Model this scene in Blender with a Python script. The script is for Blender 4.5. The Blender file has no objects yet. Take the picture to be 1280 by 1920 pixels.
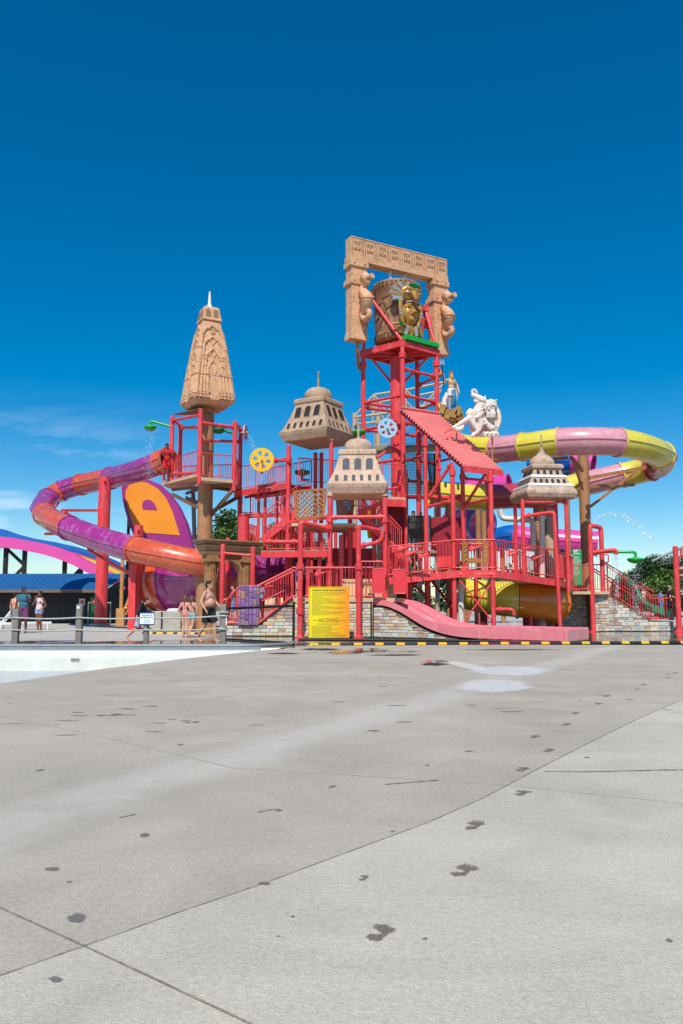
import bpy, bmesh, math, random
from mathutils import Vector, Matrix, Euler, Quaternion
R = math.radians
SC = bpy.context.scene
COL = SC.collection
random.seed(7)
# ------------------------------------------------------------ camera
FPX, PITCH, CAMZ = 1500.0, R(6.54), 1.15
cam_d = bpy.data.cameras.new('camera'); cam = bpy.data.objects.new('camera', cam_d); COL.objects.link(cam)
cam_d.sensor_fit = 'HORIZONTAL'; cam_d.sensor_width = 24.0; cam_d.lens = 24.0 * FPX / 1280.0
cam_d.clip_start = 0.1; cam_d.clip_end = 4000
cam.location = (0, 0, CAMZ); cam.rotation_euler = (R(90) + PITCH, 0, 0)
SC.camera = cam
# ------------------------------------------------------------ sky and sun
SUN_AZ, SUN_EL = R(8), R(52)          # behind the camera, a little to the left
SUN = Vector((-math.sin(SUN_AZ) * math.cos(SUN_EL), -math.cos(SUN_AZ) * math.cos(SUN_EL), math.sin(SUN_EL)))
W = bpy.data.worlds.new('World'); SC.world = W; W.use_nodes = True
wn, wl = W.node_tree.nodes, W.node_tree.links
bg = wn['Background']
sky = wn.new('ShaderNodeTexSky'); sky.sky_type = 'NISHITA'; sky.sun_disc = False
sky.sun_elevation = SUN_EL; sky.sun_rotation = R(180) + SUN_AZ
sky.altitude = 300; sky.air_density = 1.0; sky.dust_density = 0.1; sky.ozone_density = 4.0
hs = wn.new('ShaderNodeHueSaturation'); hs.inputs['Saturation'].default_value = 1.5; hs.inputs['Value'].default_value = 1.0
hs.inputs['Hue'].default_value = 0.494
wl.new(sky.outputs[0], hs.inputs['Color'])
# thin high cloud wisps, low over the horizon all the way round
tc = wn.new('ShaderNodeTexCoord'); mp = wn.new('ShaderNodeMapping')
mp.inputs['Rotation'].default_value = (0, R(-14), R(0)); mp.inputs['Scale'].default_value = (2.6, 2.6, 12.0)
mp.inputs['Location'].default_value = (0.35, 0.1, 0.55)
nz = wn.new('ShaderNodeTexNoise'); nz.inputs['Scale'].default_value = 1.6; nz.inputs['Detail'].default_value = 8; nz.inputs['Roughness'].default_value = 0.6
nz.inputs['Distortion'].default_value = 0.5
cr = wn.new('ShaderNodeValToRGB'); cr.color_ramp.elements[0].position = 0.50; cr.color_ramp.elements[1].position = 0.80
sx = wn.new('ShaderNodeSeparateXYZ'); mr = wn.new('ShaderNodeMapRange')
mr.inputs['From Min'].default_value = 0.26; mr.inputs['From Max'].default_value = 0.12; mr.interpolation_type = 'SMOOTHSTEP'
mr.inputs['To Min'].default_value = 0.0; mr.inputs['To Max'].default_value = 0.7
mu = wn.new('ShaderNodeMath'); mu.operation = 'MULTIPLY'
mx = wn.new('ShaderNodeMixRGB'); mx.inputs['Color2'].default_value = (9.5, 10.5, 11.5, 1)
wl.new(tc.outputs['Generated'], mp.inputs['Vector']); wl.new(mp.outputs[0], nz.inputs['Vector']); wl.new(nz.outputs['Fac'], cr.inputs[0])
wl.new(tc.outputs['Generated'], sx.inputs[0]); wl.new(sx.outputs['Z'], mr.inputs['Value'])
az = wn.new('ShaderNodeMapRange'); az.interpolation_type = 'SMOOTHSTEP'; az.inputs['From Min'].default_value = -.12; az.inputs['From Max'].default_value = -.34; wl.new(sx.outputs['X'], az.inputs['Value'])
mu0 = wn.new('ShaderNodeMath'); mu0.operation = 'MULTIPLY'; wl.new(cr.outputs[0], mu0.inputs[0]); wl.new(az.outputs[0], mu0.inputs[1]); wl.new(mu0.outputs[0], mu.inputs[0]); wl.new(mr.outputs[0], mu.inputs[1]); wl.new(mu.outputs[0], mx.inputs['Fac'])
wl.new(hs.outputs[0], mx.inputs['Color1']); wl.new(mx.outputs[0], bg.inputs['Color'])
bg.inputs['Strength'].default_value = 0.12
sl = bpy.data.lights.new('sun', 'SUN'); sl.energy = 4.6; sl.angle = R(0.53); sl.color = (1.0, 0.95, 0.87)
so = bpy.data.objects.new('sun', sl); COL.objects.link(so); so.rotation_euler = SUN.to_track_quat('Z', 'Y').to_euler(); so.location = (0, -20, 40)
vs = SC.view_settings; vs.view_transform = 'Standard'; vs.look = 'None'; vs.exposure = 0.0; vs.gamma = 1.0; vs.use_curve_mapping = False

# ------------------------------------------------------------ pixel of the photograph -> place in the world
_c, _s = math.cos(PITCH), math.sin(PITCH)
def ray(px, py):
    x, u = (px - 640) / FPX, (960 - py) / FPX
    return Vector((x, _c - _s * u, _s + _c * u))
def V(px, py, Y):
    d = ray(px, py); return Vector((0, 0, CAMZ)) + d * (Y / d.y)
def G(px, py, z=0.0):
    d = ray(px, py); return Vector((0, 0, CAMZ)) + d * ((z - CAMZ) / d.z)

# ------------------------------------------------------------ materials
def lin(c):
    return tuple(((v / 255) / 12.92 if v / 255 <= .04045 else ((v / 255 + .055) / 1.055) ** 2.4) for v in c) + (1,)
MATS = {}
def mat(name, c, rough=.5, metal=0, var=.12, scale=2.0, bump=0, bscale=30, coat=0, spec=.5, streak=0, coords='world', alpha=1, trans=0, dirt=None, dirtamt=0, grime=None, grimeamt=0):
    m = bpy.data.materials.new(name); m.use_nodes = True; MATS[name] = m
    n, l = m.node_tree.nodes, m.node_tree.links
    b = n['Principled BSDF']
    b.inputs['Roughness'].default_value = rough; b.inputs['Metallic'].default_value = metal
    b.inputs['Specular IOR Level'].default_value = spec; b.inputs['Coat Weight'].default_value = coat; b.inputs['Coat Roughness'].default_value = .05; b.inputs['Coat IOR'].default_value = 1.75
    b.inputs['Transmission Weight'].default_value = trans; b.inputs['Alpha'].default_value = alpha
    c = lin(c)
    if coords == 'world':
        g = n.new('ShaderNodeNewGeometry'); src = g.outputs['Position']
    else:
        g = n.new('ShaderNodeTexCoord'); src = g.outputs['Object']
    if streak:
        mp = n.new('ShaderNodeMapping'); mp.inputs['Scale'].default_value = (1, 1, streak); l.new(src, mp.inputs['Vector']); src2 = mp.outputs[0]
    else: src2 = src
    nz = n.new('ShaderNodeTexNoise'); nz.inputs['Scale'].default_value = scale; nz.inputs['Detail'].default_value = 7; nz.inputs['Roughness'].default_value = .62
    l.new(src2, nz.inputs['Vector'])
    mr = n.new('ShaderNodeMapRange'); mr.inputs['From Min'].default_value = .3; mr.inputs['From Max'].default_value = .7
    mr.inputs['To Min'].default_value = 1 - var; mr.inputs['To Max'].default_value = 1 + var
    l.new(nz.outputs['Fac'], mr.inputs['Value'])
    mx = n.new('ShaderNodeMixRGB'); mx.blend_type = 'MULTIPLY'; mx.inputs['Fac'].default_value = 1; mx.inputs['Color1'].default_value = c
    l.new(mr.outputs[0], mx.inputs['Color2']); out = mx.outputs[0]
    if dirt:
        n2 = n.new('ShaderNodeTexNoise'); n2.inputs['Scale'].default_value = scale * 2.7; n2.inputs['Detail'].default_value = 9; n2.inputs['Distortion'].default_value = 1.2
        l.new(src2, n2.inputs['Vector'])
        m2 = n.new('ShaderNodeMapRange'); m2.inputs['From Min'].default_value = .5; m2.inputs['From Max'].default_value = .68; m2.inputs['To Max'].default_value = dirtamt
        l.new(n2.outputs['Fac'], m2.inputs['Value'])
        x2 = n.new('ShaderNodeMixRGB'); x2.inputs['Color2'].default_value = lin(dirt); l.new(m2.outputs[0], x2.inputs['Fac']); l.new(out, x2.inputs['Color1']); out = x2.outputs[0]
    if grime:          # rain streaks and rust, stretched down the surface
        m3 = n.new('ShaderNodeMapping'); m3.inputs['Scale'].default_value = (1, 1, .16); l.new(src, m3.inputs['Vector'])
        n3 = n.new('ShaderNodeTexNoise'); n3.inputs['Scale'].default_value = 6.5; n3.inputs['Detail'].default_value = 9; n3.inputs['Roughness'].default_value = .7; l.new(m3.outputs[0], n3.inputs['Vector'])
        q3 = n.new('ShaderNodeMapRange'); q3.inputs['From Min'].default_value = .54; q3.inputs['From Max'].default_value = .72; q3.inputs['To Max'].default_value = grimeamt; l.new(n3.outputs['Fac'], q3.inputs['Value'])
        x3 = n.new('ShaderNodeMixRGB'); x3.inputs['Color2'].default_value = lin(grime); l.new(q3.outputs[0], x3.inputs['Fac']); l.new(out, x3.inputs['Color1']); out = x3.outputs[0]
    l.new(out, b.inputs['Base Color'])
    rr = n.new('ShaderNodeMapRange'); rr.inputs['To Min'].default_value = max(0, rough - .07); rr.inputs['To Max'].default_value = min(1, rough + .1)
    l.new(nz.outputs['Fac'], rr.inputs['Value']); l.new(rr.outputs[0], b.inputs['Roughness'])
    if bump:
        nb = n.new('ShaderNodeTexNoise'); nb.inputs['Scale'].default_value = bscale; nb.inputs['Detail'].default_value = 6; l.new(src, nb.inputs['Vector'])
        bp = n.new('ShaderNodeBump'); bp.inputs['Strength'].default_value = bump; bp.inputs['Distance'].default_value = .02
        l.new(nb.outputs['Fac'], bp.inputs['Height']); l.new(bp.outputs[0], b.inputs['Normal'])
    return m
RED = mat('red_paint', (225, 64, 67), .42, var=.14, scale=1.7, streak=.35, dirt=(234, 116, 114), dirtamt=.5, grime=(142, 44, 44), grimeamt=.5, bump=.05, bscale=25)
RED2 = mat('faded_red_paint', (232, 130, 124), .55, var=.12, scale=1.1, dirt=(236, 158, 152), dirtamt=.45)
PINKS = mat('pink_fibreglass', (230, 126, 134), .35, var=.07, scale=.9, coat=.3, dirt=(236, 160, 162), dirtamt=.5)
STONE = mat('carved_sandstone', (216, 168, 128), .85, var=.14, scale=1.1, bump=.22, bscale=7, streak=2.2, dirt=(164, 108, 74), dirtamt=.55, grime=(124, 82, 56), grimeamt=.38)
STONE2 = mat('weathered_sandstone', (182, 154, 126), .85, var=.22, scale=2.0, bump=.3, bscale=10, dirt=(146, 104, 76), dirtamt=.5, grime=(110, 84, 64), grimeamt=.5)
PALEST = mat('pale_plaster_stone', (202, 174, 150), .8, var=.2, scale=2.0, bump=.25, bscale=10, dirt=(176, 120, 84), dirtamt=.6, grime=(136, 100, 76), grimeamt=.45)
GREYST = mat('grey_brown_plaster', (190, 164, 142), .8, var=.22, scale=2.2, bump=.4, bscale=10, dirt=(120, 92, 72), dirtamt=.6, grime=(92, 74, 60), grimeamt=.5)
TANPOST = mat('tan_painted_steel', (172, 124, 84), .6, var=.12, scale=1.2, dirt=(128, 88, 58), dirtamt=.4)
BROWNST = mat('brown_steel', (120, 86, 60), .6, var=.15)
BEIGE = mat('beige_steel', (196, 168, 134), .55, var=.1)
PURPLE = mat('purple_fibreglass', (164, 42, 128), .3, var=.1, scale=.8, coat=.7, dirt=(204, 132, 188), dirtamt=.5)
ORANGE = mat('orange_red_fibreglass', (213, 86, 44), .3, var=.1, scale=.8, coat=.7, dirt=(228, 144, 110), dirtamt=.5)
PPINK = mat('pale_pink_fibreglass', (214, 146, 156), .3, var=.08, scale=.8, coat=.5, dirt=(226, 180, 186), dirtamt=.45)
ROSE = mat('rose_fibreglass', (178, 62, 76), .3, var=.07, scale=.8, coat=.4)
YEL = mat('yellow_fibreglass', (224, 206, 66), .3, var=.08, scale=.8, coat=.5, dirt=(228, 220, 140), dirtamt=.45)
AMBER = mat('amber_fibreglass', (226, 122, 10), .28, var=.06, scale=.8, coat=.4)
MAGENTA = mat('magenta_fibreglass', (226, 70, 158), .28, var=.06, scale=.8, coat=.4)
BLUEF = mat('blue_fibreglass', (14, 96, 180), .28, var=.08, scale=.8, coat=.4)
MELON = mat('melon_orange_gelcoat', (246, 152, 36), .45, var=.05, scale=.5)
VIOLET = mat('violet_gelcoat', (164, 50, 132), .4, var=.07, scale=.5)
GREEN = mat('green_paint', (26, 168, 62), .35, var=.08)
DGREEN = mat('dark_green_paint', (12, 110, 66), .4, var=.1)
YPAINT = mat('yellow_paint', (240, 186, 12), .4, var=.06)
SKYP = mat('pale_blue_paint', (162, 200, 220), .45, var=.06)
LPINK = mat('pale_pink_paint', (214, 160, 170), .5, var=.06)
WHITE = mat('white_paint', (226, 226, 222), .5, var=.05)
PVC = mat('white_pipe', (218, 214, 206), .45, var=.08)
GREYP = mat('grey_pipe', (128, 128, 130), .45, var=.1)
BLACK = mat('black_rubber', (24, 25, 28), .55, var=.2, scale=5)
CURBY = mat('yellow_rubber', (236, 178, 16), .6, var=.12, scale=5)
DARK = mat('dark_opening_and_shadow', (34, 32, 32), .7, var=.2)
WGLASS = mat('grey_window', (92, 94, 98), .75, spec=.15, var=.12, scale=4)
WOODC = mat('carved_wood', (164, 104, 52), .6, var=.25, scale=6, streak=.3, bump=.3, bscale=40)
WOODG = mat('grey_weathered_wood', (132, 126, 118), .85, var=.25, scale=9, streak=.15, bump=.5, bscale=40)
WOODT = mat('tan_timber', (196, 142, 78), .7, var=.2, scale=5)
GOLD = mat('gold_paint', (188, 140, 72), .38, metal=.3, var=.25, scale=5, dirt=(92, 58, 24), dirtamt=.5)
SILVER = mat('silver_paint', (200, 200, 204), .35, metal=.5, var=.1)
GEM = mat('green_gem', (10, 110, 50), .2, var=.1)
DECKT = mat('tan_deck_concrete', (206, 176, 140), .8, var=.12, scale=4, bump=.2)
DECKG = mat('grey_deck_board', (150, 132, 112), .75, var=.15, scale=3)
MORTAR = mat('mortar', (120, 108, 96), .9, var=.2, scale=8)
ROPE = mat('rope', (176, 174, 162), .9, var=.25, scale=30)
STEEL = mat('galvanised_steel', (160, 164, 168), .4, metal=.6, var=.1)
BLUEROOF = mat('blue_metal_roof', (34, 92, 146), .5, var=.07, scale=.7)
DBLUE = mat('navy_trim', (18, 42, 96), .5, var=.08)
BWALL = mat('dark_block_wall', (58, 56, 58), .9, var=.2, scale=3, bump=.4, bscale=15)
FASCIA = mat('near_black_fascia', (22, 22, 24), .6, var=.2)
COPING = mat('grey_coping', (126, 130, 134), .5, var=.12, scale=3)
POOLW = mat('white_pool_plaster', (226, 226, 216), .6, var=.06, scale=1.2, dirt=(204, 192, 160), dirtamt=.25)
FOOTING = mat('concrete_footing', (176, 168, 154), .9, var=.15, scale=4, bump=.3)
STATUE = mat('pale_statue_plaster', (226, 212, 200), .75, var=.12, scale=4, dirt=(158, 122, 98), dirtamt=.45, bump=.3, bscale=14)
BLUECL = mat('turquoise_cloth_paint', (20, 138, 176), .5, var=.15, scale=5)
PANEL = mat('red_panel', (226, 58, 66), .4, var=.06)
NETM = mat('black_net', (22, 22, 24), .8, var=.1)
BARK = mat('bark', (92, 74, 58), .9, var=.3, scale=8, bump=.6)
HAIRD = mat('dark_hair', (26, 20, 18), .6, var=.3, scale=40)
HAIRB = mat('brown_hair', (112, 78, 50), .6, var=.3, scale=40)
SKINL = mat('light_skin', (214, 156, 128), .5, var=.07, scale=7)
SKINM = mat('tanned_skin', (204, 150, 124), .5, var=.07, scale=7)
SKIND = mat('brown_skin', (92, 56, 40), .48, var=.1, scale=7)
SKIND2 = mat('mid_brown_skin', (130, 80, 56), .48, var=.1, scale=7)
EYE = mat('eye', (20, 16, 16), .2, var=.05)
def leafmat(name, c, c2):
    m = mat(name, c, .6, var=.35, scale=1.2, dirt=c2, dirtamt=.8, spec=.25); return m
LEAF = leafmat('leaf_green', (78, 104, 44), (112, 134, 62))
LEAFD = leafmat('leaf_dark', (44, 72, 38), (68, 98, 48))
def ramp_stone(name, cols, rough=.8):
    m = mat(name, (200, 200, 200), rough, var=.16, scale=7, bump=.5, bscale=18)
    n, l = m.node_tree.nodes, m.node_tree.links
    oi = n.new('ShaderNodeObjectInfo'); cr = n.new('ShaderNodeValToRGB'); cr.color_ramp.interpolation = 'CONSTANT'
    e = cr.color_ramp.elements
    while len(e) > 1: e.remove(e[-1])
    e[0].position = 0; e[0].color = lin(cols[0])
    for i, c in enumerate(cols[1:], 1):
        x = e.new(i / len(cols)); x.color = lin(c)
    l.new(oi.outputs['Random'], cr.inputs[0])
    mx = [x for x in n if x.type == 'MIX_RGB'][0]; l.new(cr.outputs[0], mx.inputs['Color1'])
    return m
STONES = ramp_stone('ashlar_stone', [(198, 176, 164), (210, 200, 174), (186, 180, 176), (200, 206, 190), (210, 178, 146), (218, 210, 194), (170, 158, 160), (210, 192, 150), (194, 168, 150), (204, 202, 198), (182, 150, 130), (190, 200, 188)])
STONEP = ramp_stone('purple_painted_stone', [(134, 96, 150), (156, 112, 160), (172, 126, 112), (118, 84, 138), (168, 128, 166), (140, 102, 156), (156, 122, 118), (128, 94, 146)])
SHIRTS = {}
def cloth(name, c, **k): return mat(name, c, .85, var=k.get('var', .14), scale=k.get('scale', 9), dirt=k.get('dirt'), dirtamt=k.get('amt', .9), coords='object')

# ------------------------------------------------------------ mesh building
class MB:
    def __init__(s): s.v = []; s.f = []
    def add(s, vs, fs):
        o = len(s.v); s.v += [Vector(v) for v in vs]; s.f += [tuple(i + o for i in f) for f in fs]; return s
    def box(s, c, d, rot=None):
        c = Vector(c); h = [x / 2 for x in d]
        vs = [Vector((x * h[0], y * h[1], z * h[2])) for z in (-1, 1) for y in (-1, 1) for x in (-1, 1)]
        if rot is not None: vs = [rot @ v for v in vs]
        return s.add([c + v for v in vs], [(0, 2, 3, 1), (4, 5, 7, 6), (0, 1, 5, 4), (2, 6, 7, 3), (0, 4, 6, 2), (1, 3, 7, 5)])
    def bar(s, a, b, w, h, up=(0, 0, 1)):
        a, b = Vector(a), Vector(b); d = (b - a); L = d.length
        if L < 1e-6: return s
        d.normalize(); u = Vector(up)
        if abs(d.dot(u)) > .97: u = Vector((0, 1, 0))
        x = d.cross(u).normalized(); u = x.cross(d)
        return s.box((a + b) / 2, (w, L, h), Matrix((x, d, u)).transposed())
    def tube(s, pts, r, n=10, cap=True, up=None):
        pts = [Vector(p) for p in pts]; k = len(pts); rs = r if isinstance(r, (list, tuple)) else [r] * k
        vs, prev = [], None
        for i, p in enumerate(pts):
            t = (pts[min(i + 1, k - 1)] - pts[max(i - 1, 0)]).normalized()
            if up is not None:
                x = t.cross(Vector(up)).normalized()
            elif prev is None:
                a = Vector((0, 0, 1)) if abs(t.z) < .9 else Vector((1, 0, 0)); x = t.cross(a).normalized()
            else:
                x = (prev - t * prev.dot(t)).normalized()
            prev = x; y = x.cross(t)
            for j in range(n):
                a = 2 * math.pi * j / n; vs.append(p + (x * math.cos(a) + y * math.sin(a)) * rs[i])
        fs = [(i * n + j, i * n + (j + 1) % n, (i + 1) * n + (j + 1) % n, (i + 1) * n + j) for i in range(k - 1) for j in range(n)]
        if cap: fs += [tuple(range(n - 1, -1, -1)), tuple(range((k - 1) * n, k * n))]
        return s.add(vs, fs)
    def cyl(s, a, b, r, r2=None, n=12): return s.tube([a, b], [r, r if r2 is None else r2], n)
    def lathe(s, prof, c=(0, 0, 0), n=20, rot=None, a0=0, sq=None):
        c = Vector(c); vs = []
        for (r, z) in prof:
            for j in range(n):
                a = a0 + 2 * math.pi * j / n; v = Vector((r * math.cos(a), r * math.sin(a), z))
                if rot is not None: v = rot @ v
                vs.append(c + v)
        k = len(prof)
        fs = [(i * n + j, i * n + (j + 1) % n, (i + 1) * n + (j + 1) % n, (i + 1) * n + j) for i in range(k - 1) for j in range(n)]
        fs += [tuple(range(n - 1, -1, -1)), tuple(range((k - 1) * n, k * n))]
        return s.add(vs, fs)
    def sph(s, c, r, sc=(1, 1, 1), n=12, m=8, rot=None):
        c = Vector(c); vs, fs = [], []
        for i in range(1, m):
            for j in range(n):
                t, a = math.pi * i / m, 2 * math.pi * j / n
                v = Vector((math.sin(t) * math.cos(a) * sc[0], math.sin(t) * math.sin(a) * sc[1], math.cos(t) * sc[2])) * r
                vs.append(c + (rot @ v if rot is not None else v))
        p, q = Vector((0, 0, r * sc[2])), Vector((0, 0, -r * sc[2]))
        if rot is not None: p, q = rot @ p, rot @ q
        vs += [c + p, c + q]; T = len(vs) - 2
        fs = [(i * n + j, (i + 1) * n + j, (i + 1) * n + (j + 1) % n, i * n + (j + 1) % n) for i in range(m - 2) for j in range(n)]
        fs += [(T, j, (j + 1) % n) for j in range(n)] + [(T + 1, (m - 2) * n + (j + 1) % n, (m - 2) * n + j) for j in range(n)]
        return s.add(vs, fs)
    def scaled(s, c, k, rot):      # stretch about c along the axes of rot
        c = Vector(c); ri = rot.transposed()
        s.v = [c + rot @ Vector(tuple(a * b for a, b in zip(ri @ (v - c), k))) for v in s.v]; return s
    def prism(s, poly, off):
        poly = [Vector(p) for p in poly]; off = Vector(off); n = len(poly)
        return s.add(poly + [p + off for p in poly], [tuple(range(n - 1, -1, -1)), tuple(range(n, 2 * n))] + [(i, (i + 1) % n, n + (i + 1) % n, n + i) for i in range(n)])
    def quadstrip(s, A, B):
        n = len(A); return s.add(list(A) + list(B), [(i, i + 1, n + i + 1, n + i) for i in range(n - 1)])
    def flange(s, p, d, r):       # bolted pipe joint: collar disc and a bulge
        d = Vector(d).normalized(); p = Vector(p)
        s.cyl(p - d * r * .18, p + d * r * .18, r * 1.75, n=10); s.cyl(p - d * r * .8, p + d * r * .8, r * 1.28, n=10); return s
    def mesh(s, name, m, org=(0, 0, 0), smooth=True, ang=38, bevel=0, recalc=True):
        me = bpy.data.meshes.new(name); o = Vector(org)
        me.from_pydata([tuple(v - o) for v in s.v], [], s.f); me.materials.append(m)
        if recalc or bevel:
            bm = bmesh.new(); bm.from_mesh(me)
            if bevel: bmesh.ops.bevel(bm, geom=[e for e in bm.edges if len(e.link_faces) == 2 and e.calc_face_angle(0) > .6], offset=bevel, segments=1, affect='EDGES')
            bmesh.ops.recalc_face_normals(bm, faces=bm.faces); bm.to_mesh(me); bm.free()
        if smooth:
            me.polygons.foreach_set('use_smooth', [True] * len(me.polygons)); me.set_sharp_from_angle(angle=R(ang))
        me.update(); return me
    def islands(s):
        p = list(range(len(s.v)))
        def f(i):
            while p[i] != i: p[i] = p[p[i]]; i = p[i]
            return i
        for fc in s.f:
            for q in fc[1:]: p[f(q)] = f(fc[0])
        g = {}
        for fc in s.f: g.setdefault(f(fc[0]), []).append(fc)
        out = []
        for fs in g.values():
            ids = sorted({i for fc in fs for i in fc}); mp = {i: k for k, i in enumerate(ids)}; b = MB(); b.v = [s.v[i] for i in ids]; b.f = [tuple(mp[i] for i in fc) for fc in fs]; out.append(b)
        return out
    def pieces(s, name, m, parent, **k): return [b.build(name, m, parent, **k) for b in s.islands()]
    def build(s, name, m, parent=None, **k):
        org = root_loc(parent) if parent else k.pop('org', (0, 0, 0))
        me = s.mesh(name, m, org, **k); o = bpy.data.objects.new(name, me); COL.objects.link(o)
        if parent: o.parent = parent
        else: o.location = org
        return o
def root_loc(o):
    p = Vector((0, 0, 0))
    while o is not None: p = p + Vector(o.location); o = o.parent
    return p
def tag(o, label, cat, group=None, kind=None):
    if kind: o['kind'] = kind
    if label: o['label'] = label
    if cat: o['category'] = cat
    if group: o['group'] = group
    return o
def thing(name, label, cat, loc=(0, 0, 0), group=None):
    o = bpy.data.objects.new(name, None); COL.objects.link(o); o.location = loc; o.empty_display_size = .2
    return tag(o, label, cat, group)
def struct(o): o['kind'] = 'structure'; return o
def inst(name, me, parent, loc, rot=None, scale=(1, 1, 1)):      # a piece sharing its mesh with its likes
    o = bpy.data.objects.new(name, me); COL.objects.link(o); o.parent = parent
    o.location = Vector(loc) - root_loc(parent)
    if rot is not None:
        if isinstance(rot, Matrix): o.rotation_euler = rot.to_euler()
        else: o.rotation_euler = rot
    o.scale = scale; return o
def copy_tree(o, parent=None):
    c = o.copy(); COL.objects.link(c); c.parent = parent
    for ch in list(o.children): copy_tree(ch, c)
    return c
def crom(P, n=8):
    P = [Vector(p) for p in P]; Q = [P[0] * 2 - P[1]] + P + [P[-1] * 2 - P[-2]]; out = []
    for i in range(1, len(Q) - 2):
        a, b, c, d = Q[i - 1:i + 3]
        for k in range(n):
            t = k / n; out.append(.5 * ((2 * b) + (c - a) * t + (2 * a - 5 * b + 4 * c - d) * t * t + (3 * b - a - 3 * c + d) * t ** 3))
    return out + [P[-1]]
def fillet(P, r=.18, n=5):          # polyline with rounded elbows
    P = [Vector(p) for p in P]; out = [P[0]]
    for a, b, c in zip(P, P[1:], P[2:]):
        u, w = (a - b), (c - b); k = min(r, u.length * .45, w.length * .45); u.normalize(); w.normalize()
        p, q = b + u * k, b + w * k
        for i in range(n + 1):
            t = i / n; out.append(p * (1 - t) ** 2 + b * 2 * t * (1 - t) + q * t * t)
    return out + [P[-1]]
def rotz(a): return Matrix.Rotation(a, 3, 'Z')
BAL = MB().cyl((0, 0, 0), (0, 0, 1), 1, n=6).mesh('baluster', RED)
BALT = MB().cyl((0, 0, 0), (0, 0, 1), 1, n=6).mesh('baluster', BEIGE)
def railing(parent, A, B, h=1.05, gap=.115, r=.026, rb=.010, m=None, bal=None, bottom=True, ends=True, name='railing', zb=.08):
    """one railing panel: rails and end posts in one mesh, each baluster a piece of its own"""
    A, B = Vector(A), Vector(B); up = Vector((0, 0, 1)); m = m or RED; bal = bal or BAL
    b = MB(); b.tube([A + up * h, B + up * h], r, 8)
    if bottom: b.tube([A + up * zb, B + up * zb], r * .8, 8)
    if ends:
        for p in (A, B): b.cyl(p, p + up * (h - .001), r * .9, n=8)
    o = b.build(name, m, parent); L = (B - A).length; n = max(2, int(L / gap))
    for i in range(1, n):
        p = A.lerp(B, i / n) + up * zb
        inst('baluster', bal, o, p, None, (rb, rb, h - zb))
    return o
_sb = MB().box((0, 0, 0), (1, 1, 1))
def stone_mesh(seed):
    rn = random.Random(seed); b = MB(); c = .10
    fr = [(-.5 + c * rn.uniform(.3, .9), -.5, -.5 + c * rn.uniform(.5, 1.6)), (.5 - c * rn.uniform(.3, .9), -.5, -.5 + c * rn.uniform(.5, 1.6)), (.5 - c * rn.uniform(.3, .9), -.5, .5 - c * rn.uniform(.5, 1.6)), (-.5 + c * rn.uniform(.3, .9), -.5, .5 - c * rn.uniform(.5, 1.6))]
    md = [(-.5, -.15, -.5), (.5, -.15, -.5), (.5, -.15, .5), (-.5, -.15, .5)]; bk = [(x, .5, z) for x, _, z in md]
    b.add(fr + md + bk, [(0, 1, 2, 3)] + [(i, 4 + i, 4 + (i + 1) % 4, (i + 1) % 4) for i in range(4)] + [(4 + i, 8 + i, 8 + (i + 1) % 4, 4 + (i + 1) % 4) for i in range(4)] + [(11, 10, 9, 8)])
    return b
STM = [stone_mesh(i).mesh('stone', STONES, smooth=False) for i in range(5)]
STP = [stone_mesh(i).mesh('stone', STONEP, smooth=False) for i in range(5)]
def stone_wall(name, label, A, B, top, depth=.4, rows=.12, wmin=.18, wmax=.42, meshes=None, cat='stone wall', vertical=False, seed=1, bottom=None, parent=None, group=None):
    """A, B: ground ends of the face; top(u) height at u metres from A. Backing in one mesh, each stone its own piece."""
    rn = random.Random(seed); A, B = Vector(A), Vector(B); d = (B - A); L = d.length; d.normalize(); nrm = Vector((d.y, -d.x, 0))
    meshes = meshes or STM; bottom = bottom or (lambda u: 0.0)
    root = thing(name, label, cat, A, group) if parent is None else parent
    N = 24; b = MB(); f = []; us = [L * i / N for i in range(N + 1)]
    f0 = [A + d * u + Vector((0, 0, top(u))) for u in us]; f1 = [A + d * u + Vector((0, 0, bottom(u))) for u in us]
    bk = -nrm * depth
    b.quadstrip(f1, f0); b.quadstrip([p + bk for p in f0], [p + bk for p in f1]); b.quadstrip(f0, [p + bk for p in f0]); b.quadstrip([p + bk for p in f1], f1)
    for k in (0, -1): b.add([f1[k], f0[k], f0[k] + bk, f1[k] + bk], [(0, 1, 2, 3)])
    b.build('mortar_backing', MORTAR, root, smooth=False)
    ang = math.atan2(d.y, d.x); g = .012
    def put(u0, u1, z0, z1):
        if u1 - u0 < .05 or z1 - z0 < .04: return
        c = A + d * ((u0 + u1) / 2) + Vector((0, 0, (z0 + z1) / 2)) + nrm * (.002 + rn.uniform(0, .014))
        inst('stone', rn.choice(meshes), root, c, (0, 0, ang), (u1 - u0 - g, .05, z1 - z0 - g))
    if not vertical:
        z = 0.02; zm = max(top(u) for u in us)
        while z < zm:
            hh = rows * rn.choice([.75, 1, 1, 1.3]); u = 0.0
            while u < L - .03:
                w = min(rn.uniform(wmin, wmax), L - u)
                if L - u - w < .1: w = L - u
                t = min(top(u), top(u + w), top(u + w / 2)) - .01; lo = max(bottom(u), bottom(u + w), z)
                z1 = min(z + hh, t)
                if t > lo + .04: put(u, u + w, lo, z1)
                u += w
            z += hh
    else:
        u = 0.0
        while u < L - .03:
            w = min(rows * rn.choice([.8, 1, 1.3]), L - u); z = bottom(u); t = min(top(u), top(u + w))
            while z < t - .03:
                hh = min(rn.uniform(wmin, wmax), t - z); put(u, u + w, z, z + hh); z += hh
            u += w
    return root
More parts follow.
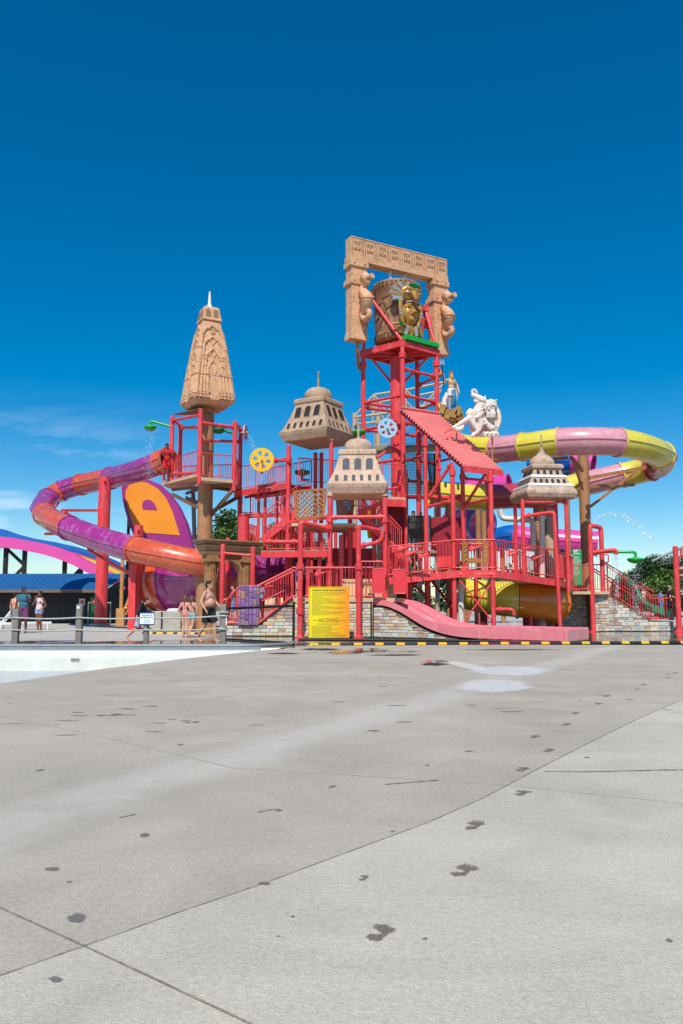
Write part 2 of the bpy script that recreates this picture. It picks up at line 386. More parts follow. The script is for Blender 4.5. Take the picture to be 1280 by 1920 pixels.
def mtext(s, size, c, parent, m, rot=(R(90), 0, 0), name='lettering', sx=1.0, depth=.002):
    cu = bpy.data.curves.new(name, 'FONT'); cu.body = s; cu.size = size; cu.align_x = 'CENTER'; cu.align_y = 'CENTER'; cu.extrude = depth
    t = bpy.data.objects.new(name, cu); COL.objects.link(t); bpy.context.view_layer.update()
    me = bpy.data.meshes.new_from_object(t.evaluated_get(bpy.context.evaluated_depsgraph_get())); bpy.data.objects.remove(t)
    me.materials.clear(); me.materials.append(m)
    return inst(name, me, parent, c, rot, (sx, 1, 1))
# ============================================================ the ground
def ground_mat(name, c, kind):
    m = mat(name, c, .8, var=.10, scale=.35, bump=.25, bscale=90)
    n, l = m.node_tree.nodes, m.node_tree.links; b = n['Principled BSDF']; g = [x for x in n if x.type == 'NEW_GEOMETRY'][0]
    pos = g.outputs['Position']; base = b.inputs['Base Color'].links[0].from_socket
    def noise(sc, det=6, ro=.6, dist=0, vec=None):
        z = n.new('ShaderNodeTexNoise'); z.inputs['Scale'].default_value = sc; z.inputs['Detail'].default_value = det; z.inputs['Roughness'].default_value = ro; z.inputs['Distortion'].default_value = dist
        l.new(vec or pos, z.inputs['Vector']); return z.outputs['Fac']
    def rng(v, a, c_, d, e):
        x = n.new('ShaderNodeMapRange'); x.inputs['From Min'].default_value = a; x.inputs['From Max'].default_value = c_; x.inputs['To Min'].default_value = d; x.inputs['To Max'].default_value = e
        l.new(v, x.inputs['Value']); return x.outputs[0]
    def mix(f, a, c2, mode='MIX'):
        x = n.new('ShaderNodeMixRGB'); x.blend_type = mode
        for s_, v in ((x.inputs['Fac'], f), (x.inputs['Color1'], a), (x.inputs['Color2'], c2)):
            if isinstance(v, (int, float)): s_.default_value = v
            elif isinstance(v, tuple): s_.default_value = v
            else: l.new(v, s_)
        return x.outputs[0]
    def mth(op, a, c2=None):
        x = n.new('ShaderNodeMath'); x.operation = op
        for i, v in enumerate((a, c2)):
            if v is None: continue
            if isinstance(v, (int, float)): x.inputs[i].default_value = v
            else: l.new(v, x.inputs[i])
        return x.outputs[0]
    # exposed fine aggregate: small light and dark grains, broad cloudy stains
    base = mix(1, base, rng(noise(130, 3, .75), .28, .72, .76, 1.24), 'MULTIPLY')
    base = mix(1, base, rng(noise(38, 4, .7), .3, .7, .86, 1.14), 'MULTIPLY')
    base = mix(1, base, rng(noise(.9, 8, .68, 1), .3, .7, .86, 1.1), 'MULTIPLY')
    sx = n.new('ShaderNodeSeparateXYZ'); l.new(pos, sx.inputs[0])
    if kind == 'slab':
        # hairline crazing and soft run-off bands
        wv = n.new('ShaderNodeTexVoronoi'); wv.feature = 'DISTANCE_TO_EDGE'; wv.inputs['Scale'].default_value = .32; dn = n.new('ShaderNodeVectorMath'); dn.operation = 'ADD'; nzv = n.new('ShaderNodeTexNoise'); nzv.inputs['Scale'].default_value = 1.6; nzv.inputs['Detail'].default_value = 8; l.new(pos, nzv.inputs['Vector']); l.new(pos, dn.inputs[0]); l.new(nzv.outputs['Color'], dn.inputs[1]); l.new(dn.outputs[0], wv.inputs['Vector'])
        base = mix(mth('MULTIPLY', rng(wv.outputs['Distance'], .0, .0035, .4, 0), rng(noise(.35, 3), .5, .62, 0, 1)), base, lin((110, 104, 96)))
        mpb = n.new('ShaderNodeMapping'); mpb.inputs['Rotation'].default_value = (0, 0, R(-38)); mpb.inputs['Scale'].default_value = (.09, .9, 1); l.new(pos, mpb.inputs['Vector'])
        base = mix(1, base, rng(noise(1.0, 5, .55, .6, mpb.outputs[0]), .32, .68, .94, 1.05), 'MULTIPLY')
        # pale mineral streak where run-off dries, crossing the slabs
        p0, p1 = G(0, 1548), G(900, 1285); d = (p1 - p0).normalized(); nn = Vector((-d.y, d.x, 0)); off = nn.dot(p0)
        dist = mth('SUBTRACT', mth('ADD', mth('MULTIPLY', sx.outputs['X'], nn.x), mth('MULTIPLY', sx.outputs['Y'], nn.y)), off)
        dist = mth('ADD', dist, rng(noise(.6, 5), 0, 1, -.3, .3))
        band = mth('MULTIPLY', rng(mth('ABSOLUTE', dist), .12, .42, 1, 0), rng(noise(3, 8, .7, .8), .3, .65, .15, .48))
        base = mix(mth('MAXIMUM', band, 0.0), base, lin((206, 200, 190)))
        # small dry-damp flecks
        fl = rng(noise(1.7, 9, .72, .4, ), .665, .70, 0, .45)
        base = mix(fl, base, lin((112, 106, 100)))
        l.new(base, b.inputs['Base Color'])
    else:
        # standing film of water near the play tower: darker, mirror smooth, patchy edges
        wy = mth('ADD', sx.outputs['Y'], rng(noise(.5, 6, .6, .5), 0, 1, -2.6, 2.6))
        wx = mth('ADD', sx.outputs['X'], rng(noise(.4, 4), 0, 1, -1.5, 1.5))
        left = rng(wx, -5.5, -3.5, 0, 1)                      # 0 on the dry terrace at the left
        near = rng(wy, 24.4, 25.4, 1, 0)
        wet = mth('MINIMUM', mth('ADD', mth('MAXIMUM', left, 0.0), mth('MAXIMUM', near, 0.0)), 1.0)
        far = rng(wy, 38, 44, 1, 0); wet = mth('MULTIPLY', wet, far)
        pat = rng(noise(.8, 7, .6, .6), .30, .42, .35, 1)
        wet = mth('MULTIPLY', wet, pat)
        base = mix(wet, base, lin((104, 94, 84)))
        l.new(base, b.inputs['Base Color'])
        l.new(rng(wet, 0, 1, .8, .04), b.inputs['Roughness'])
        bn = b.inputs['Normal'].links[0].from_node; l.new(rng(wet, 0, 1, .25, .012), bn.inputs['Strength'])
        b.inputs['Specular IOR Level'].default_value = .5
    return m
SLAB = ground_mat('exposed_aggregate_concrete', (190, 181, 164), 'slab'); SLAB2 = ground_mat('older_grey_concrete', (176, 166, 150), 'slab')
PAD = ground_mat('splash_pad_concrete', (184, 178, 168), 'pad')
BASEG = mat('sub_base_earth', (84, 78, 70), .95, var=.2, scale=.3)
b = MB().box((0, 400, -1.0), (2400, 2400, .3)); struct(b.build('ground', BASEG, smooth=False))
POOL_Y = 21.75
pad_pts = [(-90, POOL_Y + .16), (-2.05, POOL_Y + .16), (-1.15, 22.62), (90, 23.35), (90, 120), (-90, 120)]
pad = struct(MB().prism([(x, y, -.2) for x, y in pad_pts], (0, 0, .2)).build('splash_pad', PAD, smooth=False))
grass_far = struct(MB().box((0, 420, -.12), (1800, 600, .1)).build('far_lawn', mat('far_lawn_grass', (84, 104, 52), .9, var=.3, scale=.1), smooth=False))
# ---- concrete apron: six slabs parted by open joints
seam = [(-420, 1985), (0, 1830), (170, 1770), (330, 1713), (500, 1655), (700, 1580), (800, 1543), (900, 1499), (950, 1473), (1000, 1446), (1100, 1395), (1200, 1346), (1280, 1312), (1420, 1262), (1600, 1228)]
I1 = (158, 1774); I3 = (950, 1473)
seamG = [G(*p) for p in seam]
def inset(P, g):
    out = []; n = len(P); ar = sum(P[i].x * P[(i + 1) % n].y - P[(i + 1) % n].x * P[i].y for i in range(n)); sg = 1 if ar > 0 else -1
    for i in range(n):
        a, c, d = P[i - 1], P[i], P[(i + 1) % n]; u, w = (c - a).normalized(), (d - c).normalized()
        n1, n2 = Vector((-u.y, u.x, 0)) * sg, Vector((-w.y, w.x, 0)) * sg; m = n1 + n2
        m = m.normalized() * (g / max(.4, m.normalized().dot(n1))) if m.length > .01 else n1 * g
        out.append(c + m)
    return out
apron = struct(MB().prism([(-40, -14, -.3), (60, -14, -.3), (60, 22.0, -.3), (-2.5, 21.0, -.3), (-4.2, 10.5, -.3), (-40, 4, -.3)], (0, 0, .16)).build('apron', BASEG, smooth=False))
JOINT = mat('joint_grime', (134, 125, 112), .95, var=.4, scale=9, dirt=(78, 72, 62), dirtamt=.5)
def slab(P, g=.0026, m=None):
    P = inset(P, g); n = len(P); b = MB(); ch = .0032
    Q = inset(P, ch)
    vs = [p + Vector((0, 0, -.13)) for p in P] + [p + Vector((0, 0, -ch)) for p in P] + Q
    fs = [tuple(range(2 * n, 3 * n))] + [(k * n + i, k * n + (i + 1) % n, (k + 1) * n + (i + 1) % n, (k + 1) * n + i) for k in (0, 1) for i in range(n)]
    b.add(vs, fs); o = b.build('concrete_slab', m or SLAB, apron, smooth=False, recalc=False); o.data.materials.append(JOINT)
    for i, p in enumerate(o.data.polygons): p.material_index = 0 if i == 0 else 1
    return o
L1a = [G(0, 1702), G(-420, 1516)]; L1b = [G(470, 1920), G(700, 2030), G(1000, 2170)]
L3a = [G(800, 1464), G(640, 1453), G(440, 1441), G(165, 1376), G(0, 1343), G(-300, 1296)]; L3b = [G(1280, 1507), G(1900, 1570)]
sl_ = [G(*p) for p in seam if p[0] < 150]; sm = [G(*p) for p in seam if 160 < p[0] < 949]; sr = [G(*p) for p in seam if p[0] > 951]
g1, g3 = G(*I1), G(*I3)
poolG = [G(-420, 1352), G(0, 1281), G(200, 1253), G(400, 1229), G(520, 1217.5)]
slab([g1] + L1a + [sl_[0] + Vector((-4, 1, 0))] + sl_, m=SLAB2)                                            # far left wedge
slab([g1] + sm + [g3] + L3a + [G(-420, 1300) + Vector((-2, 0, 0)), L1a[1]] + [L1a[0]], m=SLAB2)             # between the cross joints
CURB0, CURB1 = G(556, 1211), G(1300, 1206.5)
slab([g3] + sr + [Vector((60, sr[-1].y + 6, 0)), Vector((60, 23.0, 0)), CURB1 + Vector((0, -.1, 0)), CURB0 + Vector((0, -.1, 0)), poolG[4] + Vector((.12, 0, 0)), poolG[3] + Vector((.02, -.04, 0)), poolG[2] + Vector((.02, -.04, 0)), poolG[1] + Vector((.02, -.04, 0)), L3a[-1] + Vector((-.3, 1.2, 0))] + L3a[::-1], m=SLAB2)
slab([g1] + sl_[::-1] + [Vector((-6, -12, 0)), Vector((3.5, -12, 0))] + L1b[::-1])                  # near left
slab([g1] + L1b + [Vector((4, -12, 0)), Vector((30, -12, 0)), Vector((30, L3b[-1].y - .5, 0))] + L3b[::-1] + [g3] + sm[::-1])   # near
slab([g3] + L3b + [Vector((60, L3b[-1].y, 0)), Vector((60, sr[-1].y + 5.98, 0))] + sr[::-1])          # right
# ---- wet footprints, drips and the pale puddles (films on the concrete)
WETM = mat('wet_mark', (122, 114, 103), .35, var=.12, scale=25, bump=.15, bscale=90)
PALEFILM = mat('pale_water_film', (232, 230, 226), .75, var=.06, scale=3, dirt=(196, 192, 186), dirtamt=.5)
def soften(m, amt=1.0, nscale=9):
    n, l = m.node_tree.nodes, m.node_tree.links; at = n.new('ShaderNodeAttribute'); at.attribute_name = 'fade'; g = n.new('ShaderNodeNewGeometry'); z = n.new('ShaderNodeTexNoise'); z.inputs['Scale'].default_value = nscale; z.inputs['Detail'].default_value = 6; l.new(g.outputs['Position'], z.inputs['Vector'])
    a = n.new('ShaderNodeMath'); a.operation = 'ADD'; l.new(at.outputs['Fac'], a.inputs[0]); l.new(z.outputs['Fac'], a.inputs[1]); r = n.new('ShaderNodeMapRange'); r.inputs['From Min'].default_value = .55; r.inputs['From Max'].default_value = 1.25; r.inputs['To Max'].default_value = amt; l.new(a.outputs[0], r.inputs['Value']); l.new(r.outputs[0], n['Principled BSDF'].inputs['Alpha'])
def ringed(b, P):          # a film patch: full in the middle, thinning to nothing at its rim
    n = len(P); c = sum((Vector(p) for p in P), Vector((0, 0, 0))) / n; o = len(b.v)
    b.add([c] + [c.lerp(Vector(p), k) for k in (.55, .82, 1.12) for p in P], [(0, 1 + i, 1 + (i + 1) % n) for i in range(n)] + [(1 + r * n + i, 1 + (r + 1) * n + i, 1 + (r + 1) * n + (i + 1) % n, 1 + r * n + (i + 1) % n) for r in (0, 1) for i in range(n)])
    FADE.setdefault(id(b), []).extend([1.0] + [1.0] * n + [.7] * n + [0.0] * n)
FADE = {}
def fade_build(b, name, m):
    o = b.build(name, m, apron, smooth=False, recalc=False); a = o.data.attributes.new('fade', 'FLOAT', 'POINT'); a.data.foreach_set('value', FADE[id(b)]); o['kind'] = 'stuff'; return o
def blob(b, c, rx, ry, rot, rn, n=14, z=.003, j=.25):
    c = Vector(c); P = []
    for i in range(n):
        a = 2 * math.pi * i / n; k = 1 + rn.uniform(-j, j)
        x, y = rx * k * math.cos(a), ry * k * math.sin(a); P.append((c.x + x * math.cos(rot) - y * math.sin(rot), c.y + x * math.sin(rot) + y * math.cos(rot), z))
    ringed(b, P)
rn = random.Random(3); b = MB(); zc = [0]
def nz_(): zc[0] += 1; return .0025 + (zc[0] % 40) * .00006
def footprint(px, py, L, a):
    p = G(px, py); d = Vector((math.sin(a), math.cos(a), 0)); s_ = Vector((d.y, -d.x, 0))
    blob(b, p + d * L * .2, L * .22, L * .17, -a + rn.uniform(-.5, .5), rn, 20, z=nz_(), j=.24)
    blob(b, p - d * L * .22 + s_ * L * .03, L * .14, L * .14, -a + rn.uniform(-.5, .5), rn, z=nz_(), j=.35)
    blob(b, p - d * L * .02 + s_ * L * .10, L * .06, L * .2, -a, rn, z=nz_(), j=.3)
    for k in range(4 if L > .205 and px > 800 else 0): blob(b, p + d * L * (.43 - .02 * abs(k - 1)) + s_ * L * (-.13 + .085 * k), L * .034, L * .04, 0, rn, 7, nz_())
for (px, py, L, a) in [(710, 1750, .2, .5), (866, 1634, .21, .6), (886, 1549, .22, .5), (976, 1488, .2, .6), (978, 1443, .2, .6), (1027, 1408, .2, .7), (1001, 1382, .19, .6), (1060, 1359, .2, .7), (1077, 1338, .19, .6), (1120, 1320, .2, .6), (1135, 1306, .2, .6), (1205, 1284, .22, .6), (1194, 1292, .16, .6), (1265, 1262, .22, .6), (1250, 1271, .2, .6), (680, 1648, .09, .4), (205, 1341, .35, 1.2), (360, 1355, .2, 1.4)]: footprint(px, py, L, a)
for (px, py, r) in [(143, 1724, .04), (104, 1839, .02), (98, 1631, .028), (496, 1658, .022), (270, 1567, .03), (523, 1521, .02), (624, 1476, .025), (878, 1410, .03), (800, 1436, .02), (550, 1720, .01), (522, 1757, .008), (130, 1655, .012), (75, 1445, .03), (700, 1371, .05), (338, 1397, .03), (1100, 1421, .025), (735, 1560, .015), (1254, 1765, .014), (796, 1762, .01)]:
    blob(b, G(px, py), r * 1.2, r * .8, rn.uniform(0, 3), rn, z=nz_())
for i in range(75):          # scattered damp flecks, denser towards the pool
    px, py = rn.uniform(-20, 1290), 1216 + abs(rn.gauss(0, 1)) * 75
    if py < 1232 and px < 520: continue
    if py < 1300 and px < 380: py += 75
    blob(b, G(px, py), rn.uniform(.03, .17), rn.uniform(.008, .03), rn.uniform(-.25, .25), rn, 9, nz_(), .4)
for (q, w) in [([(1020, 1447), (1100, 1448), (1190, 1446), (1290, 1444)], .018), ([(720, 1472), (770, 1468), (820, 1464)], .012), ([(485, 1524), (505, 1520), (525, 1518)], .01), ([(225, 1534), (255, 1528)], .01)]:
    for (x0, y0), (x1, y1) in zip(q, q[1:]):
        for k in range(6):
            t = (k + .5) / 6; blob(b, G(x0 + (x1 - x0) * t, y0 + (y1 - y0) * t), (G(x1, y1) - G(x0, y0)).length / 10, w * rn.uniform(.6, 1.3), math.atan2((G(x1, y1) - G(x0, y0)).y, (G(x1, y1) - G(x0, y0)).x), rn, 9, nz_(), .3)
soften(WETM, .72, 22); wm_keep = b; fade_build(b, 'wet_marks', WETM)
b = MB(); rn = random.Random(8)
def film(P, z): ringed(b, [G(*p) + Vector((0, 0, z)) for p in P])
def pxblob(cx, cy, rx, ry, z, n=26, j=.12):
    film([(cx + rx * (1 + rn.uniform(-j, j)) * math.cos(2 * math.pi * i / n), cy - ry * (1 + rn.uniform(-j, j)) * math.sin(2 * math.pi * i / n)) for i in range(n)], z)
pxblob(926, 1287, 76, 12, .0056); pxblob(955, 1259, 78, 9.5, .0062); film([(832, 1240), (850, 1241), (905, 1250), (925, 1262), (885, 1258), (838, 1245)], .0068)
soften(PALEFILM, .62, 2.5); ck_keep = b; fade_build(b, 'pale_puddles', PALEFILM)
b = MB(); rn = random.Random(9)
MIRW = mat('puddle_water', (96, 88, 80), .03, var=.1, scale=3)
for (cx, cy, rx, ry) in [(648, 1224, 36, 3.2), (690, 1221, 44, 3), (812, 1246, 26, 3.0), (740, 1229, 60, 1.6), (600, 1218, 40, 2), (960, 1219, 90, 1.2), (530, 1226, 30, 1.6)]: pxblob(cx, cy, rx, ry, .0075 + .0003 * len(b.f), j=.3)
soften(MIRW, .9, 4); fade_build(b, 'clear_puddles', MIRW)
# ---- corner of the wave pool
Z1 = -.44
b = MB(); xs = [-40, -14, poolG[1].x, poolG[2].x, poolG[3].x, poolG[4].x + .35]
def nearY(x): # pool lip
    P = [Vector((-40, 4.5, 0))] + poolG
    for a, c in zip(P, P[1:]):
        if a.x <= x <= c.x: return a.y + (c.y - a.y) * (x - a.x) / (c.x - a.x)
    return poolG[-1].y
NA, NB = [], []
xx = [-30 + (poolG[4].x + 30) * i / 40 for i in range(41)]
for x in xx:
    y0 = nearY(x); NA.append(Vector((x, y0, -.001))); NB.append(Vector((x, POOL_Y, min(-.02, -.044 * (POOL_Y - y0) - .01))))
mid = [a.lerp(c, .5) + Vector((0, 0, .012)) for a, c in zip(NA, NB)]
b.quadstrip(NA, mid); b.quadstrip(mid, NB)
tops = [Vector((p.x, POOL_Y, -.03)) for p in NB]; b.quadstrip(NB, tops)
b.quadstrip([p + Vector((.0, -.05, 0)) for p in NA], NA)
pool = struct(b.build('wave_pool', POOLW))
def water_mat(name, c, rough=.03, bump=.2):
    m = mat(name, c, rough, var=.05, bump=bump, bscale=3.5, alpha=.22, scale=3); m.node_tree.nodes['Principled BSDF'].inputs['IOR'].default_value = 1.33; return m
wat = MB(); WA, WB = [], []
for a, c in zip(NA, NB):
    if c.z < -.24:
        t = (-.2 - a.z) / (c.z - a.z); p = a.lerp(c, t); WA.append(Vector((p.x, p.y, -.2))); WB.append(Vector((c.x, c.y - .002, -.2)))
wat.quadstrip(WA, WB); struct(wat.build('pool_water', water_mat('pool_water', (214, 236, 238))))
inlet = MB().box(V(141, 1237, POOL_Y - .02), (.22, .04, .05)).build('wall_inlet', mat('inlet_brass', (120, 96, 70), .6), pool, smooth=False)
b = MB()
cp = fillet([Vector((-40, POOL_Y + .07, .02)), Vector((-2.2, POOL_Y + .07, .02)), G(552, 1209) + Vector((0, 0, .02))], .5)
b.tube(cp, .055, 8); b.bar((-40, POOL_Y + .05, -.035), (-2.15, POOL_Y + .05, -.035), .16, .06)
tag(b.build('pool_coping', COPING), 'grey rounded coping along the white wave pool edge', 'coping')
# ---- yellow and black rubber safety curb
def curb(name, label, A, B, pitch, ylen):
    A, B = Vector(A), Vector(B); root = thing(name, label, 'curb', A, None); d = (B - A).normalized(); L = (B - A).length; ang = math.atan2(d.y, d.x)
    def unit(m):
        b = MB(); pr = [(-.5, 0), (-.5, .3), (-.28, 1), (.28, 1), (.5, .3), (.5, 0)]
        return b.prism([(-.5, y, z) for y, z in pr], (1, 0, 0)).mesh('curb_block', m, smooth=False)
    mb_, my = unit(BLACK), unit(CURBY); u = 0
    while u < L:
        for (m, w) in ((mb_, pitch - ylen), (my, ylen)):
            inst('curb_block', m, root, A + d * (u + w / 2), (0, 0, ang), (w - .004, .17, .065)); u += w
    return root
curb('safety_curb', 'long yellow and black striped rubber curb in front of the slide', CURB0 + Vector((0, .1, 0)), CURB1 + Vector((0, .1, 0)), .6, .235)
curb('safety_curb', 'short yellow and black striped curb behind the two girls', V(268, 1189, 31.0) * 1 - Vector((0, 0, V(268, 1189, 31.0).z)), V(378, 1190, 30.6) - Vector((0, 0, V(378, 1190, 30.6).z)), .42, .26)
hose = MB().tube(crom([G(552, 1209, .03), G(540, 1205.5, .03), G(440, 1199, .03), G(425, 1199, .03)], 6), .028, 8).tube([G(560, 1199, .03), G(700, 1199.5, .03), G(800, 1200.5, .03), G(938, 1202.5, .03)], .03, 8)
tag(hose.build('black_hose', BLACK), 'black hose lying along the foot of the stone walls', 'hose')

# ============================================================ far left: low building, racing slide, terrace
bd = thing('bathhouse', 'low black building with blue metal roof beyond the terrace', 'building', V(100, 1168, 46).xy.to_3d())
E0, E1 = V(-260, 1109, 45.5), V(193, 1107.5, 45.5); E0.z = E1.z
R0, R1 = V(-260, 1081, 49.5), V(240, 1078.5, 49.5); R0.z = R1.z
RB = R1 + Vector((-1.0, 4, -.9))
b = MB(); b.prism([E0, E1, R1, R0], (0, 0, .09)); b.build('roof', BLUEROOF, bd, smooth=False)
b = MB()
for i in range(46):
    t = i / 45; b.bar(E0.lerp(E1, t) + Vector((0, 0, .096)), R0.lerp(R1, t) + Vector((0, 0, .096)), .03, .012)
b.pieces('roof_seam', BLUEROOF, bd, smooth=False)
b = MB().bar(E0 + Vector((0, 0, -.03)), E1 + Vector((0, 0, -.03)), .06, .16); b.build('gutter', mat('gutter_brown', (120, 96, 86), .6), bd, smooth=False)
b = MB().prism([E1 + Vector((.02, 0, -.02)), R1 + Vector((.02, 0, -.02)), R1 + Vector((.02, 0, -.55)), E1 + Vector((.02, 0, -.45))], (.1, -.03, 0)).build('gable_board', FASCIA, bd, smooth=False)
w0 = E0 + Vector((0, 1.6, 0)); w1 = E1 + Vector((-.2, 1.6, 0))
b = MB().box(((w0.x + w1.x) / 2, w0.y + .2, E1.z * .5 - .0), (w1.x - w0.x, .4, E1.z)); b.build('wall', BWALL, bd, smooth=False)
b = MB().box(((w0.x + w1.x) / 2, w0.y - .06, E1.z - .38), (w1.x - w0.x, .1, .78)); b.build('shutter_band', FASCIA, bd, smooth=False)
b = MB().prism([(w1.x, w1.y, 0), (w1.x + 2.4, w1.y + 3.2, 0), (w1.x + 2.4, w1.y + 3.2, R1.z - .5), (w1.x, w1.y, E1.z - .1)], (-.3, .3, 0)).build('end_wall', BWALL, bd, smooth=False)
p = V(242, 1088, 48.6); MB().lathe([(.0, 0), (.16, 0), (.16, .1), (.0, .12)], p, 12, Matrix.Rotation(R(90), 3, 'X')).build('wall_lamp', WHITE, bd)
# racing slide far behind
rs = thing('racing_slide', 'long multi-lane racing slide in pink blue yellow far behind', 'water slide', (-26, 62, 0))
def trough(path, w, m, dy, nm, rim=.35):
    P = crom(path, 8); b = MB(); side = Vector((0, 1, 0))
    L = [p + side * dy for p in P]; Rr = [p + side * (dy + w) for p in P]; up = Vector((0, 0, 1))
    b.quadstrip(L, Rr); b.quadstrip([p + up * rim for p in L], L); b.quadstrip([p + up * rim - side * .1 for p in L], [p + up * rim for p in L]); b.quadstrip([p - up * .35 - side * .1 for p in L], [p + up * rim - side * .1 for p in L]); b.quadstrip(Rr, [p + up * rim for p in Rr])
    b.quadstrip([p - up * .35 - side * .1 for p in L], [p - up * .35 + side * (w) for p in L])
    return b.build(nm, m, rs)
pk = [(-60, 1016), (0, 1017), (45, 1023), (90, 1033), (130, 1047), (165, 1065), (200, 1082), (240, 1099)]
trough([V(x, y, 58) for x, y in pk], 1.3, MAGENTA, 0, 'slide_lane', .42)
bl = [(-60, 996), (-20, 1000), (15, 1011), (60, 1022), (110, 1031), (150, 1042), (190, 1056), (230, 1075), (270, 1098), (300, 1118)]
trough([V(x, y - 1, 62) for x, y in bl], 2.2, BLUEF, 0, 'slide_lane', .5)
trough([V(x, y + 5, 60.6) for x, y in bl[4:]], .45, ORANGE, 0, 'slide_lane', .3); trough([V(x, y + 8, 60) for x, y in bl[4:]], .45, YEL, 0, 'slide_lane', .3)
for (x, y0) in ((12, 1025), (47, 1030), (122, 1050), (152, 1062)):
    q = V(x, y0, 58.6); MB().box((q.x, q.y, q.z / 2), (.27, .27, q.z)).build('support_post', FASCIA, rs, smooth=False)
for (a, c) in (((14, 1030), (46, 1060)), ((46, 1062), (30, 1078)), ((150, 1068), (128, 1090))): MB().bar(V(*a, 58.7), V(*c, 58.7), .2, .2).build('brace', FASCIA, rs, smooth=False)
for (a, c) in (((0, 1022.5), (66, 1027)), ((107, 1044), (130, 1046))): MB().bar(V(*a, 58.5), V(*c, 58.5), .3, .22).build('cross_beam', FASCIA, rs, smooth=False)
# ============================================================ trees
def tree(label, base, h, rad, m, n=5200, seed=1, ls=.22, group=None, name='tree', low=.25):
    rn = random.Random(seed); base = Vector(base); t = thing(name, label, 'tree', base, group)
    b = MB(); top = base + Vector((rn.uniform(-.3, .3), 0, h * .62)); b.tube([base, base.lerp(top, .5) + Vector((.1, 0, 0)), top], [rad * .09, rad * .065, rad * .03], 8)
    cl = []
    for i in range(11):
        a = rn.uniform(0, 6.28); z = h * rn.uniform(low + .1, .86); k = rn.uniform(.35, .85) * rad * (1 - .55 * abs(z / h - .5))
        c = base + Vector((math.cos(a) * k, math.sin(a) * k, z)); b.tube([base + Vector((0, 0, z * .62)), c], [rad * .03, rad * .008], 5); cl.append((c, rad * rn.uniform(.3, .52)))
    cl.append((base + Vector((0, 0, h * .9)), rad * .36)); b.build('trunk', BARK, t)
    vs, fs = [], []
    for i in range(n):
        c, r = rn.choice(cl); d = Vector((rn.gauss(0, 1), rn.gauss(0, 1), rn.gauss(0, .8))); d = d.normalized() * r * rn.uniform(.45, 1.08); p = c + d
        if p.z < base.z + h * low: continue
        q = Euler((rn.uniform(-1, 1), rn.uniform(-1, 1), rn.uniform(0, 6.28))).to_matrix(); s_ = ls * rn.uniform(.6, 1.3); o = len(vs)
        vs += [p + q @ Vector(v) for v in ((-s_, 0, 0), (0, -s_ * .45, s_ * .12), (s_, 0, 0), (0, s_ * .45, s_ * .12))]; fs.append((o, o + 1, o + 2, o + 3))
    me = MB(); me.v, me.f = vs, fs; me.build('crown', m, t, smooth=False, recalc=False); return t
def gz(p): return Vector((p.x, p.y, 0))
tree('leafy green tree seen between the spire column and red tank', gz(V(425, 1100, 56)), 7.6, 2.6, LEAF, 7000, 2, .2)
tree('green tree behind the red stair railings', gz(V(520, 1100, 60)), 6.9, 2.7, LEAF, 6000, 3, .2)
tree('small green tree behind the stairs under the near pavilion', gz(V(600, 1100, 64)), 6.0, 2.6, LEAF, 5000, 4, .2)
for i, (px, Y, h, r, lab) in enumerate([(1228, 72, 5.3, 2.3, 'dark tree right behind the green shower dish'), (1262, 70, 4.9, 2.2, 'dark round tree beside the right-hand edge post'), (1195, 80, 4.3, 2.4, 'low hazy tree farthest left of the right-hand tree line'), (1245, 62, 3.6, 1.9, 'lighter green bush low before the dark trees'), (1300, 74, 6.0, 2.8, 'dark tree cut by the right picture edge'), (1170, 84, 4.0, 2.4, 'small hazy tree behind the right-hand stair top')]):
    tree(lab, gz(V(px, 1100, Y)), h, r, LEAFD if i != 3 else LEAF, 8500, 20 + i, .15, 'trees behind the right-hand stairs', low=.08)
for i, (px, Y, h, r) in enumerate([(690, 78, 6, 3), (770, 80, 6.2, 3), (850, 82, 5.4, 3), (960, 84, 4.6, 3), (1050, 82, 4.4, 2.8)]):
    tree('distant tree behind the red decks, %s' % ['leftmost of the row', 'second of the row', 'middle of the row', 'fourth of the row', 'last of the row towards the brown column'][i], gz(V(px, 1100, Y)), h, r, LEAFD, 2600, 40 + i, .28, 'distant trees behind the decks', low=.05)
# ============================================================ helpers for the red pipework
UP = Vector((0, 0, 1))
def X_at(px, py, Y): return V(px, py, Y).x
def post(parent, px, yt, yb, Y, r=.085, m=None, base=False, yref=None, collars=(), name='post', n=14, cap=True):
    m = m or RED; x = X_at(px, yref if yref else (yt + (yb or yt + 80)) / 2, Y); zt = V(px, yt, Y).z; zb = 0.0 if yb is None else V(px, yb, Y).z
    b = MB().cyl((x, Y, zb), (x, Y, zt), r, n=n)
    if cap: b.sph((x, Y, zt), r, (1, 1, .5), 10, 6)
    if base: b.lathe([(r * 2.3, 0), (r * 2.3, .035), (r * 1.3, .05), (r * 1.15, .12)], (x, Y, .0), 14)
    for yc in collars:
        z = V(px, yc, Y).z; b.lathe([(r * 1.02, -.1), (r * 1.5, -.09), (r * 1.5, .09), (r * 1.02, .1)], (x, Y, z), 12)
    return b.build(name, m, parent)
def pipe(parent, P, r=.06, m=None, fl=(True, True), name='cross_pipe', el=.2, n=10):
    P = [Vector(p) for p in P]; b = MB().tube(fillet(P, el) if len(P) > 2 else P, r, n)
    if fl[0]: b.flange(P[0] + (P[1] - P[0]).normalized() * r * 2.0, P[1] - P[0], r)
    if fl[1]: b.flange(P[-1] + (P[-2] - P[-1]).normalized() * r * 2.0, P[-1] - P[-2], r)
    return b.build(name, m or RED, parent)
def beam(parent, a, c, w, h, m=None, name='beam'): return MB().bar(a, c, w, h).build(name, m or RED, parent, smooth=False)

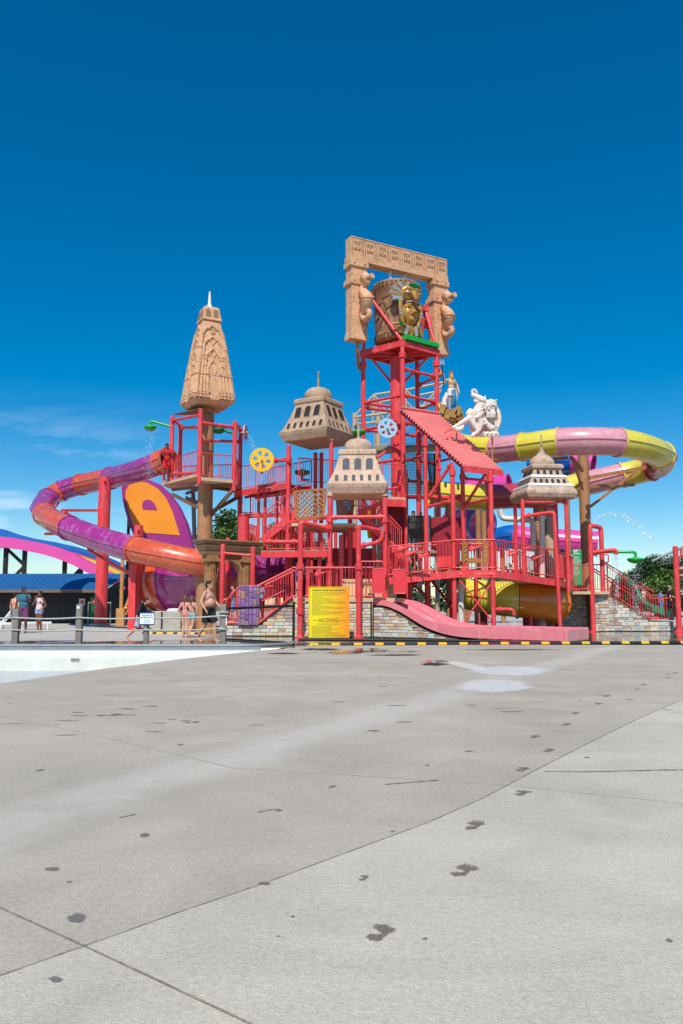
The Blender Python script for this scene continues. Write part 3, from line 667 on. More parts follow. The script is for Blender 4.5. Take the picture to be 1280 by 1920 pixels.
# ============================================================ bucket tower
TC = Vector((2.56, 34.5, 0)); PZ_ = 12.25; hx, hy = 1.62, 1.35
CN = {'l': Vector((TC.x - hx, TC.y + .05, 0)), 'f': Vector((TC.x + .02, TC.y - hy, 0)), 'r': Vector((TC.x + hx, TC.y - .1, 0)), 'b': Vector((TC.x + .9, TC.y + hy, 0))}
bt = thing('bucket_tower', 'tall red pipe tower carrying the tipping bucket', 'tower', (TC.x, TC.y, 0))
xc = X_at(745, 800, TC.y)
b = MB().cyl((xc, TC.y, 0), (xc, TC.y, PZ_ - .25), .325, n=28); b.build('column', RED, bt)
for k, zb in (('l', 4.5), ('f', 2.2), ('r', 4.5), ('b', 4.5)):
    c = CN[k]; b = MB().cyl((c.x, c.y, zb), (c.x, c.y, PZ_ + .05), .105, n=14)
    for z in (PZ_ - .62, PZ_ - .5): b.lathe([(.1, -.06), (.16, -.05), (.16, .05), (.1, .06)], (c.x, c.y, z), 12)
    b.build('post', RED, bt)
order = ['l', 'f', 'r', 'b']
for (z, sides) in ((11.1, 'fr'), (9.95, 'lfrb'), (9.75, 'b'), (8.75, 'lfrb'), (7.2, 'lf'), (6.3, 'f')):
    for k in sides:
        a, c = CN[k], CN[order[(order.index(k) + 1) % 4]]; d = (c - a).normalized()
        pipe(bt, [a + UP * z + d * .12, c + UP * z - d * .12], .065)
# platform: corrugated red deck on radial joists
pc = [CN['l'], CN['f'], CN['r'], Vector((TC.x - .05, TC.y + hy, 0))]; ctr = Vector((TC.x, TC.y, 0))
b = MB(); NN = 46
for i in range(NN):
    t0, t1 = i / NN, (i + .62) / NN
    for (A, B_, C, D) in ((pc[0], pc[1], pc[3], pc[2]),):
        q = [A.lerp(B_, t0), A.lerp(B_, t1), C.lerp(D, t1), C.lerp(D, t0)]
        q = [ctr + (p - ctr) * 1.1 for p in q]; b.prism([p + UP * (PZ_ + .06) for p in q], (0, 0, .035))
b.prism([ctr + (p - ctr) * 1.09 + UP * (PZ_ + .02) for p in pc], (0, 0, .04)); b.build('deck_plate', RED, bt, smooth=False)
for i in range(4):
    a, c = pc[i], pc[(i + 1) % 4]; beam(bt, ctr + (a - ctr) * 1.08 + UP * (PZ_ - .08), ctr + (c - ctr) * 1.08 + UP * (PZ_ - .08), .06, .2, name='fascia_beam')
    beam(bt, ctr + UP * (PZ_ - .12), a + UP * (PZ_ - .12), .08, .14, name='joist'); m_ = (a + c) / 2; beam(bt, ctr + UP * (PZ_ - .12), m_ + UP * (PZ_ - .12), .07, .12, name='joist')
    MB().cyl(Vector((xc, TC.y, PZ_ - 1.35)) + (a - ctr).normalized() * .3, ctr + (a - ctr) * .8 + UP * (PZ_ - .2), .06, n=8).build('strut', RED, bt)
g0, g1_ = ctr + (pc[1] - ctr) * .98 + UP * (PZ_ + .12), ctr + (pc[2] - ctr) * .98 + UP * (PZ_ + .12); g0 = g0.lerp(g1_, .02)
MB().bar(g0 + UP * .1, g1_ + UP * .1, .5, .2).build('green_kick_board', GREEN, bt, smooth=False)
# bucket yokes
BC = Vector((X_at(743, 585, 34.5), 34.5, 12.62))
dA = Vector((.876, .48, 0)); nA = Vector((.48, -.876, 0))
pl, pr_ = V(691, 556, 34.2), V(796, 579, 34.9); ax = Vector((pr_.x - pl.x, pr_.y - pl.y, 0)).normalized()
for (pv, f1, f2) in ((pl, CN['l'] + UP * PZ_, CN['f'] + UP * (PZ_ + .1) + Vector((-.03, 0, 0))), (pr_, CN['r'] + UP * (PZ_ + .1), Vector((TC.x + .9, TC.y + 1.0, PZ_ + .1)))):
    b = MB().cyl(pv, f1, .075, n=10).cyl(pv + Vector((.02, -.02, 0)), f2, .075, n=10); b.box(pv, (.26, .3, .28), rotz(math.atan2(ax.y, ax.x))); b.build('bucket_yoke', RED, bt)
    s_ = 1 if pv is pl else -1; MB().cyl(pv, pv + ax * .5 * s_, .055, n=10).build('pivot_pin', BEIGE, bt)
q = V(802, 604, 35.5); MB().lathe([(.0, -.09), (.3, -.09), (.33, -.05), (.33, .05), (.3, .09), (0, .09)], q, 24, Matrix.Rotation(R(90), 3, 'X') ).build('counterweight_disc', RED, bt)
# ---- the bucket
bk = thing('tipping_bucket', 'big brown tipping bucket with a gold eagle warrior mask', 'bucket', BC)
Hb = 2.62; prof = [(.0, 0), (.93, 0), (.985, .04), (1.0, .1), (1.0, .30), (.985, .32), (1.0, .9), (1.04, 1.7), (1.07, Hb - .34), (1.085, Hb - .32), (1.1, Hb - .04), (1.08, Hb), (1.02, Hb), (.98, Hb - .4), (0, Hb - .42)]
b = MB(); b.lathe(prof, BC, 44); BKM = mat('bucket_stone_paint', (140, 100, 70), .6, var=.4, scale=1.3, bump=.4, bscale=6, dirt=(206, 166, 128), dirtamt=.55, coat=.1)
b.build('bucket_shell', BKM, bk)
b = MB()
for (zz, r_, hh) in ((Hb - .31, 1.1, .25), (.06, 1.005, .22)):
    for i in range(34):
        a = 2 * math.pi * i / 34; rm = rotz(a); c = BC + rm @ Vector((r_, 0, zz + hh / 2))
        b.box(c + UP * (hh * .32), (.03, .13, .03), rm); b.box(c + rm @ Vector((0, -.05, 0)), (.03, .028, hh * .7), rm); b.box(c + rm @ Vector((0, .03, -.02)), (.03, .028, hh * .45), rm); b.box(c + UP * (-hh * .3), (.03, .1, .028), rm)
b.build('glyph_band', mat('dark_glyph', (112, 78, 52), .6, var=.3), bk, smooth=False)['kind'] = 'stuff'
b = MB()      # raised slab outlines on the shell
rn = random.Random(5)
for (a0, z0, a1, z1) in [(-2.5, .5, -2.1, 1.3), (-2.1, 1.3, -2.4, 2.1), (-2.1, 1.3, -1.7, 1.5), (-1.7, 1.5, -1.8, 2.2), (-2.0, .6, -1.75, .45), (-1.95, .6, -2.05, 1.15), (-2.9, .9, -2.5, 1.0), (-2.75, 1.5, -2.3, 1.62), (-2.55, 1.9, -2.6, 1.0), (-1.9, 1.9, -2.3, 1.8)]:
    P = [BC + Vector((math.cos(a0 + (a1 - a0) * t), math.sin(a0 + (a1 - a0) * t), 0)) * (1.0 + .03 * (z0 + (z1 - z0) * t)) + UP * (z0 + (z1 - z0) * t) for t in [k / 6 for k in range(7)]]; b.tube(P, .022, 6)
b.pieces('raised_crack', mat('dark_crack', (104, 74, 52), .8), bk)
am = R(-90 + 27); MF = rotz(am + R(90)); mc = BC + Vector((math.cos(am), math.sin(am), 0)) * 1.02      # mask frame: x right, -y out
def mk(x, y, z): return mc + MF @ Vector((x, -y, 0)) + UP * z
mask = MB()
mask.sph(mk(0, .06, 1.05), .36, (.84, .74, 1.3), 20, 14, MF)             # face
mask.sph(mk(0, .02, .72), .2, (1, .9, .9), 14, 10, MF)                     # jaw
mask.tube([mk(0, .27, 1.26), mk(0, .36, 1.1), mk(0, .4, .98)], [.035, .055, .075], 8); mask.sph(mk(-.06, .31, .97), .045); mask.sph(mk(.06, .31, .97), .045)
mask.tube([mk(-.12, .25, .81), mk(0, .3, .83), mk(.12, .25, .81)], [.02, .035, .02], 8); mask.tube([mk(-.1, .25, .76), mk(0, .3, .745), mk(.1, .25, .76)], [.02, .04, .02], 8)
for s_ in (-1, 1): mask.tube([mk(.04 * s_, .3, 1.24), mk(.14 * s_, .29, 1.28), mk(.26 * s_, .2, 1.22)], .03, 7); mask.sph(mk(.15 * s_, .25, 1.02), .08, (1, .6, 1.2))
mask.sph(mk(0, -.02, 1.93), .42, (.92, .75, .95), 20, 12, MF)             # eagle cap
mask.tube([mk(0, .3, 1.86), mk(0, .48, 1.7), mk(0, .52, 1.5), mk(0, .47, 1.38)], [.14, .13, .08, .02], 12)     # beak
for s_ in (-1, 1):
    mask.tube([mk(.36 * s_, .08, 1.55), mk(.36 * s_, .12, 1.2), mk(.33 * s_, .12, .8), mk(.24 * s_, .12, .45)], [.07, .08, .075, .05], 8)
    mask.tube([mk(.1 * s_, .36, 1.92), mk(.24 * s_, .36, 1.98), mk(.36 * s_, .25, 1.9)], [.03, .045, .03], 7)
mask.sph(mk(0, .0, .35), .42, (1.15, .42, .62), 16, 8, MF)
mask.tube([mk(-.62, .1, .5), mk(-.42, .2, .5), mk(-.22, .25, .47)], [.05, .07, .05], 8)
KM = (1.38, 1.15, 1.06); KC = mk(0, 0, 1.2); mask.scaled(KC, KM, MF).build('warrior_mask', GOLD, bk)
f = MB(); fs_ = MB()
for i in range(11):
    t = i / 10; a = R(165 - 130 * t) if False else R(200 - 120 * t); c0 = mk(.1 + math.cos(a) * .38, .05, 1.75 + math.sin(a) * .34); c1 = mk(.08 + math.cos(a) * .8, .1, 1.78 + math.sin(a) * .6); (f if i % 2 else fs_).bar(c0, c1, .17, .12, up=MF @ Vector((0, -1, 0)))
for i in range(5):
    t = i / 4; (fs_ if i % 2 else f).bar(mk(-.34 + .16 * i, .18, .5), mk(-.4 + .2 * i, .12, .08 + .04 * abs(i - 2)), .1, .07, up=MF @ Vector((0, -1, 0)))
f.scaled(KC, KM, MF); fs_.scaled(KC, KM, MF); f.pieces('gold_feather', GOLD, bk, smooth=False); fs_.pieces('silver_feather', SILVER, bk, smooth=False)
g = MB(); g.box(mk(0, .44, 2.1), (.16, .1, .14), MF); g.box(mk(-.13, .4, 2.12), (.09, .1, .1), MF); g.box(mk(.13, .4, 2.12), (.09, .1, .1), MF); g.box(mk(-.5, .12, 1.5), (.1, .08, .1), MF); g.box(mk(-.42, .27, .5), (.12, .06, .12), MF)
for s_ in (-1, 1): g.sph(mk(.125 * s_, .27, 1.18), .05, (1.3, .6, .6))
g.scaled(KC, KM, MF).pieces('green_jewel', GEM, bk)
e = MB()
for s_ in (-1, 1): e.sph(mk(.2 * s_, .34, 1.84), .055, (1.3, .6, .8)); e.box(mk(.37 * s_, .15, 1.08), (.1, .09, .05), MF); e.box(mk(.37 * s_, .15, .95), (.1, .09, .05), MF)
e.bar(mk(-.26, .3, 1.42), mk(0, .36, 1.5), .05, .04); e.bar(mk(0, .36, 1.5), mk(.26, .3, 1.42), .05, .04); e.scaled(KC, KM, MF).pieces('silver_trim', SILVER, bk)
# ---- stone gateway hung around the bucket
gl, gr = Vector((.62, 33.55, 0)), Vector((4.42, 35.63, 0)); dG = (gr - gl).normalized(); nG = Vector((dG.y, -dG.x, 0)); rg = rotz(math.atan2(dG.y, dG.x))
gw = thing('stone_gateway', 'carved sandstone gateway standing around the tipping bucket', 'gateway', (gl + gr) / 2 + UP * 12)
def gp(u, o, z): return gl + dG * u + nG * o + UP * z      # u along the gate, o towards the camera
LG = (gr - gl).length
for k, u in enumerate((0, LG)):
    b = MB(); z = 12.85
    while z < 16.0:                                   # drums with joints
        hgt = min(.62, 16.0 - z); b.box(gp(u, 0, z + hgt / 2), (.74, .5, hgt - .012), rg); z += hgt
    b.box(gp(u, 0, 14.4), (.71, .47, 3.1), rg); b.build('gate_column', STONE, gw, smooth=False)
    b = MB()
    for i in range(4):
        a, c = [(-.37, -.25), (.37, -.25), (.37, .25), (-.37, .25)][i], None
    lo = [gp(u + x * 1.14, y * 1.16, 12.45) for x, y in ((-.37, -.25), (.37, -.25), (.37, .25), (-.37, .25))]; hi = [gp(u + x * 1.02, y * 1.02, 12.86) for x, y in ((-.37, -.25), (.37, -.25), (.37, .25), (-.37, .25))]
    ml = [p + UP * .14 for p in lo]; b.add(lo + ml + hi, [(3, 2, 1, 0), (8, 9, 10, 11)] + [(j * 4 + i, j * 4 + (i + 1) % 4, (j + 1) * 4 + (i + 1) % 4, (j + 1) * 4 + i) for j in (0, 1) for i in range(4)]); b.build('column_foot', STONE, gw, smooth=False)
    for z in (15.02, 15.82):
        b = MB().box(gp(u, 0, z), (.9, .64, .22), rg).box(gp(u, 0, z + .13), (.82, .56, .05), rg); c_ = b.build('column_collar', STONE, gw, smooth=False)
        for sx_ in (-.25, .25): MB().cyl(gp(u + sx_, .31, z), gp(u + sx_, .33, z), .035, n=8).build('bolt', DARK, c_)
    # seahorse bracket
    sh = [(.10, 15.16), (.3, 15.2), (.42, 15.02), (.26, 14.82), (.18, 14.62), (.32, 14.35), (.44, 14.1), (.36, 13.86), (.16, 13.66), (.16, 13.42), (.36, 13.24), (.58, 13.32), (.6, 13.52), (.44, 13.56)]
    P = crom([gp(u + .12, .16 + o * 1.25, z) for o, z in sh], 4); ctrl = [.12, .18, .2, .13, .18, .25, .28, .24, .17, .14, .14, .13, .1, .07]; rs_ = [ctrl[min(len(ctrl) - 1, int(i / 4))] * (1 - (i % 4) / 4) + ctrl[min(len(ctrl) - 1, int(i / 4) + 1)] * (i % 4) / 4 for i in range(len(P))]
    b = MB().tube(P, rs_, 12); b.tube([gp(u + .12, .52, 15.12), gp(u + .12, .8, 15.02), gp(u + .12, 1.1, 14.98), gp(u + .12, 1.18, 14.99)], [.17, .12, .10, .12], 10); b.tube([gp(u + .12, .5, 14.95), gp(u + .12, .8, 14.82), gp(u + .12, .98, 14.8)], [.12, .09, .06], 8)
    for k_ in range(4): b.tube([gp(u + .12, .1 + .16 * k_, 15.34 + .05 * (k_ % 2)), gp(u + .12, .16 + .16 * k_, 15.5 - .07 * k_)], [.07, .02], 6)
    b.sph(gp(u + .12, .42, 15.3), .1, (1, 1, .8)); b.sph(gp(u + .02, .6, 15.14), .035); b.sph(gp(u + .22, .6, 15.14), .035)
    sea = b.build('seahorse_bracket', STONE, gw)
    b = MB()
    for i in range(10):
        q_ = P[16 + i * 2]; b.lathe([(rs_[16 + i * 2] * 1.0, -.02), (rs_[16 + i * 2] * 1.12, 0), (rs_[16 + i * 2] * 1.0, .02)], q_, 12)
    b.build('belly_ridge', STONE, sea)['kind'] = 'stuff'
b = MB().box(gp(LG / 2, 0, 16.09), (LG + .86, .52, .22), rg); b.build('lintel_beam', STONE, gw, smooth=False)
nb = 8
for i in range(nb):
    u0 = -.41 + (LG + .82) * i / nb; w = (LG + .82) / nb; uc = u0 + w / 2
    b = MB().box(gp(uc, 0, 16.61), (w - .045, .5, .82), rg)
    pr4 = [gp(uc - w / 2 + .02, -.27, 17.0), gp(uc + w / 2 - .02, -.27, 17.0), gp(uc + w / 2 - .02, .27, 17.0), gp(uc - w / 2 + .02, .27, 17.0)]; b.prism(pr4, (0, 0, .045)); blk = b.build('lintel_block', STONE, gw, smooth=False)
    b = MB(); rn = random.Random(i)     # square spiral glyph cut between raised bars
    for sx_ in (-1, 1):
        for sz in (-1, 1):
            cx, cz = uc + sx_ * .085, 16.64 + sz * .11
            for (dx, dz, ww, hh_) in ((0, .075, .13, .022), (-.055 * sx_, 0, .022, .15), (.055 * sx_, .03 * sz, .022, .09), (.02 * sx_, -.02 * sz, .07, .022)): b.box(gp(cx + dx, .256, cz + dz * sz), (ww, .03, hh_), rg)
    for (dx, dz, ww, hh_) in ((-.235, 0, .018, .76), (.235, 0, .018, .76)): b.box(gp(uc + dx, .256, 16.62 + dz), (ww, .028, hh_), rg)
    b.build('glyph', mat('glyph_darker_stone', (156, 118, 92), .9, var=.2) if i == 0 else MATS['glyph_darker_stone'], blk, smooth=False)['kind'] = 'stuff'  # glyph bars in a stone tone darker than the blocks
for u in (1.75, 2.55): MB().tube([gp(u, 0, 15.98), gp(u + .01, -.02, 15.4), gp(u + .02, -.02, 15.1)], [.075, .10, .14], 10).build('water_jet', mat('falling_water', (225, 235, 240), .15, var=.1, scale=9, alpha=.5) if 'falling_water' not in MATS else MATS['falling_water'], gw)
for k, (u, tgt) in enumerate(((0.05, CN['l'] + UP * 11.55), (LG - .1, CN['r'] + UP * 11.2))):
    a = gp(u, 0, 12.5); pipe(gw, [a, a - UP * .55, Vector((tgt.x + (-.2 if k == 0 else .25), tgt.y, tgt.z)), tgt], .075, TANPOST, (False, True), 'hanger_pipe', .3)

# ============================================================ domed pavilions
def pavilion(name, label, loc, rz, m, wm, group, scale=1.0):
    t = thing(name, label, 'pavilion', (0, 0, 0), group)
    def hw_(z): return (1.27 + .75 * (1 - (z - .40) / 1.06) ** 1.3) / 2
    def sq(lv, nm, mm):
        b = MB(); vs = []
        for (w, z) in lv: vs += [Vector((x * w / 2, y * w / 2, z)) for x, y in ((-1, -1), (1, -1), (1, 1), (-1, 1))]
        k = len(lv); b.add(vs, [(3, 2, 1, 0), tuple(range(4 * k - 4, 4 * k))] + [(j * 4 + i, j * 4 + (i + 1) % 4, (j + 1) * 4 + (i + 1) % 4, (j + 1) * 4 + i) for j in range(k - 1) for i in range(4)])
        return b.build(nm, mm, t, smooth=False, bevel=.012)
    sq([(1.84, 0), (1.9, .02), (2.1, .24), (2.17, .36), (2.12, .40)], 'flared_base', m)
    sq([(2 * hw_(.40 + 1.06 * k / 8), .40 + 1.06 * k / 8) for k in range(9)], 'wall', m); sq([(1.28, 1.46), (1.35, 1.49), (1.35, 1.62), (1.24, 1.68)], 'cornice', m)
    MB().lathe([(.48, 1.66), (.515, 1.74), (.525, 1.84), (.505, 1.95), (.44, 2.05), (.33, 2.125), (.18, 2.17), (.05, 2.185), (0.02, 2.19)], n=24).build('dome', m, t)
    MB().lathe([(.07, 2.15), (.05, 2.24), (.03, 2.26), (.06, 2.30), (.03, 2.34), (.06, 2.38), (.03, 2.42), (.06, 2.46), (.028, 2.5), (.034, 2.74), (.055, 2.78), (.0, 2.84)], n=12).build('finial', m, t)
    def win(u, z0, z1, w, face, nm):
        def half(z): return hw_(z) + .004
        sl = (half(z1) - half(z0)) / (z1 - z0); rm = rotz(R(90) * face)
        P = [(-w / 2, z0), (w / 2, z0), (w / 2, z1 - w * .3)] + [(w / 2 * math.cos(R(a)), z1 - w * .3 + w * .38 * math.sin(R(a))) for a in (30, 60, 90, 120, 150)] + [(-w / 2, z1 - w * .3)]
        b = MB(); f_ = [rm @ Vector((u + x, -half(z) - .004, z)) for x, z in P]; b.prism(f_, rm @ Vector((0, .05, 0))); o = b.build(nm, wm, t, smooth=False)
        fr = MB(); O = [rm @ Vector((u + x * 1.18, -half(z) - .016, z + (.02 if z > z0 + .01 else -.015))) for x, z in P]; I = [p + rm @ Vector((0, -.014, 0)) for p in f_]
        n = len(P); D = rm @ Vector((0, .03, 0)); fr.add(O + I + [p + D for p in O], [(i, (i + 1) % n, n + (i + 1) % n, n + i) for i in range(n)] + [(i, 2 * n + i, 2 * n + (i + 1) % n, (i + 1) % n) for i in range(n)]); fr.build('surround', m, o, smooth=False)
    for face in range(4):
        for i in range(3): win((i - 1) * .42, .90, 1.31, .25, face, 'arched_window')
        for i in range(6): win((i - 2.5) * .285, .47, .68, .12, face, 'small_window')
    t.scale = (scale,) * 3; t.location = loc; t.rotation_euler = (0, 0, rz); return t
D2 = V(672, 925, 28.2); D2.y += 1.0
pavilion('domed_pavilion', 'nearer domed stone pavilion with grey windows, seen face on', D2, R(-3), PALEST, WGLASS, 'domed pavilions on red posts')
D1 = V(597, 832, 32.9)
pavilion('domed_pavilion', 'farther domed stone pavilion with black windows, seen corner on', D1, R(-31), STONE2, DARK, 'domed pavilions on red posts', 1.1)
# right-hand pagoda
D3 = V(1017, 940, 31.6)
pg = thing('stepped_pavilion', 'stepped grey-brown pavilion with bell roof above the right deck', 'pavilion', (0, 0, 0))
def sqp(lv, nm, mm, t=pg):
    b = MB(); vs = []
    for (w, z) in lv: vs += [Vector((x * w / 2, y * w / 2, z)) for x, y in ((-1, -1), (1, -1), (1, 1), (-1, 1))]
    k = len(lv); b.add(vs, [(3, 2, 1, 0), tuple(range(4 * k - 4, 4 * k))] + [(j * 4 + i, j * 4 + (i + 1) % 4, (j + 1) * 4 + (i + 1) % 4, (j + 1) * 4 + i) for j in range(k - 1) for i in range(4)]); return b.build(nm, mm, t, smooth=False, bevel=.01)
sqp([(1.75, 0), (1.92, .05), (2.04, .2), (2.02, .30), (1.88, .42), (1.82, .50)], 'flared_base', GREYST); sqp([(1.84, .50), (1.80, .60)], 'white_ledge', WHITE); sqp([(1.62, .60), (1.42, .86)], 'lower_wall', GREYST)
sqp([(1.5, .86), (1.40, .96)], 'white_ledge', WHITE); sqp([(1.24, .96), (1.12, 1.22)], 'upper_wall', GREYST); sqp([(1.22, 1.22), (1.30, 1.26), (1.30, 1.36), (1.14, 1.42)], 'cornice', GREYST)
MB().lathe([(.48, 1.40), (.5, 1.5), (.485, 1.6), (.43, 1.7), (.34, 1.79), (.22, 1.87), (.12, 1.98), (.09, 2.04), (.06, 2.12), (.035, 2.2), (.06, 2.25), (.03, 2.3), (.05, 2.35), (.025, 2.4), (.02, 2.62), (.045, 2.66), (0, 2.72)], n=20, a0=.4).build('bell_roof', GREYST, pg)
for face in range(4):
    rm = rotz(R(90) * face)
    for (n_, z0, z1, w, hw, sp) in ((6, .63, .80, .11, .806, .235), (4, 1.0, 1.17, .12, .616, .26)):
        for i in range(n_):
            u = (i - (n_ - 1) / 2) * sp; P = [(-w / 2, z0), (w / 2, z0), (w / 2, z1 - .05), (w * .3, z1 - .015), (0, z1), (-w * .3, z1 - .015), (-w / 2, z1 - .05)]
            MB().prism([rm @ Vector((u + x, -hw - (.012 if n_ == 6 else .01) + (z - z0) * (.385 if n_ == 6 else .23), z)) for x, z in P], rm @ Vector((0, .06, 0))).build('small_window', DARK, pg, smooth=False)
pg.location = D3; pg.rotation_euler = (0, 0, R(7))
# ============================================================ spire tower at the left
SPY = 34.0
st = thing('spire_tower', 'red pipe lookout platform wrapped around a brown column', 'tower', Vector((X_at(386, 900, SPY), SPY, 0)))
sxc = X_at(386, 900, SPY); SPX = Vector((sxc, SPY, 0))
MB().cyl((sxc, SPY, 0), (sxc, SPY, 10.0), .32, n=28).build('column', TANPOST, st)
PS = {'L': (322, 35.0), 'F': (375, 32.8), 'R': (440, 33.6), 'BL': (338, 36.2), 'BR': (451, 35.6)}
tops = {'L': 782, 'F': 768, 'R': 791, 'BL': 795, 'BR': 806}; bots = {'L': 908, 'F': 908, 'R': 920, 'BL': 905, 'BR': 1010}
for k, (px, Y) in PS.items(): post(st, px, tops[k], bots[k], Y, .095, yref=850)
def sp(k, y): px, Y = PS[k]; p = V(px, y, Y); p.x = X_at(px, 850, Y); return p
for (a, c, y0, y1) in (('L', 'F', 788, 778), ('F', 'R', 792, 801), ('L', 'BL', 787, 799), ('BL', 'F', 803, 799), ('R', 'BR', 793, 806), ('BR', 'F', 828, 826), ('BL', 'BR', 802, 800), ('L', 'F', 889, 886)): pipe(st, [sp(a, y0), sp(c, y1)], .065)
b = MB().prism([sp('L', 778), sp('F', 766), sp('F', 766) + Vector((.35, 1.2, -.05)), sp('BL', 778) + Vector((.9, 0, 0))], (0, 0, .05)); b.build('canopy_board', BROWNST, st, smooth=False)
FZ = V(375, 893, 32.8).z
pl1 = [(305, 35.3), (372, 32.75), (386, 34.0), (350, 36.4), (318, 36.4)]; pl2 = [(378, 32.7), (437, 33.5), (452, 35.7), (386, 35.4)]
b = MB().prism([Vector((X_at(px, 885, Y), Y, FZ + .12)) for px, Y in pl1], (0, 0, -.12)); b.build('platform_slab', DECKT, st, smooth=False)
b = MB().prism([Vector((X_at(px, 885, Y), Y, FZ - .04)) for px, Y in pl2], (0, 0, -.14)); b.build('platform_slab', DECKT, st, smooth=False)
fl = lambda k, dz=.1: Vector((X_at(PS[k][0], 850, PS[k][1]), PS[k][1], FZ + dz))
railing(st, fl('L'), fl('F'), 1.02); railing(st, fl('F', -.02), fl('R', -.02), 1.02); railing(st, fl('R', -.02), fl('BR', -.02), 1.02); railing(st, fl('BL'), fl('L'), 1.02); railing(st, fl('BL', -.02), fl('BR', -.02), 1.02); railing(st, Vector((X_at(306, 885, 35.4), 35.4, FZ + .1)), fl('L'), 1.0)
for (px, Y, y0, y1) in ((323, 35, 918, 958), (437, 33.6, 925, 965), (450, 35.6, 930, 968), (350, 36.2, 918, 955)):
    beam(st, Vector((X_at(px, y0, Y), Y, FZ - .45)), SPX + Vector((.25 if px > 386 else -.25, 0, V(px, y1, Y).z)), .1, .14, BROWNST, 'bracket'); beam(st, Vector((X_at(px, y0, Y), Y, FZ - .25)), SPX + UP * (FZ - .25), .1, .12, BROWNST, 'bracket')
pipe(st, [V(338, 905, 36.3), V(362, 905, 36.0), V(365, 1010, 36.0)], .1, GREYP, (True, False), 'grey_drain_pipe', .25)
# carved spire on the column
tz = V(386, 752, 33.6).z; sr_ = R(28)
ts = thing('temple_spire', 'tall tapered sandstone temple spire carved with nested arches', 'spire', Vector((sxc + .02, SPY, tz)))
TS = Vector((sxc + .02, SPY, 0)); Hs = 3.55; rm0 = rotz(sr_)
def frus(lv, nm, m, par=ts):
    b = MB(); vs = []
    for (w, z) in lv: vs += [TS + rm0 @ Vector((x * w / 2, y * w / 2, 0)) + UP * z for x, y in ((-1, -1), (1, -1), (1, 1), (-1, 1))]
    k = len(lv); b.add(vs, [(3, 2, 1, 0), tuple(range(4 * k - 4, 4 * k))] + [(j * 4 + i, j * 4 + (i + 1) % 4, (j + 1) * 4 + (i + 1) % 4, (j + 1) * 4 + i) for j in range(k - 1) for i in range(4)]); return b.build(nm, m, par, smooth=False, bevel=.02)
def wid(w): return 1.78 + (.80 - 1.78) * w ** 1.12
frus([(1.5, tz - .22), (1.86, tz - .02), (1.78, tz)], 'skirt', STONE); body = frus([(wid(k / 8), tz + Hs * k / 8) for k in range(9)], 'spire_body', STONE)
frus([(.74, tz + Hs), (.74, tz + Hs + .06)], 'neck', STONE); frus([(.88, tz + Hs + .06), (.88, tz + Hs + .16), (.82, tz + Hs + .18), (.70, tz + Hs + .66), (.5, tz + Hs + .74)], 'crown_block', STONE)
def fp(face, u, w, o): # u in metres from the face axis, w height share, o outward
    rm = rm0 @ rotz(R(90) * face); return TS + rm @ Vector((u, -wid(w) / 2 - o, 0)) + UP * (tz + w * Hs)
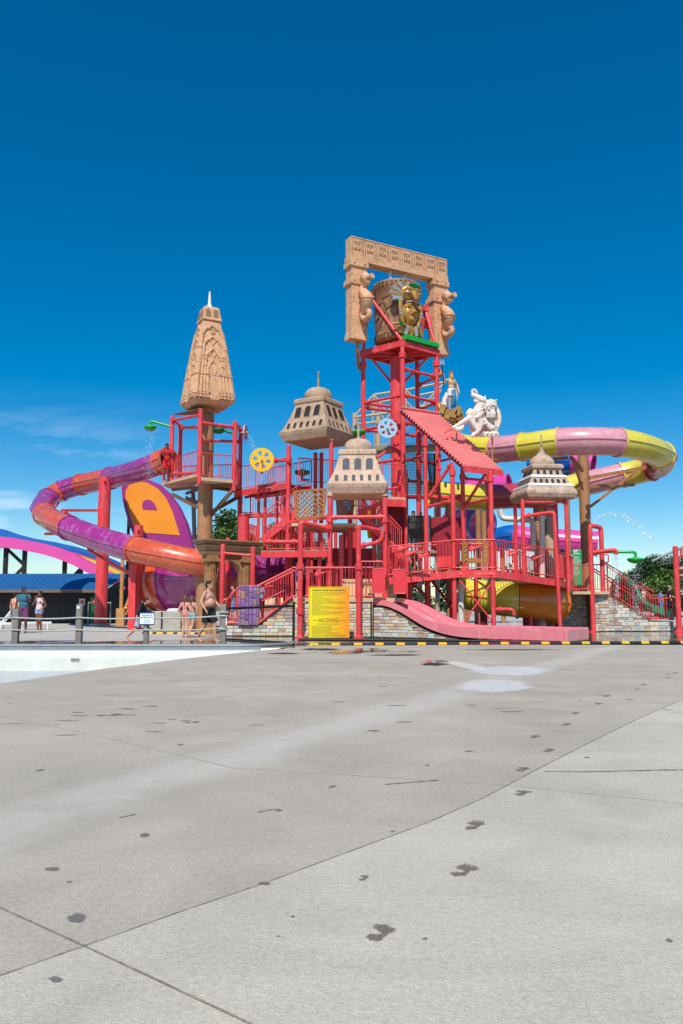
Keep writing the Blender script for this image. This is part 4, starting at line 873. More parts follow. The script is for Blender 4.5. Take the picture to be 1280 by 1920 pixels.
for face in range(4):
    for i, (hw, tw) in enumerate(((.80, .95), (.62, .80), (.45, .64), (.29, .50))):
        b = MB(); L = []; nseg = 10
        def hwid(w): return hw * wid(w)  / 1.78 * 1.0
        for k in range(nseg + 1): w = .05 + (tw - .12 - .05) * k / nseg; L.append((-hwid(w), w))
        e = hwid(tw); arc = [(-e * .98, tw - .09), (-e * .75, tw - .05), (-e * .45, tw - .045), (-e * .25, tw - .02), (0, tw + .0)]
        P = L + arc; P = P + [(-u, w) for u, w in P[::-1][1:]]
        b.tube([fp(face, u, w, .012) for u, w in P], .066 - .005 * i, 7); m_ = b.build('arch_moulding', STONE, ts)
        b = MB()
        for sx_ in (-1, 1):
            for w in (.02, .09, .3 + .1 * i % .3, .45 + .05 * i):
                if w < tw - .12: b.box(fp(face, sx_ * hwid(w), w, .03), (.125, .1, .05 if w > .1 else .1), rm0 @ rotz(R(90) * face))
        b.pieces('moulding_band', STONE, m_, smooth=False)
    for sx_ in (-1, 1):      # round pilasters, stepping up towards the corner
        for (uu, tw) in ((.93, .86), (.71, .72), (.535, .56), (.37, .40)):
            Q_ = [fp(face, sx_ * uu * wid(w) / 2 , w, .015) for w in [.03 + (tw - .03) * k / 6 for k in range(7)]]
            pb = MB().tube(Q_, [.062] * 6 + [.05], 8); pb.sph(Q_[-1], .06, n=8, m=6); pl_ = pb.build('pilaster', STONE, ts)
            for w in (.05, .3, tw * .75): MB().box(fp(face, sx_ * uu * wid(w) / 2, w, .045), (.15, .09, .045), rm0 @ rotz(R(90) * face)).build('pilaster_ring', STONE, pl_, smooth=False, bevel=.008)
    b = MB(); rm = rm0 @ rotz(R(90) * face) @ Matrix.Rotation(R(90), 3, 'X')
    b.lathe([(.13, -.02), (.13, .03), (.10, .05), (.09, .03), (.06, .03), (.05, .06), (0, .065)], fp(face, 0, .86, 0), 18, rm)
    for (w, s_) in ((.74, 1), (.56, .8)):
        for sx_ in (-1, 1): b.tube(crom([fp(face, 0, w - .05, .01), fp(face, sx_ * .1 * s_, w, .02), fp(face, sx_ * .2 * s_, w + .02, .02), fp(face, sx_ * .26 * s_, w - .02, .02)], 4), .03, 6)
    for sx_ in (-1, 1): b.tube(crom([fp(face, sx_ * .04, .3, .01), fp(face, sx_ * .12, .38, .02), fp(face, sx_ * .1, .48, .02)], 4), .025, 6)
    b.pieces('relief_scroll', STONE, ts)
    b = MB()
    for sx_ in (-.2, .2):
        zc = tz + Hs + .22; rmf = rm0 @ rotz(R(90) * face); P = [(sx_ - .12, 0), (sx_ + .12, 0), (sx_ + .12, .2)] + [(sx_ + .12 * math.cos(R(a)), .2 + .17 * math.sin(R(a))) for a in (40, 90, 140)] + [(sx_ - .12, .2)]
        b.prism([TS + rmf @ Vector((x * .86, -.425 + z * .125, 0)) + UP * (zc + z) for x, z in P], rmf @ Vector((0, .08, 0)))
    b.pieces('blind_arch', mat('recess_stone', (150, 110, 80), .9, var=.2) if face == 0 else MATS['recess_stone'], ts, smooth=False)
MB().lathe([(.17, tz + Hs + .74), (.1, tz + Hs + .84), (.065, tz + Hs + 1.0), (.055, tz + Hs + 1.3), (.03, tz + Hs + 1.5), (0, tz + Hs + 1.52)], TS, 12).build('white_spike', WHITE, ts)
# portal in front of it
PY = 31.2
tp = thing('temple_portal', 'brown classical portal with two stone columns under the spire', 'portal', gz(V(430, 1100, PY)))
c1, c2 = gz(V(394, 1100, PY)), gz(V(459, 1085, PY + .9)); dP = (c2 - c1).normalized(); rp = rotz(math.atan2(dP.y, dP.x)); zt = V(394, 1040, PY).z
COLM = mat('ochre_stone', (168, 122, 78), .8, var=.3, scale=2.5, bump=.6, bscale=8, dirt=(104, 68, 42), dirtamt=.6)
for c in (c1, c2):
    b = MB(); n = 36; zs = [0, .12, .14, .3, zt * .28, zt * .29, zt * .55, zt * .56, zt * .8, zt * .81, zt - .3, zt - .28]
    vs = []
    for z in zs:
        for j in range(n):
            a = 2 * math.pi * j / n; jt = z in (zt * .28, zt * .55, zt * .8)
            r = (.31 if z < .13 else .262 - .02 * z / zt) * (1 if j % 3 else .93) * (.96 if jt else 1); vs.append(c + Vector((math.cos(a) * r, math.sin(a) * r, z)))
    k = len(zs); b.add(vs, [(i * n + j, i * n + (j + 1) % n, (i + 1) * n + (j + 1) % n, (i + 1) * n + j) for i in range(k - 1) for j in range(n)]); b.build('fluted_column', COLM, tp, ang=20)
    MB().box(c + UP * (zt - .22), (.62, .6, .12), rp).box(c + UP * (zt - .08), (.5, .5, .16), rp).build('capital', COLM, tp, smooth=False, bevel=.01)
b = MB(); e0, e1 = c1 - dP * .08, c2 + dP * .1; zz = zt
for (dz0, dz1, o0, o1) in ((0, .16, .26, .29), (.16, .32, .31, .38), (.32, .38, .38, .38), (.40, .52, .4, .48), (.52, .58, .48, .48)):
    nP = Vector((dP.y, -dP.x, 0))
    q = [e0 - dP * o0 + nP * o0, e1 + dP * o0 + nP * o0, e1 + dP * o0 - nP * o0, e0 - dP * o0 - nP * o0]; q2 = [e0 - dP * o1 + nP * o1, e1 + dP * o1 + nP * o1, e1 + dP * o1 - nP * o1, e0 - dP * o1 - nP * o1]
    b.add([p + UP * (zz + dz0) for p in q] + [p + UP * (zz + dz1 - .003) for p in q2], [(3, 2, 1, 0), (4, 5, 6, 7)] + [(i, (i + 1) % 4, 4 + (i + 1) % 4, 4 + i) for i in range(4)])
b.build('entablature', mat('tan_entablature', (150, 116, 84), .75, var=.2, scale=2, bump=.3, bscale=8), tp, smooth=False)
b = MB(); Lp = (c2 - c1).length; A_ = []; nP = Vector((dP.y, -dP.x, 0))
arch = [(.22, zt - 1.1), (.25, zt - .7), (.4, zt - .38), (Lp / 2, zt - .2), (Lp - .4, zt - .38), (Lp - .25, zt - .7), (Lp - .22, zt - 1.1)]
P = crom([c1 + dP * u + UP * z + nP * .15 for u, z in arch], 5); T_ = [Vector((p.x, p.y, zt - .01)) for p in P]
b.quadstrip(P, T_); b.quadstrip([p - nP * .3 for p in T_], [p - nP * .3 for p in P]); b.quadstrip([p - nP * .3 for p in P], P); b.build('arch_spandrel', COLM, tp)
for (px, yt_) in ((417, 1022), (474, 1027)): post(tp, px, yt_, 1180, PY - .9, .09, name='red_pipe_post')
pipe(tp, [V(418, 1037, PY - .9), V(473, 1042, PY - .9)], .05)
# red maintenance column with footing
rc = thing('slide_column', 'thick red steel column on concrete footing at the left', 'column', gz(V(193, 1100, 41)))
MB().cyl(V(193, 1030, 41) * Vector((1, 1, 0)) + UP * .15, gz(V(193, 1030, 41)) + UP * V(193, 895, 41).z, .31, n=28).build('shaft', RED, rc); MB().lathe([(.4, .14), (.4, .17), (.33, .2)], gz(V(193, 1030, 41)), 24).build('base_plate', RED, rc)
MB().lathe([(.52, 0), (.5, .14), (.0, .15)], gz(V(193, 1030, 41)), 14).build('footing', FOOTING, rc); MB().cyl(V(197, 903, 40.6), V(197, 903, 40.75), .05, n=10).build('bolt_hole', DARK, rc)
for (a, c) in (((115, 957, 39.3), (186, 957, 40.9)), ((120, 960, 39), (186, 1000, 40.9)), ((85, 1001, 39.3), (110, 1001, 38.6)), ((165, 1030, 36.5), (260, 1085, 40.5))): beam(rc, V(*a), V(*c), .1, .13, name='arm')
v2 = thing('slide_support', 'red two-legged frame holding the lower purple tube', 'column', gz(V(258, 1100, 35.4)))
MB().cyl(gz(V(260, 1060, 35.6)), gz(V(258, 1060, 35.6)) + UP * V(258, 985, 35.6).z, .2, n=20).build('leg', RED, v2); MB().bar(V(250, 1050, 34.8), gz(V(247, 1185, 34.8)), .3, .22).build('leg', RED, v2, smooth=False); MB().cyl(V(260, 996, 35.35), V(260, 996, 35.42), .05, n=10).build('bolt_hole', DARK, v2)
# ============================================================ tube slides
def tube_slide(name, label, ctrl, r, secs, seam=True, n=32, thick=.03, per=16, seamm=None, loc=None):
    """ctrl points; secs: list of (t0, t1, material) in control-point units"""
    root = thing(name, label, 'water slide', loc or gz(Vector(ctrl[0]))); P = crom(ctrl, per); rr = r if isinstance(r, list) else [r] * len(ctrl)
    def rad(t): i = min(int(t), len(rr) - 2); return rr[i] + (rr[i + 1] - rr[i]) * (t - i)
    def at(t):
        x = t * per; i = min(int(x), len(P) - 2); return P[i].lerp(P[i + 1], x - i)
    for (t0, t1, m) in secs:
        k = max(4, int((t1 - t0) * per) + 1); T = [t0 + (t1 - t0) * i / (k - 1) for i in range(k)]; Q = [at(t) for t in T]; rs_ = [rad(t) for t in T]
        b = MB(); b.tube(Q, rs_, n, cap=False, up=(0, 0, 1)); o0 = len(b.v); b.tube(Q, [x - thick for x in rs_], n, cap=False, up=(0, 0, 1))
        for e in (0, k - 1): b.f += [(e * n + j, e * n + (j + 1) % n, o0 + e * n + (j + 1) % n, o0 + e * n + j) for j in range(n)]
        sec = b.build('tube_section', m, root)
        fl_ = MB()
        for t, dt in ((t0, .06), (t1, -.06)):
            p, q = at(t), at(min(max(t + dt, 0), len(ctrl) - 1)); d = (q - p).normalized(); fl_.tube([p, p + d * .055], rad(t) + .055, n, cap=False); fl_.tube([p, p + d * .055], rad(t) - .01, n, cap=False); 
            oo = len(fl_.v) - 4 * n; fl_.f += [(oo + e * n + j, oo + e * n + (j + 1) % n, oo + (2 + e) * n + (j + 1) % n, oo + (2 + e) * n + j) for e in (0, 1) for j in range(n)]
        fl_.pieces('flange', m, sec)
        if seam:
            s2 = MB()
            for sgn in (-1, 1):
                W = []
                for i in range(k):
                    tg = (Q[min(i + 1, k - 1)] - Q[max(i - 1, 0)]).normalized(); sd = tg.cross(UP).normalized() * sgn; W.append(Q[i] + sd * (rs_[i] + .01))
                for a, c in zip(W, W[1:]): s2.bar(a, c, .07, .03)
            s2.build('seam_lip', m, sec, smooth=False)['kind'] = 'stuff'
    return root
LS = [(318, 861, 37.4), (262, 882, 38.9), (205, 897, 41.9), (150, 909, 43.5), (112, 922, 44), (89, 937, 43), (79, 955, 41), (95, 973, 39), (130, 990, 37.3), (190, 1012, 35.6), (245, 1028, 34.4), (300, 1041, 33.7), (370, 1055, 33.7), (440, 1062, 34.3), (500, 1066, 34.9), (560, 1071, 35.4), (640, 1075, 35.8)]
tube_slide('tube_slide', 'long purple and orange tube slide looping out at the left', [V(*p) for p in LS], .56, [(0, .3, ORANGE), (.3, 1.95, PURPLE), (1.95, 2.95, ORANGE), (2.95, 3.9, PURPLE), (3.9, 4.9, ORANGE), (4.9, 6.5, PURPLE), (6.5, 8, ORANGE), (8, 10.15, PURPLE), (10.15, 12.3, ORANGE), (12.3, 16, PURPLE)])
RS = [(862, 838, 35.6), (930, 842, 34.2), (985, 837, 33.2), (1045, 829, 32.4), (1100, 827, 32), (1155, 829, 32.1), (1203, 838, 32.8), (1238, 853, 34.1), (1237, 870, 35.8), (1205, 882, 36.8), (1165, 891, 37.2), (1100, 906, 37.2), (1050, 918, 36.9), (1000, 926, 36.6), (940, 931, 36.2), (880, 932, 35.6), (800, 925, 35.2)]
tube_slide('tube_slide', 'pale pink and yellow tube slide looping out at the right', [V(*p) for p in RS], .575, [(0, .95, YEL), (.95, 1.9, PPINK), (1.9, 3.05, YEL), (3.05, 5.05, PPINK), (5.05, 7.0, YEL), (7.0, 8.6, ROSE), (8.6, 10, YEL), (10, 11.3, PPINK), (11.3, 12.5, YEL), (12.5, 14.6, ROSE), (14.6, 16, YEL)])
# big funnel of the raft ride behind the portal
FN = [V(298, 1090, 37.2), V(318, 1089, 36.9), V(350, 1088, 36.4), (V(400, 1087, 35.8)), V(450, 1087, 35.5), V(520, 1088, 35.8), V(600, 1090, 36.4)]
fnl = tube_slide('raft_funnel', 'fat orange and purple funnel tube ending in a white rim', FN, [1.32, 1.46, 1.46, 1.2, .95, .78, .75], [(0, 1.5, ORANGE), (1.5, 2.95, PURPLE), (2.9, 4.3, ORANGE), (4.3, 6, PURPLE)], n=36)
b = MB(); d = (FN[1] - FN[0]).normalized(); b.tube([FN[0] - d * .06, FN[0] + d * .02], 1.44, 36, cap=False); b.tube([FN[0] - d * .06, FN[0] + d * .02], 1.32, 36, cap=False); b.f += [(j, (j + 1) % 36, 72 + (j + 1) % 36, 72 + j) for j in range(36)]; b.build('white_rim', WHITE, fnl)
bx = thing('pump_box', 'grey concrete equipment box under the funnel tube', 'box', gz(V(325, 1180, 33.5)))
MB().box(gz(V(325, 1180, 33.5)) + UP * .42, (1.6, 1.0, .84)).build('housing', FOOTING, bx, smooth=False, bevel=.03); MB().lathe([(.28, .84), (.28, .9), (.2, .95), (0, .96)], gz(V(325, 1180, 33.3)), 16).build('lid', WHITE, bx)
for px in (303, 340): MB().box(gz(V(px, 1180, 32.96)) + UP * .42, (.05, .05, .8)).build('edge_strip', DARK, bx, smooth=False)
# boomerang wall of the raft ride
bw = thing('boomerang_wall', 'tall violet ramp wall with an orange letter-like shape', 'ride wall', gz(V(300, 1060, 42)))
def wp(px, py): return V(px, py, 43.6 + (px - 300) * .006)
out = [(228, 912), (236, 901), (252, 896), (272, 897), (296, 907), (316, 925), (334, 950), (348, 980), (357, 1010), (364, 1040), (368, 1066), (330, 1072), (284, 1074), (272, 1058), (258, 1022), (243, 985), (234, 955), (229, 930)]
inn = [(236, 920), (244, 908), (258, 903), (276, 905), (296, 916), (312, 934), (324, 960), (332, 985), (338, 1004), (300, 1001), (256, 998), (247, 975), (240, 950), (236, 932)]
back = Vector((.1, .35, .0))
MB().prism([wp(*p) for p in out], back).build('ramp_shell', VIOLET, bw, smooth=False)
MB().prism([wp(*p) + Vector((0, -.03, 0)) for p in inn], (0, .025, 0)).build('orange_field', MELON, bw, smooth=False)
hole = [(267, 946), (269, 940), (275, 937), (283, 938), (290, 944), (296, 957), (268, 955)]
MB().prism([wp(*p) + Vector((0, -.05, 0)) for p in hole], (0, .015, 0)).build('violet_half_moon', VIOLET, bw, smooth=False)
MB().prism([wp(*p) + Vector((0, -.03, 0)) for p in ((276, 1052), (300, 1050), (305, 1066), (286, 1070))], (0, .025, 0)).build('orange_field', MELON, bw, smooth=False)
for i in range(5):
    MB().bar(wp(229 + i * 8, 930 + i * 28) + back, gz(wp(226 + i * 3, 1000) + Vector((0, .8, 0))) + UP * wp(228, 930 + i * 28).z, .08, .1).build('back_rib', FASCIA, bw, smooth=False)
for px in (228, 268): MB().bar(gz(wp(px, 1000)) + Vector((0, 1.4, 0)), gz(wp(px, 1000)) + Vector((0, 1.4, wp(px, 930).z)), .14, .14).build('back_post', FASCIA, bw, smooth=False)
# ============================================================ front deck with stone base
def stuff(o): o['kind'] = 'stuff'; return o
DZ = V(620, 1122, 27.4).z                    # deck level
fx0, fx1 = X_at(553, 1160, 27.5), X_at(698, 1160, 27.5)
fd = thing('entry_deck', 'front red-railed deck above the centre stone wall', 'deck', (fx0, 27.5, 0))
MB().box(((fx0 + 2.15) / 2 , 29.6, DZ - .06), (2.15 - fx0, 4.0, .14)).build('deck_floor', DECKT, fd, smooth=False, bevel=.01)
stone_wall('stone_wall', 'pale ashlar wall behind the yellow sign', (fx0, 27.62, 0), (fx1, 27.62, 0), lambda u: DZ - .15, seed=4, group='stone walls of the play tower')
def on(px, py, Y, z): return Vector((X_at(px, py, Y), Y, z))
railing(fd, on(548, 1090, 27.6, DZ), on(666, 1090, 27.6, DZ), 1.06); railing(fd, on(678, 1090, 27.6, DZ), on(700, 1090, 27.6, DZ), 1.06)
railing(fd, on(575, 1090, 29.2, DZ), on(640, 1090, 29.2, DZ), 1.1, gap=.16)
for (px, yt, yb, Y, base, col, r) in ((564, 982, None, 27.2, True, (1147, 1062), .088), (671, 988, None, 27.2, True, (1063,), .088), (619, 930, 1125, 28.35, False, (975, 1062), .088), (721, 930, 1125, 28.35, False, (975,), .088), (541.5, 836, None, 32.2, False, (863, 1064), .095), (621, 826, 985, 31.9, False, (), .09), (592, 850, 985, 34.2, False, (), .09), (603, 850, 985, 35.0, False, (), .09)):
    post(fd, px, yt, yb, Y, r, base=base, collars=col)
    if yt in (930, 826): q = on(px, yt, Y, V(px, yt, Y).z); MB().lathe([(.1, -.02), (.13, 0), (.13, .03), (.07, .06), (.08, .12), (.04, .2), (0, .22)], q, 10).build('post_cap', PALEST, fd)
pipe(fd, [on(564, 1000, 27.2, V(564, 990, 27.2).z), on(564, 1000, 27.2, V(564, 980, 27.2).z), on(618, 992, 28.3, V(618, 992, 28.3).z)], .085, fl=(False, True), name='elbow_pipe')
pipe(fd, [on(500, 1016, 27.4, V(500, 1016, 27.4).z), on(560, 1016, 27.2, V(560, 1016, 27.2).z)], .075, name='spray_pipe')
pipe(fd, [on(671, 1000, 27.2, V(671, 1000, 27.2).z), on(671, 1000, 27.2, V(671, 987, 27.2).z), on(719, 997, 28.3, V(719, 997, 28.3).z)], .085, fl=(False, True), name='elbow_pipe')
pipe(fd, [V(674, 1024, 27.2), V(707, 1017, 27.0), V(715, 1010, 27.0), V(716, 996, 27.0)], .07, fl=(True, False), name='spray_pipe', el=.15); MB().cyl(V(716, 997, 27.0), V(716.5, 987, 27.0), .03, n=8).build('nozzle', STEEL, fd)
pipe(fd, [V(622, 970, 28.3), V(719, 969, 28.3)], .075)
pipe(fd, [V(544, 864, 32.0), V(515, 863, 33.2)], .07); pipe(fd, [V(541, 980, 31.9), V(620, 968, 31.0)], .06); pipe(fd, [V(600, 985, 33), V(720, 995, 33)], .06)
for (x0, x1) in ((697, 720), (737, 760)):      # entry boards of the slide
    Y = 27.2 if x0 < 720 else 27.0; p0, p1 = V(x0, 1113, Y), V(x1, 1066 if x0 < 720 else 1068, Y); w, h = p1.x - p0.x, p1.z - p0.z; c = (p0 + p1) / 2
    P = fillet([c + Vector((x * w, 0, z * h)) for x, z in ((-.5, 0), (-.5, .5), (.5, .5), (.5, -.5), (-.5, -.5), (-.5, 0))], .07, 4)[:-1]
    o = MB().prism(P, (0, .05, 0)).build('entry_board', PANEL, fd, smooth=False); b = MB().tube(P + [P[0]], .018, 6)
    for k in range(4):
        for s_ in (-1, 1): b.sph(c + Vector((s_ * w * .4, -.01, (k / 3 - .5) * h * .8)), .016, n=6, m=4)
    stuff(b.build('board_edge', RED, o))
# steps and dark core behind the railing
for i in range(4): MB().box((X_at(670, 1100, 29.5) + .4, 29.4 + i * .3, DZ + .1 + i * .18), (2.0, .3, .2)).build('step', DECKT, fd, smooth=False, bevel=.01)
core = thing('tower_core', 'dark red inner walls of the play tower behind the stairs', 'partition', (1.0, 32, 0))
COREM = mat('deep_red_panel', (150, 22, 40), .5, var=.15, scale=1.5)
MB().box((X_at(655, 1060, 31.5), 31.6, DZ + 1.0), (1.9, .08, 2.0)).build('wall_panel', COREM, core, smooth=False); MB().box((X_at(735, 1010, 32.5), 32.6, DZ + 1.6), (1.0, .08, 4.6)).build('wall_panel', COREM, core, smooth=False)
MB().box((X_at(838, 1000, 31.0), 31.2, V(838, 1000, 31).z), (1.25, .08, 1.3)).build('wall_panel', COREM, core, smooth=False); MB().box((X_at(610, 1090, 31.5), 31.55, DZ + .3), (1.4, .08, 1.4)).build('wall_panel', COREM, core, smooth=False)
for px, Y, yt in ((427, 33.0, 1010), (640, 30.8, 1005), (655, 31.0, 960), (700, 31.2, 940), (760, 32.0, 880), (600, 31, 1000), (578, 31.2, 1000)): post(core, px, yt, None, Y, .09)
# ---- mid deck and the stair behind it
md = thing('mid_deck', 'red middle deck with railings above the purple tube', 'deck', gz(V(555, 1037, 31)))
a, c = V(490, 1040, 31.2), V(622, 1036, 30.6); c.z = a.z; beam(md, a, c, .1, .24, name='edge_beam'); MB().prism([a + UP * .1, c + UP * .1, c + Vector((0, 2.4, .1)), a + Vector((0, 2.4, .1))], (0, 0, .06)).build('deck_floor', DECKG, md, smooth=False)
up_ = Vector((0, 0, .14)); railing(md, a.lerp(c, .08) + up_, a.lerp(c, .52) + up_, .95); railing(md, a.lerp(c, .54) + up_, a.lerp(c, .85) + up_, .95); railing(md, a.lerp(c, .87) + up_, c + up_, .95)
railing(md, a + Vector((-.3, 1.0, .2)), a + Vector((-.9, 2.8, .5)), 1.0); railing(md, a + Vector((.2, 2.6, .3)), c + Vector((0, 2.6, .3)), 1.0)
for i in range(3):      # handrail loops
    q = a.lerp(c, .12 + .22 * i) + Vector((0, -.1, .9)); MB().tube(fillet([q, q + UP * .3, q + Vector((.42, 0, .3)), q + Vector((.55, 0, .05))], .1), .02, 7).build('hand_loop', RED, md)
s0, s1 = V(492, 1005, 32.4), V(560, 958, 33.5); st2 = thing('rear_stair', 'red rear stair rising behind the middle deck', 'stairs', gz(s0)); n_ = 9
for sgn in (0, 1.1): beam(st2, s0 + Vector((0, sgn, -.2)), Vector((s1.x, s0.y + sgn, s1.z - .2)), .06, .26, name='stringer'); railing(st2, s0 + Vector((0, sgn, -.1)), Vector((s1.x, s0.y + sgn, s1.z - .1)), 1.0)
for i in range(n_): t = i / n_; MB().box((s0.x + (s1.x - s0.x) * t, s0.y + .55, s0.z + (s1.z - s0.z) * t - .1), (.26, 1.04, .04)).build('tread', DECKG, st2, smooth=False)
railing(st2, V(447, 1012, 33.6), V(492, 1012, 33.4), 1.0); railing(st2, V(470, 972, 35.5), V(540, 966, 35.5), 1.0)
tk = thing('red_tank', 'upright red cylinder beside the middle deck', 'tank', gz(V(457, 1012, 32.4)))
MB().cyl(gz(V(457, 990, 32.4)) + UP * 2.6, gz(V(457, 990, 32.4)) + UP * V(457, 967, 32.4).z, .23, n=24).build('drum', RED, tk); MB().lathe([(.235, 0), (.25, .02), (.22, .1), (0, .12)], gz(V(457, 990, 32.4)) + UP * V(457, 968, 32.4).z, 20).build('lid', COREM, tk); MB().cyl(gz(V(457, 990, 32.4)), gz(V(457, 990, 32.4)) + UP * 2.62, .12, n=12).build('leg', RED, tk)
bkd = thing('rear_deck', 'rear red deck with railings glimpsed through the tower centre', 'deck', gz(V(600, 1040, 34)))
r0, r1 = V(545, 1040, 34.2), V(668, 1038, 34.2); r1.z = r0.z; beam(bkd, r0, r1, .1, .26, name='edge_beam'); MB().prism([r0 + UP * .1, r1 + UP * .1, r1 + Vector((0, 2.0, .1)), r0 + Vector((0, 2.0, .1))], (0, 0, .05)).build('deck_floor', DECKG, bkd, smooth=False)
railing(bkd, r0 + UP * .14, r1 + UP * .14, 1.0); railing(bkd, r0 + Vector((0, 2, .14)), r1 + Vector((0, 2, .14)), 1.0)
for px in (548, 585, 630, 664): post(bkd, px, 985, None, 34.3, .075)
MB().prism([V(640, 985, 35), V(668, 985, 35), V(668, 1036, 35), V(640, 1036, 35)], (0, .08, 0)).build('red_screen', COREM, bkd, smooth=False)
d0, d1 = V(566, 1035, 33.2), V(530, 965, 33.8); d1.y = d0.y
for o in (0, 1.0): beam(bkd, d0 + Vector((0, o, 0)), d1 + Vector((0, o, 0)), .06, .24, name='stringer'); railing(bkd, d0 + Vector((0, o, .1)), d1 + Vector((0, o, .1)), 1.0)
for i in range(9): MB().box(d0.lerp(d1, i / 9) + Vector((0, .5, .1)), (.24, .98, .04)).build('tread', DECKG, bkd, smooth=False)
railing(bkd, V(450, 965, 36.5), V(540, 962, 36.5), 1.0); beam(bkd, V(450, 968, 36.5), V(540, 965, 36.5), .08, .2, name='edge_beam')
for px in (452, 536): post(bkd, px, 930, None, 36.6, .07)
# ---- bridge from the spire tower
b0, b1 = V(441, 919, 35.0), V(546, 917, 32.4); b1.z = b0.z = (b0.z + b1.z) / 2
br = thing('foot_bridge', 'red footbridge with railings joining the spire tower', 'bridge', gz(b0))
dB = (b1 - b0).normalized(); sB = Vector((-dB.y, dB.x, 0)) * 1.15
for o in (Vector((0, 0, 0)), sB): beam(br, b0 + o, b1 + o, .09, .26, name='side_beam'); railing(br, b0 + o + UP * .12, b1 + o + UP * .12, 1.05)
b = MB(); n_ = 26
for i in range(n_): b.bar(b0.lerp(b1, (i + .5) / n_) + UP * .02, b0.lerp(b1, (i + .5) / n_) + sB + UP * .02, .085, .03)
stuff(b.build('grating_slats', COREM, br, smooth=False)); beam(br, b0 + sB * .5 - UP * .1, b1 + sB * .5 - UP * .1, .08, .1, COREM, 'spine_beam')
for (px, Y) in ((485, 34.6), (497, 33.8), (520, 34.0), (534, 33.3)): post(br, px, 925, 1035, Y, .07)
for (px, py, Y) in ((505, 908, 33.6), (520, 912, 33.2)): pipe(br, [V(px - 22, py + 4, Y), V(px, py, Y), V(px + 14, py - 3, Y)], .045)
railing(br, b1 + Vector((.3, .4, .15)), V(690, 912, 35.2), 1.05); railing(br, V(600, 870, 36.5), V(690, 868, 37), 1.0, m=BEIGE, bal=BALT)
# ---- platform under the farther pavilion with lattice screens
pf = thing('lattice_platform', 'platform with brown lattice screens under the pavilions', 'platform', gz(V(600, 985, 31)))
q0, q1 = V(547, 986, 30.2), V(665, 984, 30.2); q1.z = q0.z; MB().prism([q0, q1, q1 + Vector((0, 2.6, 0)), q0 + Vector((.3, 2.6, 0))], (0, 0, .1)).build('platform_slab', DECKT, pf, smooth=False); beam(pf, q0 + Vector((0, -.03, .2)), q0.lerp(q1, .6) + Vector((0, -.03, .25)), .05, .06, name='toe_rail')
def lattice(cn, name):
    A, B_, C, D = [Vector(p) for p in cn]; root = MB(); 
    for p, q in ((A, B_), (B_, C), (C, D), (D, A)): root.bar(p, q, .095, .06, up=(0, -1, 0))
    o = root.build('screen_frame', WOODC, pf, smooth=False)
    for k in range(-6, 7):
        for s_ in (1, -1):
            pts = []
            # strip  u - s*w = k/9
            for t in [i / 40 for i in range(41)]:
                u = k / 6 + t if s_ > 0 else k / 6 + 1 - t
                if 0.03 < u < .97 and .03 < t < .97: pts.append((u, t))
            if len(pts) > 3:
                f_ = lambda u, w: (A.lerp(B_, u)).lerp(D.lerp(C, u), w)
                m_ = MB().bar(f_(*pts[0]) + Vector((0, .012 * s_, 0)), f_(*pts[-1]) + Vector((0, .012 * s_, 0)), .055, .02, up=(0, -1, 0)).build('lattice_slat', WOODC, o, smooth=False)
lattice((V(556, 972, 30.3), V(607, 968, 30.1), V(612, 917, 30.1), V(552, 922, 30.3)), 'a'); lattice((V(634, 968, 30.1), V(658, 972, 31.2), V(662, 926, 31.2), V(632, 924, 30.1)), 'b')
# ---- inner stair
s0, s1 = V(752, 1040, 30.4), V(672, 955, 30.4); ist = thing('inner_stair', 'steep red stair inside the tower under the near pavilion', 'stairs', gz(s0))
for o in (0, 1.0): beam(ist, s0 + Vector((0, o, -.1)), s1 + Vector((0, o, -.1)), .07, .26, name='stringer'); railing(ist, s0 + Vector((0, o, 0)), s1 + Vector((0, o, 0)), 1.0)
for i in range(11): MB().box(s0.lerp(s1, i / 11) + Vector((0, .5, .0)), (.25, .98, .04)).build('tread', DECKG, ist, smooth=False)
railing(ist, s1 + Vector((-.2, .2, .1)), s1 + Vector((1.0, 1.4, .1)), 1.0)
beam(ist, V(670, 960, 29.6), V(718, 942, 29.8), .1, .16); pipe(ist, [V(668, 925, 29.8), V(700, 962, 29.8)], .03); pipe(ist, [V(700, 1050, 29.4), V(730, 1056, 29.2)], .03, fl=(False, False))
railing(ist, on(676, 1062, 29.2, DZ + .0), on(716, 1062, 29.2, DZ + .0), 1.35, gap=.13); railing(ist, V(722, 1062, 29), V(748, 1080, 28.6), 1.0)
for (p_, m_) in (((690, 985, 31.6), YPAINT), ((698, 978, 31.7), MELON)): MB().tube(crom([V(p_[0] - 4, p_[1] - 28, p_[2]), V(p_[0], p_[1], p_[2]), V(p_[0] + 3, p_[1] + 24, p_[2])], 5), .09, 8).build('yellow_slide_lip', m_, ist)
# upper landing at the right of the near pavilion
ul = thing('upper_landing', 'red upper landing between near pavilion and bucket tower', 'deck', gz(V(735, 915, 31)))
a, c = V(716, 935, 31.0), V(760, 932, 31.4); c.z = a.z; MB().prism([a, c, c + Vector((0, 2.2, 0)), a + Vector((0, 2.2, 0))], (0, 0, .1)).build('landing_floor', DECKT, ul, smooth=False); beam(ul, a - UP * .15, c - UP * .15, .08, .28, name='edge_beam'); railing(ul, a + UP * .15, c + UP * .15, 1.25)
pipe(ul, [V(720, 918, 30.9), V(746, 914, 31.2)], .05); pipe(ul, [V(700, 862, 31.5), V(746, 830, 32.5)], .06)
